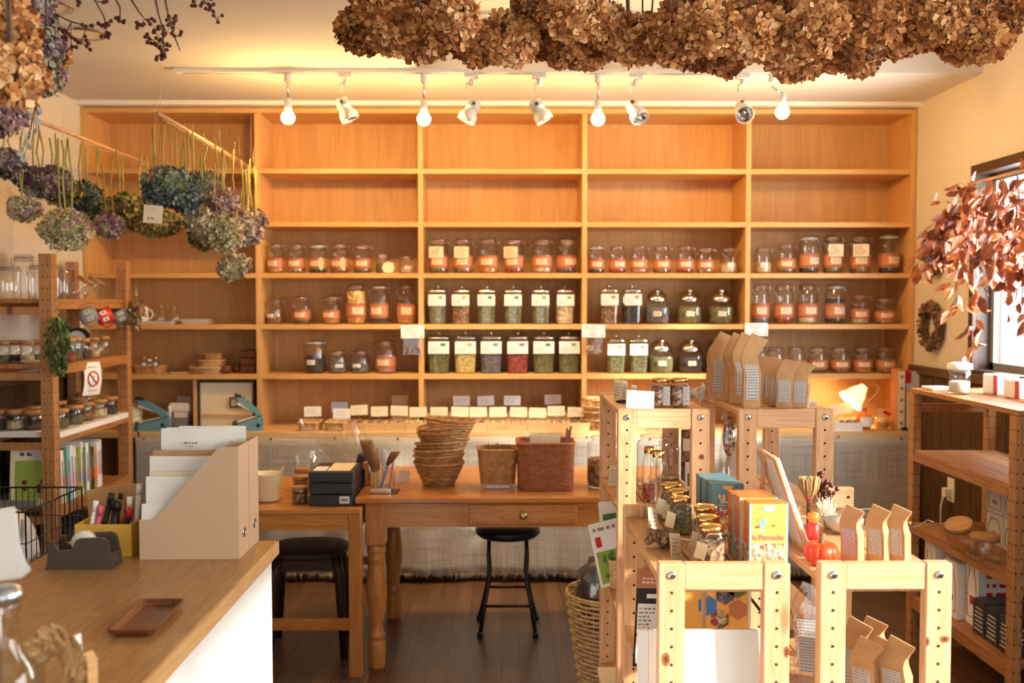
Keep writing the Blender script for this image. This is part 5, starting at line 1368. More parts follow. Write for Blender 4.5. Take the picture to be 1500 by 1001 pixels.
# sugar cartons
def carton(x, y, w, d, h, kind, label, group, face=True):
    t = thing('sugar_carton', label, 'carton', (x, y, LS), 0, group)
    side = 'teal' if kind == 'teal' else 'orange'
    put('box', MB().boxb(-w / 2, w / 2, 0, d, 0, h, bev=.0015), side, t)
    mb = MB(); e = .0006
    if kind == 'orange' and face:
        mb.boxb(-w / 2 - e, -w / 2 + .003, -e, 0, 0, h, 2); mb.boxb(w / 2 - .003, w / 2 + e, -e, d * .5, 0, h, 2)
        mb.boxb(-w / 2 + .003, w / 2 - .003, -e, 0, 0, h - .001, 1)
    mb.boxb(-w / 2 + .006, w / 2 - .006, -2 * e, -e, .004, h * .40, 0)
    mb.boxb(-w / 2 - e, -w / 2, d * .1, d * .9, .004, h * .36, 0)
    put('sugar_print', mb, ['sugar', 'yellow', 'skyblue'], t)
    em = MB()   # bright parrot flourish and ribbon crest
    for k, (cx_, cz, rx_, rz_, mi) in enumerate(((-.016, .64, .004, .012, 1), (-.010, .70, .004, .016, 2), (-.020, .73, .003, .010, 0), (-.004, .62, .010, .004, 0), (.010, .64, .0035, .003, 3), (-.024, .62, .004, .004, 3), (-.014, .56, .010, .002, 2))):
        em.prism([(cx_ + rx_ * math.cos(a), (cz + .03) * h + rz_ * .55 * math.sin(a)) for a in [2 * PI * i / 10 for i in range(10)]], -.0017 - .0001 * k, -.0006)
        for q in range(len(em.m) - 12, len(em.m)): em.m[q] = mi
    em.prism([(-.013, h * .965), (.013, h * .965), (.010, h * .90), (0, h * .87), (-.010, h * .90)], -.0018, -.0006, mi=2 if kind == 'teal' else 4)
    put('parrot_print', em, ['yellow', 'skyblue', 'yellow' if kind == 'teal' else 'skyblue', 'red', 'paper_blue'], t)
    letters('la Perruche', .0175, 'pink' if kind == 'orange' else 'paper', t, (0, -.002, h * .49), (PI / 2, 0, 0), xs=.84, bold=.00005)
    mb = MB(); dashes(mb, -.018, .018, h * .415, h * .435, -.0018, 1, 0, 1); put('small_print', mb, 'skyblue', t)
    if kind == 'teal': put('panel', MB().boxb(-w / 2 + .002, w / 2 - .002, -.0004, -.0002, h * .40, h * .52), 'red', t)
    return t
oy = 2.085; ox = xat(1126, oy, 780)
for i in range(3):
    carton(ox - .0025 * i - (.006 if i else 0), oy + .052 * i, .081, .050, .142 + (.002 if i == 1 else 0), 'orange', ('front' if i == 0 else 'middle' if i == 1 else 'rear') + ' orange sugar carton on the left low rack', 'orange sugar cartons')
oy = 2.39; ox = xat(1066, oy, 740)
for i in range(3):
    carton(ox - .004 * i, oy + .053 * i, .078, .050, .128, 'teal', ('front' if i == 0 else 'middle' if i == 1 else 'rear') + ' teal sugar carton on the left low rack', 'teal sugar cartons')
# gold lidded jars with kraft tags
def gold_jar(x, y, z, w, h, cont, fill, label, group, tagm='kraftcard', tagside=-1, label_s=False):
    t = thing('glass_jar', label, 'jar', (x, y, z), R.uniform(-.2, .2), group); r = w / 2; w = round(w, 3); h = round(h, 3)
    put('body', cached(('gb', w, h), lambda: MB().lathe([(.001, .002), (r * .88, 0), (r, h * .08), (r, h * .70), (r * .92, h * .78), (r * .84, h * .82), (r * .84, h * .86)], 22, cap=False, sq=3.2).mesh('body', ['glass'])), None, t)
    put('lid', cached(('gl', w, h), lambda: MB().lathe([(r * .86, h * .85), (r * .93, h * .852), (r * .93, h * .95), (r * .90, h * .985), (r * .80, h), (r * .72, h * .985), (.001, h * .98)], 26, cap=False).mesh('lid', ['gold'])), None, t)
    put('contents', cached(('gc', w, h, cont, fill), lambda: MB().lathe([(r * .85, .004), (r * .93, h * .1), (r * .93, h * fill)], 20, sq=3.2).mesh('contents', [cont])), None, t)
    if tagm:
        mb = MB(); mb.box((tagside * r * 1.05, -r * .75, h * .42), (w * .42, .0012, h * .42), 0, (.1, .25 * -tagside, .5 * tagside)); put('tag', mb, tagm, t)
        put('string', MB().tube([(tagside * r * .9, -r * .7, h * .6), (tagside * r * .5, -r * .85, h * .83), (r * .6, -r * .8, h * .84)], .0009, 4), 'string', t)
    if label_s: put('label_sticker', MB().boxb(r * .15, r * .85, -r - .0025, -r - .0012, h * .08, h * .72).merge(dashes(MB(), r * .2, r * .8, h * .12, h * .68, -r - .003, 8), mi=1), ['sticker', 'ink_soft'], t)
    return t
for i, (px, Y, h, c_, w) in enumerate(((1042, 2.125, .088, 'c_brown', .056), (1037, 2.21, .090, 'c_rose', .056), (1033, 2.30, .095, 'c_brown', .058))):
    gold_jar(xat(px, Y, 790), Y, LS, w, h, c_, .62, 'gold lidded jar right of the sugar lumps, %s' % ('foremost of three' if i == 0 else 'middle of three' if i == 1 else 'rearmost of three'), 'gold lidded jars, front group', 'kraftcard' if i < 2 else None)
for i, (px, Y, h, c_, w) in enumerate(((997, 2.42, .092, 'c_green', .054), (994, 2.50, .094, 'c_mix', .056), (983, 2.565, .098, 'c_brown', .056))):
    gold_jar(xat(px, Y, 750), Y, LS, w, h, c_, .7, 'gold lidded jar behind the sugar lumps, %s' % ('foremost of three' if i == 0 else 'middle of three' if i == 1 else 'rearmost of three'), 'gold lidded jars, rear group', 'paper_cream' if i != 1 else 'kraftcard')
def standcard(px, py0, py1, Y, w, label, mat='kraftcard', rz=.5, z=LS, lean=.25, group=None):
    p = PY(px, py1, Y); h = (zat(py0, Y) - z)
    mb = MB(); mb.boxb(-w / 2, w / 2, -.0008, .0008, 0, h); dashes(mb, -w * .38, w * .4, h * .15, h * .85, -.0012, 5, 1)
    return single('card_tag', mb, [mat, 'ink_soft'], label, 'card', (xat(px, Y, py1), Y, z), group=group, rot=(-lean, .18, rz))
standcard(991, 783, 827, 2.17, .034, 'kraft price card leaning before the brown sugar lumps', rz=.7)
standcard(958, 745, 785, 2.40, .034, 'kraft price card standing behind the brown sugar lumps', rz=.7)
t = thing('sugar_lumps', 'heap of amber brown rock sugar lumps in clear wrap', 'sugar', (xat(972, 2.28, 800), 2.28, LS))
mb = MB()
for i in range(34):
    c_ = (R.uniform(-.034, .034), R.uniform(-.028, .028), R.uniform(.008, .036)); mb.ball(c_, R.uniform(.008, .013), 6, 4, sc_=(1, R.uniform(.7, 1), R.uniform(.7, 1)))
mb.sm = [False] * len(mb.sm); o_ = put('lumps', mb, 'c_brown', t); o_['kind'] = 'stuff'
# white board, poster box and leaflet on the second shelf of the left low rack
z2 = .656
x0, x1 = xat(950, 2.075, 950), xat(1119, 2.075, 950)
single('white_board', MB().boxb(x0, LX1 - .003, -.004, .004, 0, zat(925, 2.075) - z2, bev=.0012).boxb(x0 - .022, x0 - .0005, -.004, .01, 0, zat(925, 2.075) - z2), 'white_paint', 'plain white board standing across the left low rack', 'board', (0, 2.078, z2), rot=(-.03, 0, 0))
t = thing('poster_box', 'yellow printed box with hexagon pictures behind the white board', 'box', (xat(1048, 2.25, 880), 2.25, z2), 0)
w = xat(1094, 2.25, 900) - xat(1008, 2.25, 900) + .03; h = .262
put('box', MB().boxb(-w / 2 - .0, w / 2, 0, .02, 0, h, bev=.001), 'white_plastic', t)
mb = MB(); mb.boxb(-w / 2, w / 2 - .006, -.001, 0, 0, h, 0)
hexs = [(-.012, .215, 1), (.03, .232, 2), (.022, .185, 3), (-.018, .160, 4), (.010, .128, 5), (.052, .150, 2), (.05, .20, 1)]
for cx_, cz, mi in hexs:
    k0 = len(mb.m); mb.prism([(min(cx_ + .024 * math.cos(a), w / 2 - .008), cz + .024 * math.sin(a)) for a in [PI / 3 * i + PI / 6 for i in range(6)]], -.0018, -.001)
    for q in range(k0, len(mb.m)): mb.m[q] = mi
put('print', mb, ['yellow', 'herb', 'labelband', 'c_grey', 'blue', 'c_mix'], t)
single('figurine', MB().lathe([(.004, .12), (.006, .16), (.005, .19), (.016, .215), (.022, .24), (.001, .245)], 14, cap=False).lathe([(.016, 0), (.012, .02), (.004, .12)], 14, cap=False), 'kraft', 'brown wooden spoon standing before the hexagon printed box', 'spoon', (xat(1031, 2.2, 880), 2.2, z2))
t = thing('leaflet', 'black and orange printed leaflet leaning inside the left low rack', 'leaflet', (xat(948, 2.34, 930), 2.30, z2), 0, rot=(-.12, .10, .25)); h = .225; w = .085
mb = MB(); mb.boxb(-w / 2, w / 2, -.001, .001, 0, h, 0); mb.boxb(-w / 2, w / 2, -.0016, -.001, h * .80, h, 1)
mb.boxb(-w / 2 + .005, w / 2 - .003, -.0016, -.001, h * .03, h * .31, 2); mb.boxb(-w / 2 + .005, w / 2 - .003, -.0016, -.001, h * .34, h * .64, 2)
dashes(mb, -w * .4, w * .35, h * .06, h * .29, -.0022, 7, 3); dashes(mb, -w * .4, w * .1, h * .37, h * .61, -.0022, 6, 3); dashes(mb, -w * .2, w * .4, h * .67, h * .77, -.0022, 1, 2, 1)
dashes(mb, -w * .35, w * .2, h * .84, h * .92, -.0022, 2, 2)
mb.merge(MB().lathe([(.010, 0), (.010, .0008)], 16), Matrix.Translation((w * .3, -.0018, h * .52)) @ Matrix.Rotation(PI / 2, 4, 'X'), 4)
put('sheet', mb, ['black', 'labelband', 'paper', 'ink_soft', 'pink'], t)
single('tin', MB().lathe([(.02, 0), (.021, .003), (.021, .045), (.018, .05), (.001, .051)], 18, cap=False), 'black', 'small black round tin beside the leaflet', 'tin', (xat(963, 2.2, 920), 2.20, z2), 0)
# bags standing low in the right rack
zr = .6205
for i, (px, py, Y, w, sm_) in enumerate(((1186, 870, 2.40, .05, 'clear'), (1188, 900, 2.32, .05, 'clear'))):
    kraft_bag(xat(px, Y, 930), Y, zr, .072, .04, zat(py - 10, Y) - zr, '%s clear pouch with printed label low in the right low rack' % ('rear' if i == 0 else 'front'), rz=-.35, lean=(.0, .02), group='clear pouches low in the right low rack', mat='film', name='clear_pouch')
L2 = [(1246, 912, 2.25, 0), (1257, 885, 2.42, 0), (1275, 908, 2.20, 1), (1280, 938, 2.12, 1), (1308, 937, 2.18, 1)]
nm = ['partly behind the post', 'rearmost and tallest looking', 'second row beside the post', 'large front one', 'rightmost']
for i, (px, py, Y, _) in enumerate(((1254, 909, 2.24, 0), (1279, 908, 2.38, 0), (1270, 938, 2.14, 0), (1296, 938, 2.22, 0), (1314, 937, 2.12, 0))):
    nm = ['behind the right post', 'rearmost', 'foremost', 'third from the left', 'rightmost'][i]
    kraft_bag(xat(px, Y, 960), Y, zr, .054, .036, zat(py, Y) - zr, 'kraft bag with grey sticker low in the right low rack, ' + nm, rz=-.8, lean=(.02, -.05), group='kraft bags low in the right low rack')
# kraft bags on top of the right tall rack
HS = 1.2055
B3 = [(1046, 490, 3.12, .19, .2, 'leftmost, leaning left', (.10, 0), .068), (1072, 491, 3.05, .19, .1, 'tall, second from the left', (.02, .0), .062), (1082, 491, 2.98, .19, .15, 'tall, third from the left', (.04, 0), .066),
      (1100, 493, 2.87, .20, -.1, 'tallest, under the paper sign', (.02, 0), .070)]
for i, (px, py, Y, h, rz, nm, ln, w) in enumerate(B3):
    kraft_bag(xat(px, Y, 580), Y, HS, w * .68, .036, zat(py, Y) - HS, 'tall kraft bag on the tall rack, ' + nm, rz=rz, lean=(ln[0], -.02), group='tall kraft bags on the tall rack')
B4 = [(1092, 525, 3.2), (1118, 524, 3.1), (1130, 526, 3.0), (1138, 528, 2.92), (1150, 529, 2.86), (1172, 532, 2.86)]
for i, (px, py, Y) in enumerate(B4[1:]):
    kraft_bag(xat(px, Y, 580), Y, HS, .046, .030, zat(py, Y) - HS, 'short kraft bag on the tall rack, ' + nth(i, 5), rz=-.45, lean=(.08, -.02), group='short kraft bags on the tall rack')
mb = MB()
for k in range(5): mb.boxb(-.045, .04, -.03, .03, .0015 * k, .0015 * k + .001, k % 2)
single('leaflet_pile', mb, ['paper', 'paper_blue'], 'flat pile of pale leaflets at the right of the tall rack top', 'leaflets', (.895, 2.97, HS), rz=.3)
single('leaflet', MB().prism([(-.03, 0), (.03, 0), (.0, .09), (-.06, .09)], -.001, .001), 'paper_blue', 'pale blue and pink leaflet leaning behind the short kraft bags', 'leaflet', (.925, 3.06, HS + .008), rot=(-.1, 0, 0))
t = thing('greeting_card', 'white greeting card with small orange motifs on the tall rack', 'card', (.905, 3.12, HS))
mb = MB(); mb.boxb(-.03, .035, 0, .002, 0, .095); mb.boxb(-.02, -.008, -.001, 0, .07, .076, 1).boxb(.0, .012, -.001, 0, .03, .045, 1).boxb(.015, .022, -.001, 0, .055, .064, 1); put('sheet', mb, ['paper', 'orange'], t)
# top of the left tall rack
for i, px in enumerate((968, 995.5)):
    gold_jar(xat(px, 2.9, 580), 2.9, HS, .056, zat(554, 2.9) - HS, 'c_mix', .72, 'gold lidded jar of dried flowers on the tall rack, ' + ('left one' if i == 0 else 'right one'), 'gold lidded jars on the tall rack', None, label_s=True)
single('price_card', MB().boxb(-.040, .040, -.001, .001, 0, .052).merge(dashes(MB(), -.02, .02, .012, .026, -.0015, 3), mi=1), ['paper', 'sticker'], 'blank white price card leaning before the gold lidded jars', 'card', (xat(937, 2.84, 596), 2.835, HS), rot=(-.2, .06, 0))
standcard(905, 556, 576, 3.1, .03, 'kraft card leaning at the left of the tall rack, larger', z=HS, rz=.4)
standcard(915, 557, 577, 3.06, .026, 'second kraft card overlapping the larger one, tall rack', z=HS, rz=.6, mat='file_beige')
standcard(929, 564, 577, 3.04, .02, 'tiny cream tag standing behind the blank price card', z=HS, rz=.5, mat='paper_cream')
t = thing('teasel', 'small dark dried pod lying at the left of the tall rack', 'dried pod', (xat(911, 2.98, 582), 2.98, HS)); put('pod', MB().ball((0, 0, .006), .006, 8, 6, sc_=(3.4, 1.2, 1)), 'black', t)
t = thing('string_skein', 'loose white cord behind the gold lidded jars', 'cord', (xat(1018, 3.15, 580), 3.15, HS))
mb = MB()
for k in range(5): mb.tube([(.022 * math.cos(a) + .006 * k, .02 * math.sin(a), .006 + .004 * k + .01 * math.sin(a * 2 + k)) for a in [2 * PI * i / 20 for i in range(20)]], .004, 5, closed=True)
put('coil', mb, 'fabric_white', t)
t = thing('string_skein', 'crumpled white cord left of the leftmost kraft bag', 'cord', (xat(1034, 3.28, 575), 3.28, HS))
put('coil', mb.mesh('coil', [M['fabric_white'].name]), None, t, (0, 0, 0), (0, 0, 1))
# inside the left tall rack: bottles and jars
z3 = .9255
def bottle(px, py0, Y, w, cont, label, lid='gold', fill=.3):
    h = zat(py0, Y) - z3; t = thing('glass_bottle', label, 'bottle', (xat(px, Y, 720), Y, z3), 0, 'slim bottles in the left tall rack'); r = w / 2
    put('body', MB().lathe([(.001, .002), (r * .9, 0), (r, .006), (r, h * .72), (r * .8, h * .80), (r * .7, h * .84), (r * .7, h * .9)], 18, cap=False), 'glass', t)
    put('lid', MB().lathe([(r * .74, h * .88), (r * .76, h * .89), (r * .76, h * .99), (r * .7, h)], 18), lid, t)
    if cont: put('contents', MB().lathe([(r * .85, .004), (r * .92, .01), (r * .92, h * fill)], 16), cont, t)
bottle(951, 655, 2.90, .042, 'c_red', 'slim gold capped bottle with red berries, left one'); bottle(964, 661, 2.86, .046, None, 'slim gold capped empty bottle, right one')
big_jar(xat(956, 3.1, 700), 3.1, z3, .10, zat(628, 3.1) - z3, None, 0, 'empty glass jar with knobbed lid behind the slim bottles')
big_jar(xat(978, 3.2, 700), 3.2, z3, .075, zat(640, 3.2) - z3, 'c_pale', .12, 'narrow glass jar with pale contents behind the slim bottles')
t = thing('dark_packet', 'dark brown packet with white label at the rack back', 'packet', (xat(1015, 3.24, 700), 3.24, z3)); put('body', MB().boxb(-.038, .038, -.015, .015, 0, zat(630, 3.24) - z3, bev=.004), 'c_brown', t); put('label', MB().boxb(-.036, .034, -.017, -.0155, .1, .14), 'paper_cream', t)
t = thing('seed_packet', 'green and white seed packet standing before the dark packet', 'packet', (xat(1016, 3.1, 700), 3.08, z3), -.4); put('body', MB().boxb(-.03, .03, -.002, .002, 0, .085), 'paper', t); put('print', MB().boxb(-.022, .024, -.003, -.0022, .01, .05), 'herb', t)
standcard(900, 684, 712, 3.14, .042, 'kraft handwritten card on the left side of the tall rack', z=.926, rz=.2, mat='kraftcard')
# bags of potpourri hanging between the tall racks
t = thing('potpourri_bag', 'clear bag of potpourri hanging between the two tall racks', 'bag', (xat(1070, 2.95, 640), 2.95, zat(706, 2.95)))
mb = MB(); n = 10; hh = zat(600, 2.95) - t.location.z
for s_ in (-1, 1):
    o0 = len(mb.v)
    for j in range(n + 1):
        for i in range(n + 1):
            u, v_ = i / n * 2 - 1, j / n; mb.v.append((u * .030 * (1 + .1 * math.sin(6 * v_)), s_ * .02 * (max(0, 1 - u * u)) ** .5 * math.sin(PI * min(1, v_ + .05)) ** .5 + .004 * math.sin(13 * u + 5 * v_), v_ * hh))
    for j in range(n):
        for i in range(n):
            a = o0 + j * (n + 1) + i; mb.f.append((a, a + 1, a + n + 2, a + n + 1)); mb.m.append(0); mb.sm.append(True)
put('film', mb, 'film', t); mb = MB().ball((-.004, 0, hh * .62), 1, 12, 8, sc_=(.020, .012, .06)); put('contents', mb, 'c_mix', t)
single('white_sack', MB().lathe([(.018, 0), (.024, .02), (.026, .08), (.022, .13), (.006, .16)], 16).xf(Matrix.Diagonal((1, .8, 1, 1))), 'fabric_white', 'small white cloth sack between the two tall racks', 'sack', (xat(1078, 3.0, 700), 3.02, .927))
# packets & basket on the left side of the left tall rack
z4 = .6205
t = thing('wicker_basket', 'small tan wicker basket on the tall rack lower shelf', 'basket', (xat(922, 3.1, 820), 3.12, z4)); put('weave', wicker_box(.135, .16, .09, 12, 6, .9), 'wicker_light', t)
t = thing('seed_packet', 'white seed packet with green herb print and red mark in basket', 'packet', (xat(902, 3.05, 800), 3.08, z4 + .006), 0, rot=(-.12, -.18, .25)); h = .20
mb = MB(); mb.boxb(-.045, .055, -.002, .002, 0, h, 0, bev=.001); mb.boxb(-.038, .05, -.003, -.002, .01, h * .55, 1); mb.boxb(-.033, -.015, -.0035, -.002, h * .62, h * .78, 2); dashes(mb, -.035, .04, h * .84, h * .95, -.003, 1, 3, 1)
put('packet', mb, ['paper', 'leafgreen', 'red', 'ink_soft'], t); mb = MB()
for i in range(30): mb.ball((R.uniform(-.02, .04), -.0045, R.uniform(.02, h * .5)), R.uniform(.004, .008), 6, 4, sc_=(1, .2, 1))
put('herb_print', mb, 'green', t)
t = thing('seed_packet', 'smaller green seed packet behind the white herb packet', 'packet', (xat(905, 3.2, 790), 3.2, z4 + .006), 0, rot=(-.05, -.1, .2)); mb = MB(); mb.boxb(-.04, .04, -.002, .002, 0, .24, 0); mb.boxb(-.03, .03, -.003, -.002, .02, .20, 1); put('packet', mb, ['paper', 'green'], t)
t = thing('magazine', 'pale magazine flat on the lowest tall rack shelf', 'magazine', (xat(925, 3.05, 900), 3.08, .3005)); put('pages', MB().boxb(-.09, .09, -.12, .12, 0, .02, bev=.002), 'paper_cream', t)
# large floor basket with dark cloth
x = xat(888, 3.55, 860)
t = thing('wicker_basket', 'tall round wicker floor basket beside the tall rack', 'basket', (x + .03, 3.66, 0)); put('weave', wicker_bowl(.10, .165, .44, 26, 36), 'wicker_light', t)
t = thing('plastic_bag', 'dark bag bulging from the top of the floor basket', 'bag', (x + .03, 3.66, .03)); mb = MB().ball((0, 0, .40), 1, 24, 14, sc_=(.125, .125, .17))
mb.v = [(v[0] * (1 + .10 * math.sin(9 * v[2] * 6 + 5 * v[0] * 20)), v[1] * (1 + .1 * math.cos(30 * v[2])), v[2] + .012 * math.sin(40 * v[0] + 30 * v[1])) for v in mb.v]; put('body', mb, 'cloth_dark', t)
put('film', MB().ball((-.05, -.06, .42), 1, 16, 10, sc_=(.085, .07, .12)), 'film', t)
# ------------------------------------------------------------------ first bay of the shelf wall
Y5 = 5.62
def mug_mesh(r, h, mats, spots=False):
    mb = MB(); mb.lathe([(.001, .002), (r * .9, 0), (r, .006), (r, h), (r * .92, h), (r * .9, .008), (.001, .007)], 24, cap=False)
    return mb
def mug(loc, r, h, mat, label, rz=0, rot=None, group=None, deco=None):
    t = thing('mug', label, 'mug', loc, rz, group, rot)
    put('cup', mug_mesh(r, h, mat), mat, t)
    put('handle', MB().tube([(r * .98 + .026 * math.sin(a) * .9, 0, h * .5 + h * .32 * math.cos(a)) for a in [PI * i / 10 for i in range(11)]], .0045, 8), mat, t)
    if deco:
        mb = MB()
        for a0 in (-.5, .5): arc_band(mb, r, h * .3, h * .7, a0 - .28, a0 + .28, 0, 6, off=.0008); arc_band(mb, r, h * .42, h * .58, a0 - .1, a0 + .1, 1, 4, off=.0014)
        put('pattern', mb, deco, t)
    return t
zs = ZT[3]
mug((xat(207, Y5, 460), Y5, zs + .012), .038, .085, 'enamel', 'white mug on the tray in the first shelf bay', rz=.4)
def erlen(px, s_, label):
    t = thing('glass_flask', label, 'flask', (xat(px, Y5, 460), Y5, zs + .0115), 0, 'clear conical flasks in the first bay')
    put('body', MB().lathe([(.001, .002), (.045 * s_, 0), (.05 * s_, .008), (.03 * s_, .06 * s_), (.020 * s_, .08 * s_), (.020 * s_, .10 * s_), (.024 * s_, .104 * s_)], 24, cap=False), 'glass', t)
erlen(236, .98, 'clear conical glass flask, left of the pair'); erlen(255, .9, 'clear conical glass flask, right of the pair')
def traymb(w, d, h): return rrloft([rr_(w - .03, d - .03, .02, 0), rr_(w, d, .025, h), rr_(w - .006, d - .006, .023, h), rr_(w - .036, d - .036, .018, .004)])
x0, x1 = xat(178, Y5, 470), xat(262, Y5, 470)
single('tray', traymb(x1 - x0, .20, .014), 'white_plastic', 'long white tray under the flasks in the first bay', 'tray', ((x0 + x1) / 2, Y5 + .02, zs + .0005))
for k in range(2): single('plate', traymb(.175 - .01 * k, .16, .013), 'enamel', 'white rectangular plate stacked beside the flasks, ' + ('lower one' if k == 0 else 'upper one'), 'plate', (xat(289 - 2 * k, Y5, 470), Y5 + .01, zs + .0005 + .013 * k), group='stacked white plates')
zs = ZT[4]
t = thing('wicker_basket', 'low wicker tray basket with little bottles in the first bay', 'basket', (xat(221, Y5, 540), Y5, zs + .0005)); put('weave', wicker_box(.155, .14, .045, 7, 6, .9), 'wicker', t)
for i, (px, h, lid) in enumerate(((210, .085, 'lidwood'), (218, .07, 'paper'), (227, .088, 'gold'))):
    t = thing('small_bottle', ('tan capped', 'white capped', 'gold capped')[i] + ' little bottle standing in the low wicker basket', 'bottle', (xat(px, Y5, 530), Y5 + .01, zs + .006))
    put('body', MB().lathe([(.001, .002), (.013, 0), (.014, .01), (.014, h * .8), (.009, h * .88)], 14, cap=False), 'glass', t); put('lid', MB().lathe([(.011, h * .86), (.012, h), (.001, h)], 14, cap=False), lid, t); put('label', arc_band(MB(), .014, h * .2, h * .6, -.9, .9, off=.001), 'paper_blue', t)
single('paper_scrap', MB().prism([(-.05, 0), (.03, -.02), (.06, .03), (-.01, .06)], 0, .006, 'z'), 'fabric_white', 'crumpled pale cloth scrap on the lowest first bay shelf', 'cloth', (xat(265, Y5, 540), Y5 - .03, zs + .0005))
single('wicker_tray', wicker_bowl(.085, .105, .035, 6, 26), 'wicker_light', 'shallow round pale wicker tray holding smaller baskets', 'basket', (xat(306, Y5, 540), Y5, zs + .001))
t = thing('wicker_basket', 'round pale wicker basket standing in the shallow tray', 'basket', (xat(311, Y5, 530), Y5, zs + .012)); put('weave', wicker_box(.13, .12, .062, 8, 3, .92), 'wicker_light', t)
t = thing('wicker_basket', 'small handled wicker basket on top of the round one', 'basket', (xat(313, Y5, 515), Y5, zs + .074)); put('weave', wicker_box(.10, .08, .035, 6, 3, .9), 'wicker', t); put('handle', MB().tube([(-.045 * math.cos(a), 0, .03 + .035 * math.sin(a)) for a in [PI * i / 12 for i in range(13)]], .003, 6), 'wicker', t)
for i, px in enumerate((333, 345)):
    for k in range(2 if i else 2):
        single('wooden_bowl', MB().lathe([(.014, 0), (.030, .006), (.038, .025), (.036, .026), (.026, .01), (.001, .008)], 20, cap=False), 'walnut', 'small dark wooden bowl right of the baskets, %s' % (('left lower', 'left upper'), ('right lower', 'right upper'))[i][k], 'bowl', (xat(px, Y5, 540), Y5 - .03 + .07 * i, zs + .001 + .016 * k), group='small wooden bowls in the first bay')
for k in range(3): single('wooden_box', MB().boxb(-.045, .045, -.06, .06, 0, .042, bev=.006), 'walnut', 'round-cornered dark wooden box in the corner stack, %s' % ('bottom', 'middle', 'top')[k], 'box', (xat(364, Y5, 530), Y5 + .04, zs + .0008 + .043 * k), group='dark wooden boxes in the corner')
# impulse sealers
def sealer(px0, px1, Y, rz, label):
    x = xat((px0 + px1) / 2, Y, 610); t = thing('bag_sealer', label, 'bag sealer', (x, Y, ZC + .0005), rz, 'teal bag sealers on the low counter')
    t.scale = (.74, .8, .86) if rz < .3 else (.60, .8, .95)
    put('body', MB().prism([(-.12, 0), (.10, 0), (.11, .05), (.10, .085), (.07, .078), (-.11, .045), (-.12, .04)], -.035, .035), 'teal', t)
    put('end_plate', MB().boxb(-.128, -.1205, -.033, .033, 0, .06).lathe([(.022, 0), (.022, .003)], 16, (0, 0, 0)), 'black', t)
    put('heating_strip', MB().prism([(-.125, .050), (.075, .085), (.075, .091), (-.125, .056)], -.012, .012), 'enamel', t)
    put('arm', MB().prism([(-.125, .185), (-.11, .205), (-.04, .180), (.080, .118), (.10, .085), (.06, .086)], -.024, .024), 'teal', t)
    put('pad', MB().prism([(-.12, .155), (-.115, .168), (.06, .104), (.06, .094)], -.018, .018), 'enamel', t)
    put('handle', MB().prism([(-.140, .198), (-.135, .216), (-.08, .206), (-.08, .192)], -.026, .026), 'black', t)
    put('knob', MB().cyl((.06, -.0355, .035), (.06, -.045, .035), .012, 14).cyl((.06, -.045, .035), (.085, -.05, .032), .004, 8), 'black', t)
sealer(203, 252, 5.42, .12, 'teal arm bag sealer at the left of the low counter'); sealer(350, 384, 5.40, .35, 'teal arm bag sealer in front of the cream cabinet')
Yd = 5.60; x = xat(266, Yd, 600)
t = thing('hand_grinder', 'white hand crank machine with clear bin on the low counter', 'grinder', (x, Yd, ZC + .0005))
put('bin', MB().boxb(-.045, .045, -.05, .05, 0, .055, bev=.004), 'grey', t); put('body', MB().boxb(-.03, .045, -.045, .05, .055, .085), 'enamel', t); put('head', MB().boxb(-.055, .055, -.05, .05, .085, .135, bev=.006), 'white_plastic', t)
put('crank', MB().tube([(-.045, -.055, .12), (-.045, -.07, .12), (-.040, -.075, .04)], .008, 8).cyl((-.04, -.075, .042), (-.04, -.10, .04), .009, 10), 'white_plastic', t)
single('paper_roll', MB().boxb(-.04, .04, -.02, .02, 0, .155), 'enamel', 'beige carton standing behind the white crank machine', 'carton', (xat(272, 5.76, 580), 5.76, ZC + .0005))
x0, x1 = xat(284, 5.55, 590), xat(373, 5.55, 590); zc1 = ZT[4] - T - .006
t = thing('cream_cabinet', 'cream panelled cabinet with wood framed notice, left counter bay', 'cabinet', ((x0 + x1) / 2, 5.57, ZC + .0005)); w = (x1 - x0) / 2; h = zc1 - ZC
put('side_board', MB().boxb(-w, -w + .018, -.03, .22, 0, h - .002), 'board', t); put('frame', MB().boxb(-w + .02, -w + .032, -.022, .2, 0, h - .002).boxb(w - .012, w, -.022, .2, 0, h - .002).boxb(-w + .032, w - .012, -.022, .2, h - .016, h - .002), 'frame_dark', t)
put('panel', MB().boxb(-w + .033, w - .013, -.012, .18, 0, h - .017, bev=.002), 'paper_cream', t); put('rail', MB().boxb(-w + .034, w - .014, -.024, -.0125, .060, .072), 'board', t)
mb = MB(); cxx = w * .42
for (a, b_, c_, d_) in ((-.042, .042, .11, .118), (-.042, .042, .160, .168), (-.042, -.034, .118, .16), (.034, .042, .118, .16), (-.003, .003, .118, .16)): mb.boxb(cxx + a, cxx + b_, -.022, -.0125, c_ + .0, d_)
put('notice_frame', mb, 'cap_dark', t)
single('potted_succulent', MB().lathe([(.012, 0), (.018, .02), (.014, .02), (.001, .018)], 12, cap=False).ball((0, 0, .032), .02, 8, 6, 1), ['white_plastic', 'green'], 'tiny green plant between the cabinet and right bag sealer', 'plant', (xat(350, 5.52, 612), 5.45, ZC + .0005))
t = thing('brass_canister', 'pale banded round canister at the far left counter end', 'canister', (xat(196, 5.45, 600), 5.45, ZC + .0005))
put('body', MB().lathe([(.04, 0), (.045, .006), (.045, .06), (.04, .066), (.045, .072), (.045, .125), (.03, .14), (.001, .142)], 22, cap=False), 'paper_cream', t); put('lid', MB().lathe([(.030, .142), (.032, .15), (.010, .156), (.001, .156)], 20, cap=False), 'brass', t)
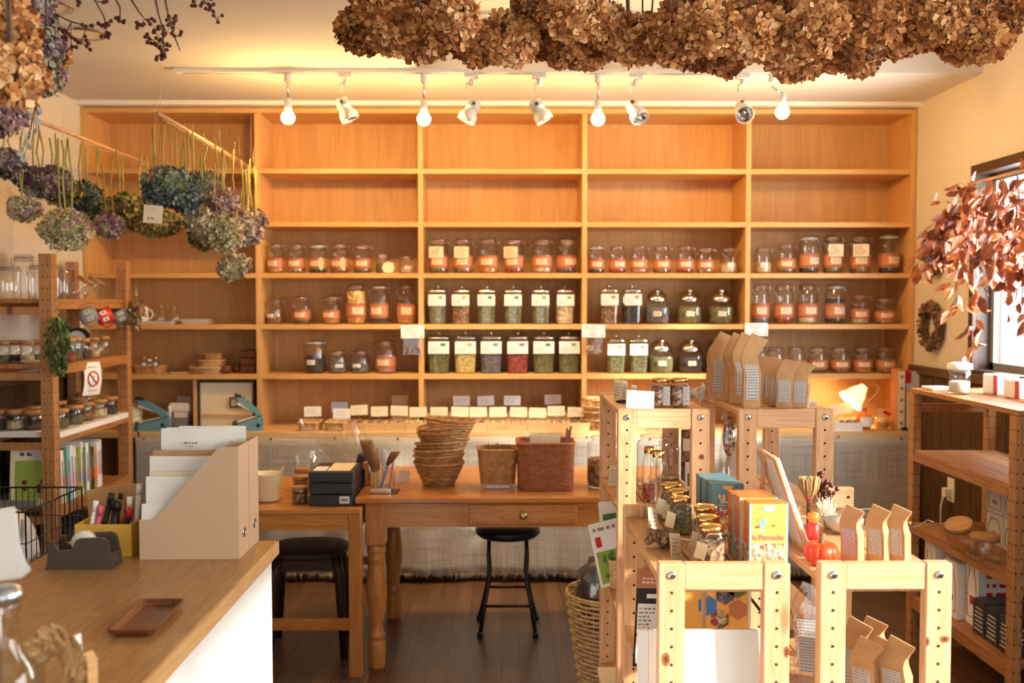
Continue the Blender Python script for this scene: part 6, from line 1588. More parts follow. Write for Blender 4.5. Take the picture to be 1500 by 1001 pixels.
cb = MB().tube([(xat(204, 5.33, y_), 5.32, zat(y_, 5.33)) for y_ in (632, 650, 680, 740, 790)] + [(xat(206, 5.33, 640), 5.32, .02)], .005, 6)
single('power_cord', cb, 'black', 'black power cord hanging from the counter at the left', 'cord')
# ------------------------------------------------------------------ baskets on the counter, right of the spices
for k in range(4):
    o = put('wicker_basket', wicker_bowl(.085, .115, .06, 6, 26) if k == 0 else bsk, 'wicker_light' if k == 0 else None, None, (xat(884, 5.45, 610), 5.46, ZC + .001 + .034 * k), (0, (-.03, .05, .02, -.08)[k], k))
    bsk = o.data; tag(o, 'pale wicker basket in the counter stack, ' + ('bottom', 'second from the bottom', 'third from the bottom', 'topmost')[k], 'basket', 'stacked pale baskets on the counter')
# ------------------------------------------------------------------ desk lamp corner
xl = xat(1292, 5.5, 600)
t = thing('desk_lamp', 'lit brass desk lamp with tulip glass shade on the counter', 'lamp', (xl - .01, 5.56, ZC + .0005))
put('base', MB().lathe([(.055, 0), (.055, .008), (.02, .016), (.008, .03), (.001, .03)], 24, cap=False), 'brass', t)
q = [PY(px, py, 5.5) - t.location for px, py in ((1268, 598), (1272, 592), (1284, 583), (1291, 574), (1292, 568), (1288, 564), (1282, 563), (1275, 565), (1270, 567))]
q = [Vector((v.x, -.02, v.z)) for v in q]; q[0] = Vector((q[0].x + .02, 0, .02)); q = [Vector((0, 0, .01))] + q
put('arm', MB().tube(q, .005, 8), 'brass', t)
e = q[-1]; dr = Vector((-.62, -.08, -.62)).normalized()
rotm = dr.to_track_quat('Z', 'Y').to_matrix().to_4x4()
hd = put('holder', MB().lathe([(.006, -.02), (.018, -.012), (.02, .012), (.024, .016)], 16).xf(rotm), 'brass', t, e)
put('lamp_shade', MB().lathe([(.022, .0), (.03, .02), (.048, .05), (.056, .08), (.075, .118), (.072, .119), (.052, .08), (.02, .01)], 28, cap=False).xf(rotm), 'lampshade', t, e)
LAMP = tuple(t.location + e + dr * .15)
zc = ZC + .0005
def pk(name, px, Y, w, d, h, mats, label, cat, rz=0, extra=None, z=zc, bev=.003):
    mb = MB().boxb(-w / 2, w / 2, -d / 2, d / 2, 0, h, bev=bev)
    if extra: extra(mb, w, d, h)
    return single(name, mb, mats, label, cat, (xat(px, Y, 600), Y, z), rz=rz)
def tea(mb, w, d, h):
    mb.boxb(-w * .42, w * .42, -d / 2 - .001, -d / 2, h * .03, h * .97, 1)
    for k in range(5): mb.merge(MB().lathe([(w * .22, 0), (w * .22, .001)], 12), Matrix.Translation((0, -d / 2 - .0012, h * (.12 + .19 * k))) @ Matrix.Rotation(PI / 2, 4, 'X'), 2)
pk('tea_box', 1315, 5.42, .042, .10, zat(541, 5.42) - ZC, ['labelband', 'paper_cream', 'ink_soft'], 'tall narrow cream tea box with red edges beside the lamp', 'box', extra=tea)
pk('tea_box', 1328, 5.42, .046, .10, zat(571, 5.42) - ZC, ['labelband', 'paper_cream', 'ink_soft'], 'shorter cream tea box with red edges next to it', 'box', extra=tea)
def plaid(mb, w, d, h): mb.boxb(-w * .22, w * .22, -d / 2 - .001, -d / 2, .03, h, 1).boxb(-w / 2, w / 2, -d / 2 - .0015, -d / 2 - .001, 0, .035, 1)
pk('gift_box', 1334, 5.44, .105, .12, .10, ['red', 'sticker'], 'dark red and grey banded gift box stacked on tea boxes', 'box', extra=plaid, z=zat(571, 5.42) + .001)
def soc(mb, w, d, h): mb.boxb(-w * .36, w * .36, -d / 2 - .001, -d / 2, h * .2, h * .8, 1)
t = thing('syrup_bottle', 'amber syrup bottle with white label before the desk lamp', 'bottle', (xat(1266, 5.42, 610), 5.42, zc))
put('body', MB().lathe([(.02, 0), (.036, .01), (.042, .05), (.034, .08), (.014, .095), (.012, .105)], 20), 'orange', t); put('cap', MB().lathe([(.014, .104), (.014, .12), (.001, .12)], 14, cap=False), 'red', t); put('label', arc_band(MB(), .042, .02, .072, -.8, .8, off=.002), 'paper', t)
t = thing('ribbon_bag', 'clear gift bag of sweets with red ribbon under the lamp', 'bag', (xat(1292, 5.44, 612), 5.44, zc))
put('film', MB().lathe([(.03, 0), (.048, .03), (.04, .07), (.015, .09), (.03, .115)], 16), 'film', t); put('contents', MB().lathe([(.03, .002), (.042, .03), (.03, .06), (.001, .065)], 14, cap=False), 'c_gold', t); put('ribbon', MB().box((.02, -.02, .09), (.05, .01, .016), 0, (0, .5, 0), .003), 'red', t)
t = wooden_tray(0, 0, 'white box of brown seed packets left of the desk lamp', xat(1243, 5.36, 615), 5.355, .15, .13, .045); t.children[0].data = t.children[0].data.copy(); t.children[0].data.materials[0] = M['white_plastic']
for i, px in enumerate((1234, 1244, 1254)): sachet(xat(px, 5.4, 612), 5.40, ZC + .045, 'c_brown', 'brown seed packet in the white box, ' + nth(i, 3), R.uniform(-.2, .2), group='brown seed packets in the white box')
card(xat(1236, 5.5, 600), 5.5, ZC + .001, 'cream price card left of the desk lamp', .13, .06, group='lamp corner card', stem=.075)
single('wooden_board', MB().boxb(-.10, .08, -.03, .03, 0, .007), 'table_x', 'thin orange wooden board lying under the lamp corner bottles', 'board', (xat(1290, 5.37, 628), 5.375, zc))
single('cable_knob', MB().ball((0, 0, .012), .012, 10, 6, sc_=(1.6, 1, 1)), 'black', 'small black computer mouse at the counter end', 'mouse', (xat(1325, 5.355, 628), 5.355, zc))

# ------------------------------------------------------------------ left shelf unit contents
ZL = zL
zt_ = ZL[0] + .001
def cj(px, py, Y, wpx, label, z, x=None):
    h = zat(py, Y) - z; return clip_jar(xat(px, Y) if x is None else x, Y, z, wpx / (F / Y), h, None, 0, label, '', group='empty clip jars on the left shelf unit')
cj(14, 388, 4.43, 33, 'wide empty clip jar at the left end of the top shelf', zt_)
cj(36, 371, 4.62, 31, 'tallest empty clip jar behind the wide one, top shelf', zt_)
cj(56, 384, 4.47, 27, 'empty clip jar just left of the front post, top shelf', zt_)
cj(92, 386, 4.60, 24, 'empty clip jar just right of the front post, top shelf', zt_)
for i, (px, py, Y) in enumerate(((112, 420, 4.86), (128, 420, 4.98))):
    wood_jar(xat(px, Y, 434) - .0, Y, zt_ + .012, .085, .10, None, 0, 'tilted wooden lidded jar at the shelf end, ' + ('left one' if i == 0 else 'right one'), rot=(0, .5, .3), group='tilted wooden lidded jars', lidh=.02)
# mugs hung under the top shelf
for i, (px, py, m_, d_, lb) in enumerate(((117, 463, 'grey', ['sticker', 'ink_soft'], 'grey patterned mug hanging under the top shelf, leftmost'), (141, 464, 'red', ['paper', 'labelband'], 'red mug with white flower hanging under the top shelf'), (166, 464, 'grey', ['sticker', 'labelband'], 'grey patterned mug hanging under the top shelf, rightmost'))):
    Y = 4.62 + .24 * i; p = PY(px, py, Y)
    mug((p.x + .0, Y, p.z - .012), .036, .075, m_, lb, rot=(0, -.0 + 1.15, .5), deco=d_)
zt_ = ZL[1] + .001
for i, (px, Y) in enumerate(((5, 4.45), (22, 4.50), (40, 4.46), (56, 4.52))):
    wood_jar(xat(px, Y, 520), Y, zt_, .062, .10, ('c_green', 'c_dark', 'c_pale', 'c_green')[i], .35, 'small wooden lidded jar left of the front post, second shelf, ' + nth(i, 4), group='small jars on the second shelf, left part')
for i, (px, py, Y) in enumerate(((101, 497, 4.50), (111, 495, 4.62), (123, 495, 4.74), (137, 494, 4.88), (152, 492, 5.04))):
    wood_jar(xat(px, Y, 510), Y, zt_, .06, zat(py, Y) - ZL[1], ('c_red', 'c_green', 'c_dark', 'c_pale', None)[i], .4, 'small wooden lidded jar right of the front post, second shelf, ' + nth(i, 5), group='small jars on the second shelf, right part')
single('tray', traymb(.15, .11, .012), 'white_plastic', 'small white tray at the second shelf edge, left unit', 'tray', (xat(48, 4.36, 531), 4.44, zt_))
t = thing('round_clock', 'round black object with white face behind the small jars', 'clock', (xat(122, 4.9, 496) - .04, 4.95, zt_)); put('case', MB().merge(MB().lathe([(.06, 0), (.06, .03)], 26), Matrix.Translation((0, 0, .085)) @ Matrix.Rotation(PI / 2, 4, 'X')), 'black', t); put('face', MB().merge(MB().lathe([(.045, 0), (.045, .002)], 24), Matrix.Translation((0, -.0302, .085)) @ Matrix.Rotation(PI / 2, 4, 'X')), 'white_plastic', t); put('foot', MB().boxb(-.03, .03, -.03, .0, 0, .03), 'black', t)
# hanging 'no' notice
p = PY(135, 542, 4.68); t = thing('notice', 'white notice with red prohibition circle hung from the second shelf', 'sign', (PX_ + .004, 4.70, ZL[1] - .01), rot=(0, 0, PI / 2 - .45))
h = .155; w = .10; mb = MB(); n = 8
for j in range(n + 1):
    for s_ in (0, 1): mb.v.append(((s_ - .5) * w, -.012 * math.sin(j / n * 3.5) - .004, -j / n * h))
for j in range(n): mb.f.append((2 * j, 2 * j + 1, 2 * j + 3, 2 * j + 2)); mb.m.append(0); mb.sm.append(True)
put('sheet', mb, 'paper', t); rg = MB().tube([(.030 * math.cos(a), -.017, -h * .5 + .034 * math.sin(a)) for a in [2 * PI * i / 24 for i in range(24)]], .0035, 5, closed=True).tube([(-.02, -.017, -h * .5 + .024), (.02, -.017, -h * .5 - .024)], .0035, 5)
put('prohibition_ring', rg, 'red', t); mb = MB(); mb.boxb(-.005, .008, -.0165, -.0160, -h * .5 - .014, -h * .5 + .014); put('symbol', mb, 'skyblue', t)
mb = MB(); dashes(mb, -.035, .03, -.028, -.018, -.0165, 1, 0, 1); dashes(mb, -.022, .02, -.140, -.128, -.013, 1, 0, 1); put('print', mb, 'ink_soft', t)
# third shelf
zt_ = ZL[2] + .001
single('shelf_paper', MB().boxb(XL + .07, PX_ + .001, 4.375, 5.17, 0, .004).boxb(PX_ - .001, PX_ + .0012, 4.375, 5.17, -.022, .004).boxb(XL + .07, PX_, 4.365, 4.3735, -.018, .004), 'paper', 'white paper lining the third shelf of the left unit', 'paper', (0, 0, zt_))
zt_ += .0045
for i, (px, Y, c_) in enumerate(((-4, 4.46, 'c_dark'), (24, 4.47, 'c_pale'), (51, 4.46, 'c_dark'))):
    wood_jar(xat(px, Y, 620), Y, zt_, .092, .088, c_, .45, 'squat wooden lidded jar left of the front post, third shelf, ' + nth(i, 3), group='squat jars on the third shelf, left part')
for i, (px, Y, c_, dx) in enumerate(((98, 4.50, 'c_green', 0), (112, 4.66, 'c_green', -.05), (125, 4.80, 'c_brown', 0), (148, 4.94, 'c_pale', .0), (167, 5.08, 'c_dark', 0))):
    wood_jar(min(xat(px, Y, 605), PX_ - .06), Y, zt_, .085, .088, c_, .5, 'squat wooden lidded jar right of the front post, third shelf, ' + nth(i, 5), group='squat jars on the third shelf, right part')
for i, (Y, xx) in enumerate(((4.62, -2.17), (4.86, -2.17), (5.06, -2.16))):
    wood_jar(xx, Y, zt_, .095, .092, 'c_green' if i else 'c_brown', .5, 'squat wooden lidded jar in the back row, third shelf, ' + ('nearest', 'middle', 'farthest')[i], group='squat jars in the back row')
wood_jar(PX_ - .14, 4.97, zt_, .085, .12, 'c_pale', .6, 'taller jar with wide pale lid behind the squat jars', lidh=.02)
# books on the fourth shelf
zt_ = ZL[3] + .001
bk = [('paper', .24), ('green', .25), ('skyblue', .235), ('paper', .25), ('white_plastic', .24), ('leafgreen', .225), ('paper', .25), ('green', .22), ('paper', .235), ('green', .23), ('c_dark', .21), ('kraft', .2), ('paper', .22), ('paper_blue', .23)]
y = 4.44
cols_ = {'paper': 'white', 'green': 'green', 'skyblue': 'pale blue', 'white_plastic': 'off white', 'leafgreen': 'light green', 'c_dark': 'dotted dark', 'kraft': 'brown', 'paper_blue': 'pale lilac'}
for i, (m_, h) in enumerate(bk):
    th = R.uniform(.018, .032); d = .17
    t = thing('book', '%s spined book on the fourth shelf, %s' % (cols_[m_], nth(i, len(bk))), 'book', (PX_ - .02, y + th / 2, zt_ + .001), 0, 'books on the fourth shelf', rot=(.10 if i < 5 else .04, 0, 0))
    put('cover', MB().boxb(-d, -.0, -th / 2, th / 2, 0, h, bev=.0012), m_, t)
    put('pages', MB().boxb(-d - .0, -.006, -th / 2 + .002, th / 2 - .002, h + .0001, h + .0006), 'paper', t)
    mb = MB(); k = R.choice(['orange', 'purple', 'blue', 'leafgreen', 'red'])
    mb.boxb(0, .0008, -th * .28, th * .28, h * R.uniform(.1, .3), h * .5, 0); mb.boxb(0, .0008, -th * .2, th * .2, h * .5, h * .8, 1)
    put('spine_print', mb, [k, 'ink_soft'], t); y += th + .005
t = thing('picture_book', 'pale picture book facing out at the left end of fourth shelf', 'book', (PX_ - .10, 4.40, zt_ + .001), 0, rot=(-.15, 0, .2)); put('cover', MB().boxb(-.13, .06, -.006, .006, 0, .26, bev=.001), 'paper_cream', t)
mb = MB(); mb.boxb(-.11, .04, -.0072, -.006, .03, .20, 0); dashes(mb, -.09, .03, .21, .245, -.0074, 1, 1, 1)
for i in range(5): mb.ball((R.uniform(-.09, .02), -.0075, R.uniform(.05, .18)), .012, 8, 5, 2, (1, .15, 1))
put('print', mb, ['leafgreen', 'ink', 'berry'], t)
single('magazine', MB().boxb(-.11, .11, -.16, .16, 0, .03, bev=.002), 'grey', 'grey folder stack lying on the fourth shelf, left part', 'folder', (PX_ - .22, 4.52, zt_ + .0))
# bottom shelf boxes and hidden dark things
single('storage_box', MB().boxb(-.14, .14, -.3, .3, 0, .2, bev=.006), 'darkgrey', 'dark storage box on the lowest shelf of the left unit', 'box', (-2.12, 4.78, ZL[4] + .001))
single('leaflet_stack', MB().boxb(-.05, .05, -.08, .08, 0, .13), 'blue', 'blue and white striped packets on the lowest left shelf', 'packets', (PX_ - .055, 4.47 - .0, ZL[4] + .2025 - .2 + .0) if 0 else (xat(98, 4.0, 770), 4.06, .0))
# wire crate on a stand
cxw0, cxw1 = -1.62, xat(110, 3.15, 713); yw0, yw1 = 2.82, 3.2; z0_, z1_ = .55, zat(713, 3.2)
t = thing('wire_crate', 'black wire grid crate behind the counter at the left', 'crate', ((cxw0 + cxw1) / 2, 3.01, 0)); ox_, oy_ = t.location.x, t.location.y
def grid(mb, p0, u, v, nu, nv, r=.0016):
    for i in range(nu + 1): a = p0 + u * (i / nu); mb.tube([a, a + v], r if 0 < i < nu else r * 1.8, 4)
    for j in range(nv + 1): a = p0 + v * (j / nv); mb.tube([a, a + u], r if 0 < j < nv else r * 2, 4)
a = Vector((cxw0 - ox_, yw0 - oy_, z0_)); b_ = Vector((cxw1 - ox_, yw0 - oy_, z0_)); c_ = Vector((cxw0 - ox_, yw1 - oy_, z0_)); ux = b_ - a; uy = c_ - a; uz = Vector((0, 0, z1_ - z0_))
for nm_, q in (('front_grid', (a, ux, uz, 14, 4)), ('back_grid', (c_, ux, uz, 14, 4)), ('side_grid', (a, uy, uz, 12, 4)), ('side_grid', (b_, uy, uz, 12, 4)), ('bottom_grid', (a, ux, uy, 14, 8))):
    mb = MB(); grid(mb, *q); put(nm_, mb, 'black_metal', t)
mb = MB()
for x in (cxw0, cxw1): 
    for y in (yw0, yw1): put('leg', MB().cyl((x - ox_, y - oy_, 0), (x - ox_, y - oy_, z0_), .006, 8), 'black_metal', t)
t = thing('cloth_bag', 'folded pale cloth bag with grey rope handle inside the crate', 'bag', (-1.50, 3.0, z0_ + .01))
put('body', MB().ball((0, 0, .165), 1, 20, 12, sc_=(.085, .13, .165)), 'sticker', t); put('handle', MB().tube([(.07 + .045 * math.cos(a_), -.125, .32 - .10 * math.sin(a_)) for a_ in [PI * i / 12 for i in range(13)]], .008, 8), 'sticker', t)
t = thing('dark_bag', 'black cloth bag lying inside the wire crate', 'bag', (-1.36, 3.02, z0_ + .01)); put('body', MB().ball((0, 0, .10), 1, 18, 10, sc_=(.07, .14, .10)), 'cloth_dark', t)
# dried bundles on the posts
def bundle(loc, label, mat, r, h, n, lw=.016, ll=.03, blob=0, string_h=.07):
    t = thing('dried_bundle', label, 'dried flowers', loc); mb = MB()
    for i in range(n):
        a = R.uniform(0, 6.28); v_ = R.random(); q = r * (.3 + .9 * math.sin(PI * min(1, v_ * .9 + .08))) * math.sqrt(R.random())
        p_ = Vector((q * math.cos(a), q * math.sin(a) * .7, -v_ * h)); d_ = Vector((math.cos(a) * .5, math.sin(a) * .4, -1 + R.uniform(-.3, .6))).normalized() * ll; s_ = d_.cross(Vector((R.uniform(-1, 1), R.uniform(-1, 1), R.uniform(-1, 1)))).normalized() * lw / 2
        mb.add([p_, p_ + d_ * .5 - s_, p_ + d_, p_ + d_ * .5 + s_], [(0, 1, 2, 3)])
    put('leaves', mb, mat, t)
    st = MB()
    for i in range(7): a = i; st.tube([(.006 * math.cos(a), .005 * math.sin(a), .04), (0, 0, 0), (r * .5 * math.cos(a), r * .3 * math.sin(a), -h * .6)], .0016, 4)
    put('stems', st, 'stem', t); put('string', MB().tube([(0, 0, string_h), (0, 0, .03)], .0012, 4).tube([(.008 * math.cos(a), .008 * math.sin(a), .012) for a in [2 * PI * i / 10 for i in range(10)]], .002, 4, closed=True), 'string', t)
    if blob:
        bm_ = MB().ball((0, 0, 0), 1, 8, 6, sc_=(.014, .013, .017)); bm_ = bm_.mesh('pod', [M['cone'].name])
        for i in range(blob): a = R.uniform(0, 6.28); put('pod', bm_, None, t, (r * .7 * math.cos(a), r * .5 * math.sin(a) - .01, -R.uniform(.02, h)), (R.random(), R.random(), 0))
    return t
p = PY(85, 462, 4.27); bundle((p.x, 4.265, p.z), 'bundle of dried green leaves hanging on the front post', 'herb', .040, .24, 420)
p = PY(195, 436, 5.11); bundle((p.x + .01, 5.12, p.z), 'bundle of dried brown pods hanging on the rear post', 'bundle', .034, .15, 160, blob=12)

# ------------------------------------------------------------------ right shelf unit contents
zq = .5555
for i, (px, Y, rot) in enumerate(((1412, 3.80, (.25, -.35, 0)), (1443, 3.62, None))):
    p = PZ(px, 800, zq); wood_jar(xat(px, Y, 780), Y, zq + (.016 if rot else 0), .105, .10, None, 0, 'clear jar with wooden lid on the right unit, ' + ('leaning over' if rot else 'standing upright'), rot=rot, group='wooden lidded jars on the right unit', lidh=.022)
def jarbox(x, y, z, w, d, h, label, k=0, mats=None, group=None):
    t = thing('product_box', label, 'box', (x, y, z), 0, group); put('box', MB().boxb(0, w, -d / 2, d / 2, 0, h, bev=.002), mats[0] if mats else 'sticker', t)
    mb = MB()   # outline drawing of a jar on the room-facing side
    if k == 0:
        pts = [(-.35, .12), (.35, .12), (.38, .5), (.30, .68), (.2, .74), (.2, .84), (-.2, .84), (-.2, .74), (-.30, .68), (-.38, .5)]
        mb.tube([(-.0008, a * d, b_ * h) for a, b_ in pts], .0018, 4, closed=True); mb.boxb(-.001, 0, -d * .14, d * .14, h * .3, h * .42)
    else:
        for q in range(6): mb.boxb(-.001, 0, -d * .35, d * (.35 - .05 * (q % 3)), h * (.15 + .12 * q), h * (.19 + .12 * q))
    put('print', mb, mats[1] if mats else 'ink_soft', t)
    mb = MB()   # print on the face towards the camera
    dashes(mb, w * .15, w * .85, h * .3, h * .8, -d / 2 - .0006, 4); put('end_print', mb, mats[1] if mats else 'ink_soft', t)
n = 0
for r_, zz in enumerate((zq, zq + .125)):
    for c_, y in enumerate((3.60, 3.735, 3.87)):
        jarbox(QX + .16, y, zz, .15, .13, .123, 'white box with jar outline, %s in the %s row' % (('nearest', 'middle', 'farthest')[c_], ('lower', 'upper')[r_]), 0 if c_ else 1, group='white jar boxes on the right unit')
t = thing('small_jar', 'small dark spice bottle with white label beside the near post', 'jar', (QX + .06, 3.505, zq)); put('body', MB().lathe([(.022, 0), (.024, .01), (.024, .06), (.018, .07)], 16), 'glass', t); put('lid', MB().lathe([(.02, .07), (.022, .074), (.022, .095), (.001, .096)], 16, cap=False), 'black', t); put('label', arc_band(MB(), .024, .015, .055, -2.5, .5, off=.001), 'paper', t)
zq = .2305
for c_, (y, m_, h) in enumerate(((4.20, 'paper', .26), (4.10, 'sticker', .30), (3.99, 'paper', .23), (3.88, 'paper', .28))):
    jarbox(QX + .05 + .03 * (c_ % 2), y, zq, .22, .10, h, '%s carton low in the right unit, %s' % ('red and white' if m_ == 'paper' else 'pale', ('farthest', 'second farthest', 'third', 'nearest of four')[c_]), 0, (m_, 'red'), 'cartons low in the right unit')
for c_, y in enumerate((3.76, 3.66, 3.56)):
    jarbox(QX + .05, y, zq, .22, .092, .135, 'black carton with white label low in the right unit, ' + ('farthest', 'middle', 'nearest')[c_], 1, ('darkgrey', 'sticker'), 'black cartons low in the right unit')
# on top of the right unit
zu = 1.1365
p = PZ(1405, 577, zu)
clip_jar(p.x, p.y, zu, .085, .115, 'fabric_white', .4, 'glass jar with white lace lid on the right unit', '')
single('lace_cover', MB().lathe([(.05, -.02), (.047, 0), (.03, .006), (.001, .008)], 22, cap=False), 'paper', 'white lace cover on the glass jar, right unit', 'cover', (p.x, p.y, zu + .122))
p = PZ(1388, 572, zu); single('paper_pile', MB().boxb(-.05, .05, -.06, .06, 0, .012, bev=.002), 'paper_cream', 'small pale paper pile left of the lace covered jar', 'paper', (QX + .085, 4.22, zu))
for i, (y, x_, h, w) in enumerate(((4.02, .25, .08, .09), (3.86, .26, .07, .10), (3.70, .25, .08, .09))):
    single('gift_box', MB().boxb(-w / 2, w / 2, -.06, .06, 0, h, bev=.003).boxb(-w / 2 - .001, -w / 2, -.06, -.03, 0, h, 1), ['paper', 'red'], 'white box on top of the right unit, %s' % ('farthest', 'middle', 'nearest')[i], 'box', (QX + x_, y, zu), group='white boxes on the right unit top')
# socket with plug
Yw = 5.0; p = PX = None
d_ = ray(1394, 718); tt = (XR - .022) / d_.x; p = Vector((0, 0, CH)) + d_ * tt
t = thing('wall_socket', 'cream wall socket with white plug on the wainscot', 'socket', (XR - .0205, p.y, p.z))
put('plate', MB().boxb(-.008, 0, -.036, .036, -.06, .06, bev=.002), 'paper_cream', t); put('plug', MB().boxb(-.045, -.0085, -.018, .018, -.035, .01, bev=.004), 'white_plastic', t)
put('cord', MB().tube([(-.04, 0, -.02), (-.055, .0, -.08), (-.05, .01, -.25), (-.03, .02, -p.z + .02)], .004, 6), 'white_plastic', t)
# wreaths on the right wall
def wreath(px, py, label, rx, rz_, n, mat_):
    d_ = ray(px, py); p = Vector((0, 0, CH)) + d_ * ((XR - .03) / d_.x)
    t = thing('wreath', label, 'wreath', (XR - .03, p.y, p.z)); mb = MB(); bs = MB()
    mb.tube([(0, rx * math.cos(a), rz_ * math.sin(a)) for a in [2 * PI * i / 40 for i in range(40)]], .014, 6, closed=True); put('ring', mb, 'twig', t)
    for i in range(n):
        a = 2 * PI * (i + R.random()) / n * 3; b_ = R.uniform(0, 6.28); q = .022 + R.uniform(-.004, .006)
        c_ = Vector((min(.012, q * math.cos(b_)), (rx + q * math.sin(b_)) * math.cos(a), (rz_ + q * math.sin(b_)) * math.sin(a))); s_ = R.uniform(.007, .014)
        k0 = len(bs.v); bs.ball(c_, s_, 6, 4, sc_=(1, R.uniform(.7, 1.1), R.uniform(.7, 1.1)))
    bs.sm = [False] * len(bs.sm); put('cones', bs, mat_, t); return t
wreath(1363, 478, 'round pine cone wreath on the right wall, lower one', .100, .105, 190, 'cone'); wreath(1366, 372, 'dark wreath on the right wall partly behind the red leaves', .085, .095, 130, 'cone')
# ------------------------------------------------------------------ dried hydrangeas
def head_mesh(r, n, ps, seed, squash=.85, open_=.8):
    q = random.Random(seed); mb = MB(); mb.ball((0, 0, 0), r * .72, 14, 9, sc_=(1, 1, squash))
    mb.v = [(v[0] * (1 + q.uniform(-.08, .08)), v[1] * (1 + q.uniform(-.08, .08)), v[2]) for v in mb.v]; mb.m = [1] * len(mb.m)
    lob = [Vector((q.gauss(0, 1), q.gauss(0, 1), q.gauss(0, 1))).normalized() for _ in range(7)]
    for i in range(n):
        z = 1 - 2 * (i + .5) / n; a = i * 2.39996 + q.uniform(-.25, .25); s_ = math.sqrt(max(0, 1 - z * z)); d = Vector((s_ * math.cos(a), s_ * math.sin(a), z))
        bumpy = max(d.dot(l) for l in lob); rr = r * (.80 + .22 * max(0, bumpy) ** 3 + q.uniform(-.09, .05))
        c = Vector((d.x * rr, d.y * rr, d.z * rr * squash)); nr = (d + Vector((q.uniform(-1, 1), q.uniform(-1, 1), q.uniform(-1, 1))) * open_).normalized()
        u = nr.orthogonal().normalized(); w = nr.cross(u); a0 = q.uniform(0, 6.28); s2 = ps * q.uniform(.75, 1.2)
        for k in range(4):
            a1 = a0 + k * PI / 2 + q.uniform(-.2, .2); e = u * math.cos(a1) + w * math.sin(a1); f = nr.cross(e); cu = q.uniform(-.15, .55)
            p1 = c + e * s2 * .12; pm = c + e * s2 * .62 + nr * s2 * cu * .25; p2 = c + e * s2 * 1.05 + nr * s2 * cu
            mb.add([p1, pm - f * s2 * .46, pm + nr * s2 * .10, pm + f * s2 * .46, p2 - f * s2 * .16, p2 + f * s2 * .16], [(0, 1, 2), (0, 2, 3), (1, 4, 5, 2), (2, 5, 3)], 0, True)
    return mb
core = {'hyd_brown': 'twig', 'hyd_tan': 'twig'}
HM = {}
def hm(mat_, var, r, n, ps, sq):
    k = (mat_, var, r)
    if k not in HM: HM[k] = head_mesh(r, n, ps, hash(('h', var, int(r * 1000))) % 9999 if 0 else var * 77 + int(r * 1000), sq).mesh('flower_head', [mat_, core.get(mat_, 'herb')])
    return HM[k]
def hydr(x, y, z, r, mat_, var, label, group, stem=.2, sdir=(0, 0), n=230, ps=.016, sq=.85, forks=2, sm='stem', cat='dried hydrangea'):
    base = .1; t = thing('dried_hydrangea', label, cat, (x, y, z), group=group, rot=(0, 0, 0)); s_ = r / base
    h = put('flower_head', hm(mat_, var, base, n, ps / s_, sq), None, t, (0, 0, 0), (R.uniform(-.3, .3), R.uniform(-.3, .3), R.uniform(0, 6.28))); h.scale = (s_, s_, s_ * R.uniform(.9, 1.05))
    mb = MB()
    for k in range(forks):
        o = Vector((R.uniform(-1, 1) * r * .35, R.uniform(-1, 1) * r * .2, r * .5)); tp = Vector((o.x + sdir[0] + R.uniform(-.012, .012), o.y + sdir[1], r * .6 + stem * R.uniform(.75, 1)))
        md = (o + tp) / 2 + Vector((R.uniform(-.015, .015), R.uniform(-.01, .01), 0)); mb.tube([(o.x * .3, o.y * .3, 0), o, md, tp], .0035, 6, radii=[.0028, .003, .0034, .0038]); mb.ball(md, .005, 6, 4)
    put('stem', mb, sm, t); return t
# brown heads under the ceiling (px, py, depth, radius in photo px, colour)
BR = [(536, 42, 3.0, 44, 0), (578, 50, 2.85, 42, 1), (622, 56, 2.9, 44, 1), (612, 15, 3.1, 44, 0), (664, 30, 2.7, 42, 1), (700, 62, 2.9, 40, 0), (746, 58, 2.85, 42, 1), (786, 52, 3.0, 44, 0),
      (790, 8, 2.8, 38, 0), (838, 18, 2.7, 44, 1), (826, 62, 2.95, 40, 0), (866, 70, 3.05, 40, 0), (884, 40, 2.85, 38, 1), (932, 58, 2.9, 42, 1), (950, 50, 3.2, 36, 0), (985, 60, 2.8, 42, 1), (1008, 20, 3.1, 40, 0), (1012, 74, 3.0, 34, 0),
      (1040, 40, 2.65, 44, 1), (1060, 74, 2.95, 38, 0), (1078, 14, 2.8, 44, 0), (1106, 52, 2.7, 46, 1), (1136, 20, 3.0, 42, 0), (1146, 68, 2.75, 40, 1), (1166, 84, 2.85, 38, 1), (1196, 40, 2.65, 46, 1), (1222, 80, 3.0, 34, 0), (1236, 14, 2.9, 42, 0),
      (1256, 60, 2.8, 44, 0), (1284, 28, 2.7, 42, 1), (1262, 86, 2.95, 30, 1), (1316, 54, 2.85, 38, 0), (1330, 14, 3.0, 40, 1), (1352, 50, 2.9, 32, 0), (1372, 22, 2.7, 44, 1), (1412, 10, 2.8, 44, 0), (1412, 66, 2.9, 38, 0), (1436, 60, 2.75, 42, 0), (1456, 44, 2.95, 38, 0), (1452, 12, 3.05, 42, 1), (1478, 12, 2.9, 34, 0),
      (560, 10, 2.8, 40, 0), (1180, 6, 2.85, 44, 0)]
srt = sorted(range(len(BR)), key=lambda i: (BR[i][0], BR[i][1]))
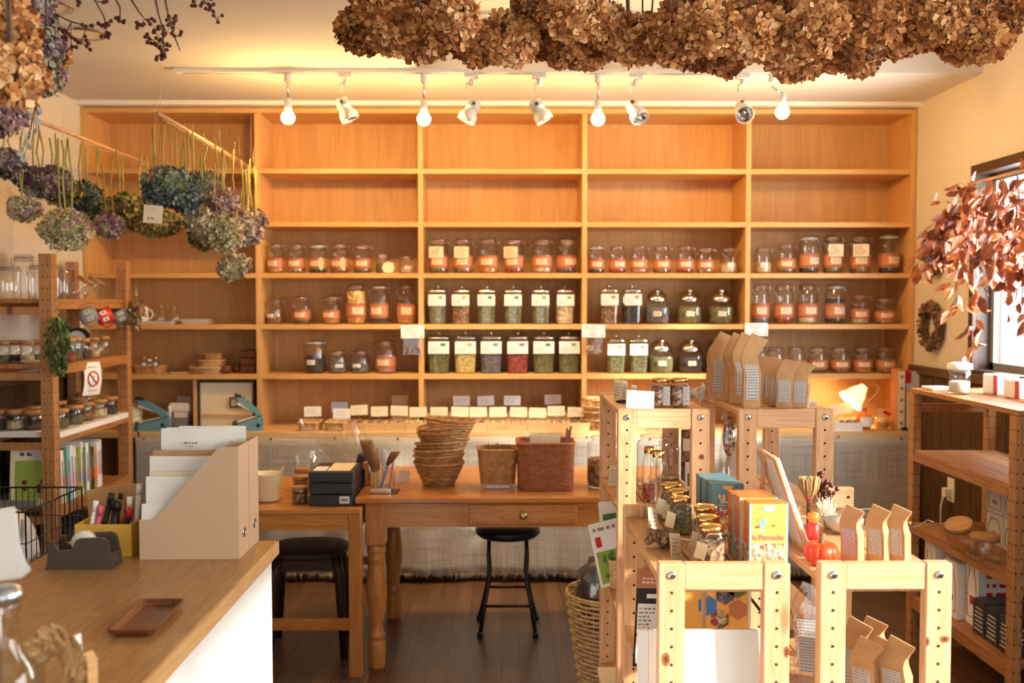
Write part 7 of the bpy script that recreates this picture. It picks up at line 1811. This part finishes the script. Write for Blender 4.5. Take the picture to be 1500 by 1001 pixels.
for k, i in enumerate(srt):
    px, py, Y, rp, c_ = BR[i]; p = PY(px, py, Y); r = rp / (F / Y) * .98
    near = min((j for j in range(len(BR)) if j != i), key=lambda j: abs(BR[j][0] - px) + abs(BR[j][1] - py))
    rw = lambda q: 0 if q > 55 else 1 if q > 25 else 2
    same = [j for j in srt if rw(BR[j][1]) == rw(py)]; k_ = same.index(i)
    row_ = ('lowest', 'middle', 'top')[rw(py)]
    hydr(p.x, Y, p.z, r, 'hyd_tan' if c_ else 'hyd_brown', i % 5, '%s dried hydrangea head, %s in the %s row of the ceiling bunch' % ('tan' if c_ else 'brown', nth(k_, len(same)), row_), 'brown hydrangeas under the ceiling', stem=max(.1, TRAY - p.z - r - .02) if p.x > XS + .05 else max(.06, CEIL - p.z - r), n=230, ps=.021, sm='twig')
# rods for the coloured heads
def rod(px0, py0, px1, py1, z, label, mat_='pine_y', r=.009):
    a, b_ = PZ(px0, py0, z), PZ(px1, py1, z)
    t = thing('hanging_rod', label, 'rod', a)
    put('pole', MB().tube([(0, 0, 0), b_ - a], r, 8), mat_, t)
    for q in (.02, .96):
        c_ = (b_ - a) * q; put('string', MB().tube([c_ + Vector((0, 0, r)), c_ + Vector((.01, 0, CEIL - z - .001))], .0012, 4), 'string', t)
    put('wire', MB().tube([(b_ - a) * (i / 24) + Vector((.012, 0, -.010 - .012 * abs(math.sin(i * 1.9)))) for i in range(25)], .0013, 4), 'string', t)
    return a, b_
RZ = 2.245
rod(40, 171, 232, 246, RZ, 'long wooden rod with dried hydrangeas, the left one'); rod(231, 166, 371, 248, RZ, 'wooden rod with dried hydrangeas, the right one')
CO = [(10, 240, 3.9, 24, 'purple', 'at the left frame edge'), (57, 270, 4.0, 27, 'purple', 'beside the left wall, uppermost'), (36, 306, 3.9, 22, 'cream', 'lowest at the far left'), (94, 338, 3.8, 38, 'cream', 'large pale one low on the left rod'),
      (34, 258, 4.15, 18, 'green', 'small one behind the purple heads'), (92, 280, 4.2, 26, 'green', 'second along the left rod'), (80, 262, 4.1, 22, 'purple', 'dark one beside the left wall'), (122, 290, 4.3, 26, 'blue', 'dusky one left of the shelf wall edge'), (140, 306, 4.35, 24, 'green', 'olive one in front of the shelf wall edge'), (161, 330, 4.2, 22, 'pink', 'rosy drooping one under the left rod'),
      (182, 308, 4.6, 24, 'green', 'olive brown one beside the rosy head'), (200, 318, 4.7, 24, 'green', 'olive brown one left of the price tag'), (222, 330, 4.8, 22, 'green', 'dark olive one under the price tag'), (243, 330, 4.9, 20, 'green', 'dark olive one right of the price tag'),
      (248, 272, 4.0, 38, 'blue', 'largest teal blue one on the right rod'), (232, 284, 3.95, 24, 'blue', 'teal one touching the price tag'), (272, 292, 4.05, 26, 'blue', 'slate one under the large teal head'), (284, 272, 4.1, 24, 'blue', 'blue one right of the large teal head'), (300, 272, 4.4, 24, 'purple', 'wine purple one on the right rod'),
      (322, 296, 4.3, 28, 'pink', 'pale pink and cream one on the right rod'), (292, 322, 4.2, 24, 'cream', 'greenish cream one at the left of the lower cluster'), (324, 340, 4.25, 34, 'cream', 'big cream one in the lower cluster'), (352, 340, 4.5, 28, 'purple', 'cream and purple one at the cluster bottom'), (345, 318, 4.6, 24, 'cream', 'bright cream one in the right cluster'), (375, 322, 4.9, 18, 'purple', 'dark small one before the bookcase upright'), (344, 392, 4.4, 23, 'cream', 'single small one hanging lowest'), (300, 346, 4.35, 24, 'green', 'yellow green one at the cluster left bottom'), (372, 344, 4.85, 16, 'pink', 'small dusky one at the right end')]
cn = {'purple': 'purple', 'cream': 'cream', 'green': 'olive', 'blue': 'teal', 'pink': 'pink'}
for i, (px, py, Y, rp, c_, where) in enumerate(CO):
    p = PY(px, py, Y); r = rp / (F / Y); st = max(.08, min(.30, RZ - p.z - r * .6 - .03))
    hydr(p.x, Y, p.z, r, 'hyd_' + c_, i % 3 + 5, 'dried %s hydrangea, %s' % (cn[c_], where), 'coloured hydrangeas on the rods', stem=st, n=190, ps=.017, forks=3 if rp > 25 else 2, sq=.82)
    if py < 350: put('string', MB().tube([(0, 0, r * .5 + st), (0, 0, RZ - p.z)], .0008, 3), 'string', bpy.context.scene.objects[-1] if 0 else [o for o in COL.objects if o.name.startswith('dried_hydrangea')][-1])
p = PY(224, 314, 3.86)
t = thing('price_tag', 'white price card hanging from the teal hydrangeas', 'tag', p, rot=(0, .08, 0)); mb = MB(); mb.boxb(-.036, .036, -.001, .001, -.034, .034); dashes(mb, -.026, .02, .014, .028, -.0016, 2, 1); dashes(mb, -.02, .02, -.024, -.008, -.0016, 1, 2, 1); put('card', mb, ['paper_cream', 'sticker', 'ink_soft'], t); put('string', MB().tube([(0, 0, .034), (.012, 0, RZ - p.z + .0)], .001, 4), 'darkgrey', t)
# near, blurred heads at the top left
for i, (px, py, Y, rp, c_, where) in enumerate(((0, 42, 1.9, 56, 'tan', 'large one filling the top left corner'), (14, 112, 1.85, 50, 'tan', 'large one at the left edge, upper middle'), (-4, 160, 2.0, 36, 'pink', 'rosy one low at the left edge'), (52, 70, 2.2, 40, 'purple', 'dark one right of the tan heads'), (62, 118, 2.25, 34, 'pink', 'greyish one right of the tan heads'), (74, 84, 2.4, 24, 'brown', 'small brown one at the right of the near bunch'), (40, 18, 2.3, 36, 'purple', 'dark one at the top edge'))):
    p = PY(px, py, Y); hydr(p.x, Y, p.z, rp / (F / Y), 'hyd_' + c_, i % 3 + 5, 'near blurred dried hydrangea, ' + where, 'near hydrangeas at the top left', stem=max(.1, CEIL - p.z - .08), n=190, ps=.018, sm='twig')
# silver dollar seed pods
t = thing('honesty_sprig', 'pale translucent seed pods on thin twigs at the left', 'dried sprig', PY(50, 190, 2.6)); o = t.location
tw = MB(); mb = MB()
for (px, py) in ((44, 170), (56, 178), (40, 200), (52, 192), (36, 212), (44, 216), (30, 224), (58, 164), (34, 232)):
    q = PY(px, py, 2.6) - o; tw.tube([PY(52, 150, 2.6) - o, q * .6 + Vector((.003, 0, .01)), q], .0008, 4)
    u = Vector((R.uniform(-1, 1), R.uniform(-.5, .5), R.uniform(-1, 1))).normalized() * .010; w_ = u.cross(Vector((R.uniform(-.4, .4), 1, R.uniform(-.4, .4)))).normalized() * .008
    mb.add([q + u * math.cos(a) + w_ * math.sin(a) for a in [2 * PI * i / 10 for i in range(10)]], [tuple(range(10))])
put('twigs', tw, 'twig', t); put('pods', mb, 'sticker', t)
# rose hip branches
bm1 = MB().ball((0, 0, 0), .0052, 8, 6).mesh('berry', [M['berry'].name])
def branch(pts, Y, clusters, label, seed):
    q = random.Random(seed); P_ = [PY(a, b_, Y) for a, b_ in pts]; o = P_[0]; t = thing('berry_branch', label, 'berry branch', o, group='berry branches under the ceiling'); tw = MB(); tw.tube([p - o for p in P_], .0024, 5, radii=[.0034] + [.0022] * (len(P_) - 2) + [.0012])
    for (cx_, cy_, n, sp) in clusters:
        c_ = PY(cx_, cy_, Y); root = min(P_, key=lambda p: (p - c_).length); mid = (root * .4 + c_ * .6)
        tw.tube([root - o, mid - o, c_ - o], .0012, 4)
        for k in range(n):
            b_ = c_ + Vector((q.uniform(-1, 1), q.uniform(-.6, .6), q.uniform(-1, .9))) * sp * Y / F
            tw.tube([c_ - o, (c_ + b_) / 2 - o + Vector((q.uniform(-.004, .004), 0, .003)), b_ - o], .0007, 3); put('berry', bm1, None, t, b_ - o)
    put('twigs', tw, 'twig', t)
branch([(40, -6), (62, 12), (84, 22), (104, 32), (128, 38)], 2.5, [(98, 50, 9, 10), (118, 62, 9, 12), (88, 66, 6, 12), (104, 70, 5, 12), (128, 40, 3, 6), (62, 10, 6, 10)], 'berry branch sweeping right over the round downlight', 1)
branch([(126, -12), (140, 2), (152, 24), (156, 40)], 2.5, [(146, 38, 6, 9), (154, 52, 5, 7), (158, 34, 3, 6), (112, 4, 3, 6), (156, 4, 3, 8)], 'short berry branch left of the middle one', 2)
branch([(164, -12), (176, 12), (176, 30)], 2.55, [(174, 24, 2, 8), (178, 32, 3, 6)], 'thin berry branch with few berries', 3)
branch([(186, -10), (204, 18), (212, 28)], 2.5, [(206, 38, 6, 6), (218, 30, 3, 8)], 'berry branch left of the densest one', 4)
branch([(226, -10), (232, 20), (238, 40), (240, 70), (244, 86)], 2.5, [(228, 46, 9, 11), (238, 62, 10, 10), (220, 56, 5, 8), (234, 80, 7, 7), (242, 48, 6, 10)], 'densest berry branch hanging lowest beside the rod strings', 5)
branch([(240, -10), (246, 20), (254, 50), (264, 75)], 2.55, [(252, 28, 6, 8), (256, 40, 4, 10), (262, 54, 2, 6)], 'long bare-tipped berry branch right of the densest one', 6)
branch([(286, -10), (300, 2), (312, 18), (318, 30)], 2.6, [(286, 4, 4, 5), (302, 6, 5, 9), (310, 14, 4, 8), (320, 26, 3, 8)], 'rightmost berry branch under the ceiling', 7)
# garland of red leaves across the window
def leafb(base, tip, n, label, spread, seed, ll=.055):
    q = random.Random(seed); base, tip = Vector(base), Vector(tip); t = thing('leaf_branch', label, 'leaf branch', base, group='red leaf branches at the window'); mb = MB(); tw = MB(); D = tip - base
    ctl = [D * s_ + Vector((math.sin(s_ * 4 + seed) * .02, math.cos(s_ * 3 + seed) * .02, 0)) for s_ in (0, .25, .5, .75, 1)]; tw.tube(ctl, .002, 5, radii=[.003, .0026, .002, .0016, .001])
    for i in range(n):
        s_ = q.random() ** .85; c_ = D * s_ + Vector((q.gauss(0, 1), q.gauss(0, 1), q.gauss(0, .6))) * spread * (1.1 - .4 * s_)
        d_ = (D.normalized() * .6 + Vector((q.uniform(-1, 1), q.uniform(-1, 1), q.uniform(-1, .3)))).normalized(); L_ = ll * q.uniform(.7, 1.25); sd = d_.cross(Vector((q.uniform(-1, 1), q.uniform(-1, 1), q.uniform(-1, 1)))).normalized() * L_ * .24; up = d_.cross(sd).normalized() * L_ * q.uniform(.04, .16)
        mb.add([c_, c_ + d_ * L_ * .35 - sd + up, c_ + d_ * L_ * .4, c_ + d_ * L_ * .35 + sd + up, c_ + d_ * L_ * .75 - sd * .7 + up * .6, c_ + d_ * L_ * .75 + sd * .7 + up * .6, c_ + d_ * L_ - up], [(0, 1, 2), (0, 2, 3), (1, 4, 6, 2), (2, 6, 5, 3)], 0, True)
        if i % 3 == 0: tw.tube([D * s_, (D * s_ + c_) / 2 + Vector((0, 0, .004)), c_], .0009, 3)
    put('leaves', mb, 'leaf_red', t); put('twigs', tw, 'twig', t)
Yg = 4.35; G = lambda px, py, Y: PY(px, py, Y)
LB = [((1422, 272), (1345, 400), 4.45, 100, .045, 'reaching farthest left over the shelf wall'), ((1428, 268), (1372, 345), 4.4, 80, .045, 'above the dark wreath'), ((1440, 268), (1400, 450), 4.3, 95, .04, 'hanging straight at the window edge'), ((1448, 266), (1428, 385), 4.2, 100, .05, 'before the upper window frame'),
      ((1462, 264), (1420, 530), 4.1, 46, .022, 'longest thin one before the window pane'), ((1478, 258), (1462, 400), 4.0, 95, .05, 'before the window, middle'), ((1496, 256), (1480, 420), 3.9, 90, .05, 'at the right frame edge'), ((1508, 256), (1497, 470), 3.8, 70, .04, 'cut off by the right frame edge'), ((1430, 275), (1392, 380), 4.5, 70, .04, 'close to the wall beside the window')]
for i, (a, b_, Y, n, sp, lb) in enumerate(LB): leafb(G(a[0], a[1], Y), G(b_[0], b_[1], Y), int(n * .72), 'branch of dried red brown leaves ' + lb, sp, i, .070)
a, b_ = G(1425, 268, 4.55), G(1512, 246, 3.7)
single('hanging_rod', MB().tube([(0, 0, 0), b_ - a], .005, 6), 'pine_y', 'thin rod along the window top carrying red leaves', 'rod', a)
# ------------------------------------------------------------------ camera and light
cd = bpy.data.cameras.new('camera'); cam = bpy.data.objects.new('camera', cd); COL.objects.link(cam)
cd.lens = 35; cd.sensor_width = 36; cd.sensor_fit = 'HORIZONTAL'; cd.clip_start = .02
cam.location = (0, 0, CH); cam.rotation_euler = (PI / 2 - PIT, 0, -YAW)
cd.dof.use_dof = True; cd.dof.focus_distance = 2.75; cd.dof.aperture_fstop = 3.2
sc.camera = cam
def area(name, loc, rot, sx_, sy_, power, col):
    l = bpy.data.lights.new(name, 'AREA'); l.shape = 'RECTANGLE'; l.size = sx_; l.size_y = sy_; l.energy = power; l.color = col
    o = bpy.data.objects.new(name, l); COL.objects.link(o); o.location = loc; o.rotation_euler = rot; return o
# daylight standing in the window openings
area('window_daylight', (XR + .2, (W1[0] + W1[1]) / 2, 1.66), (0, PI / 2, 0), .95, 1.45, 75, (.92, .96, 1))
area('window_daylight', (XR + .25, (W2[0] + W2[1]) / 2, 1.6), (0, PI / 2, 0), 1.25, 3.3, 125, (1, .96, .90))
area('shopfront_daylight', (.15, YF - .2, 1.35), (PI / 2, 0, 0), 3.4, 1.85, 12, (1, .96, .9))
s = bpy.data.lights.new('sun', 'SUN'); s.energy = 10; s.angle = math.radians(2.5); s.color = (1, .93, .82)
so = bpy.data.objects.new('sun', s); COL.objects.link(so)
so.rotation_euler = Vector((1.69, -1.05, .80)).to_track_quat('Z', 'Y').to_euler()
w = bpy.data.worlds.new('world'); sc.world = w; w.use_nodes = True
bg = w.node_tree.nodes['Background']; bg.inputs[0].default_value = (.93, .96, 1, 1); bg.inputs[1].default_value = 1.5
for b_ in BULBS:
    l = bpy.data.lights.new('bulb_light', 'POINT'); l.energy = 19; l.color = (1, .60, .21); l.shadow_soft_size = .032
    o = bpy.data.objects.new('bulb_light', l); COL.objects.link(o); o.location = b_
for hp, tgt in SPOTS:
    l = bpy.data.lights.new('spot_light', 'SPOT'); l.energy = 36; l.color = (1, .80, .52); l.spot_size = 1.0; l.spot_blend = .8; l.shadow_soft_size = .03
    o = bpy.data.objects.new('spot_light', l); COL.objects.link(o); d_ = Vector(tgt) - Vector(hp); o.location = Vector(hp) + d_.normalized() * .07; o.rotation_euler = d_.to_track_quat('-Z', 'Y').to_euler()
l = bpy.data.lights.new('lamp_light', 'POINT'); l.energy = 4.5; l.color = (1, .74, .36); l.shadow_soft_size = .02
o = bpy.data.objects.new('lamp_light', l); COL.objects.link(o); o.location = LAMP
vs = sc.view_settings; vs.view_transform = 'Standard'; vs.look = 'None'; vs.exposure = .08; vs.gamma = 1; vs.use_curve_mapping = False
sc.cycles.max_bounces = 10; sc.cycles.diffuse_bounces = 4; sc.cycles.glossy_bounces = 3; sc.cycles.transparent_max_bounces = 40
sc.cycles.sample_clamp_indirect = 4
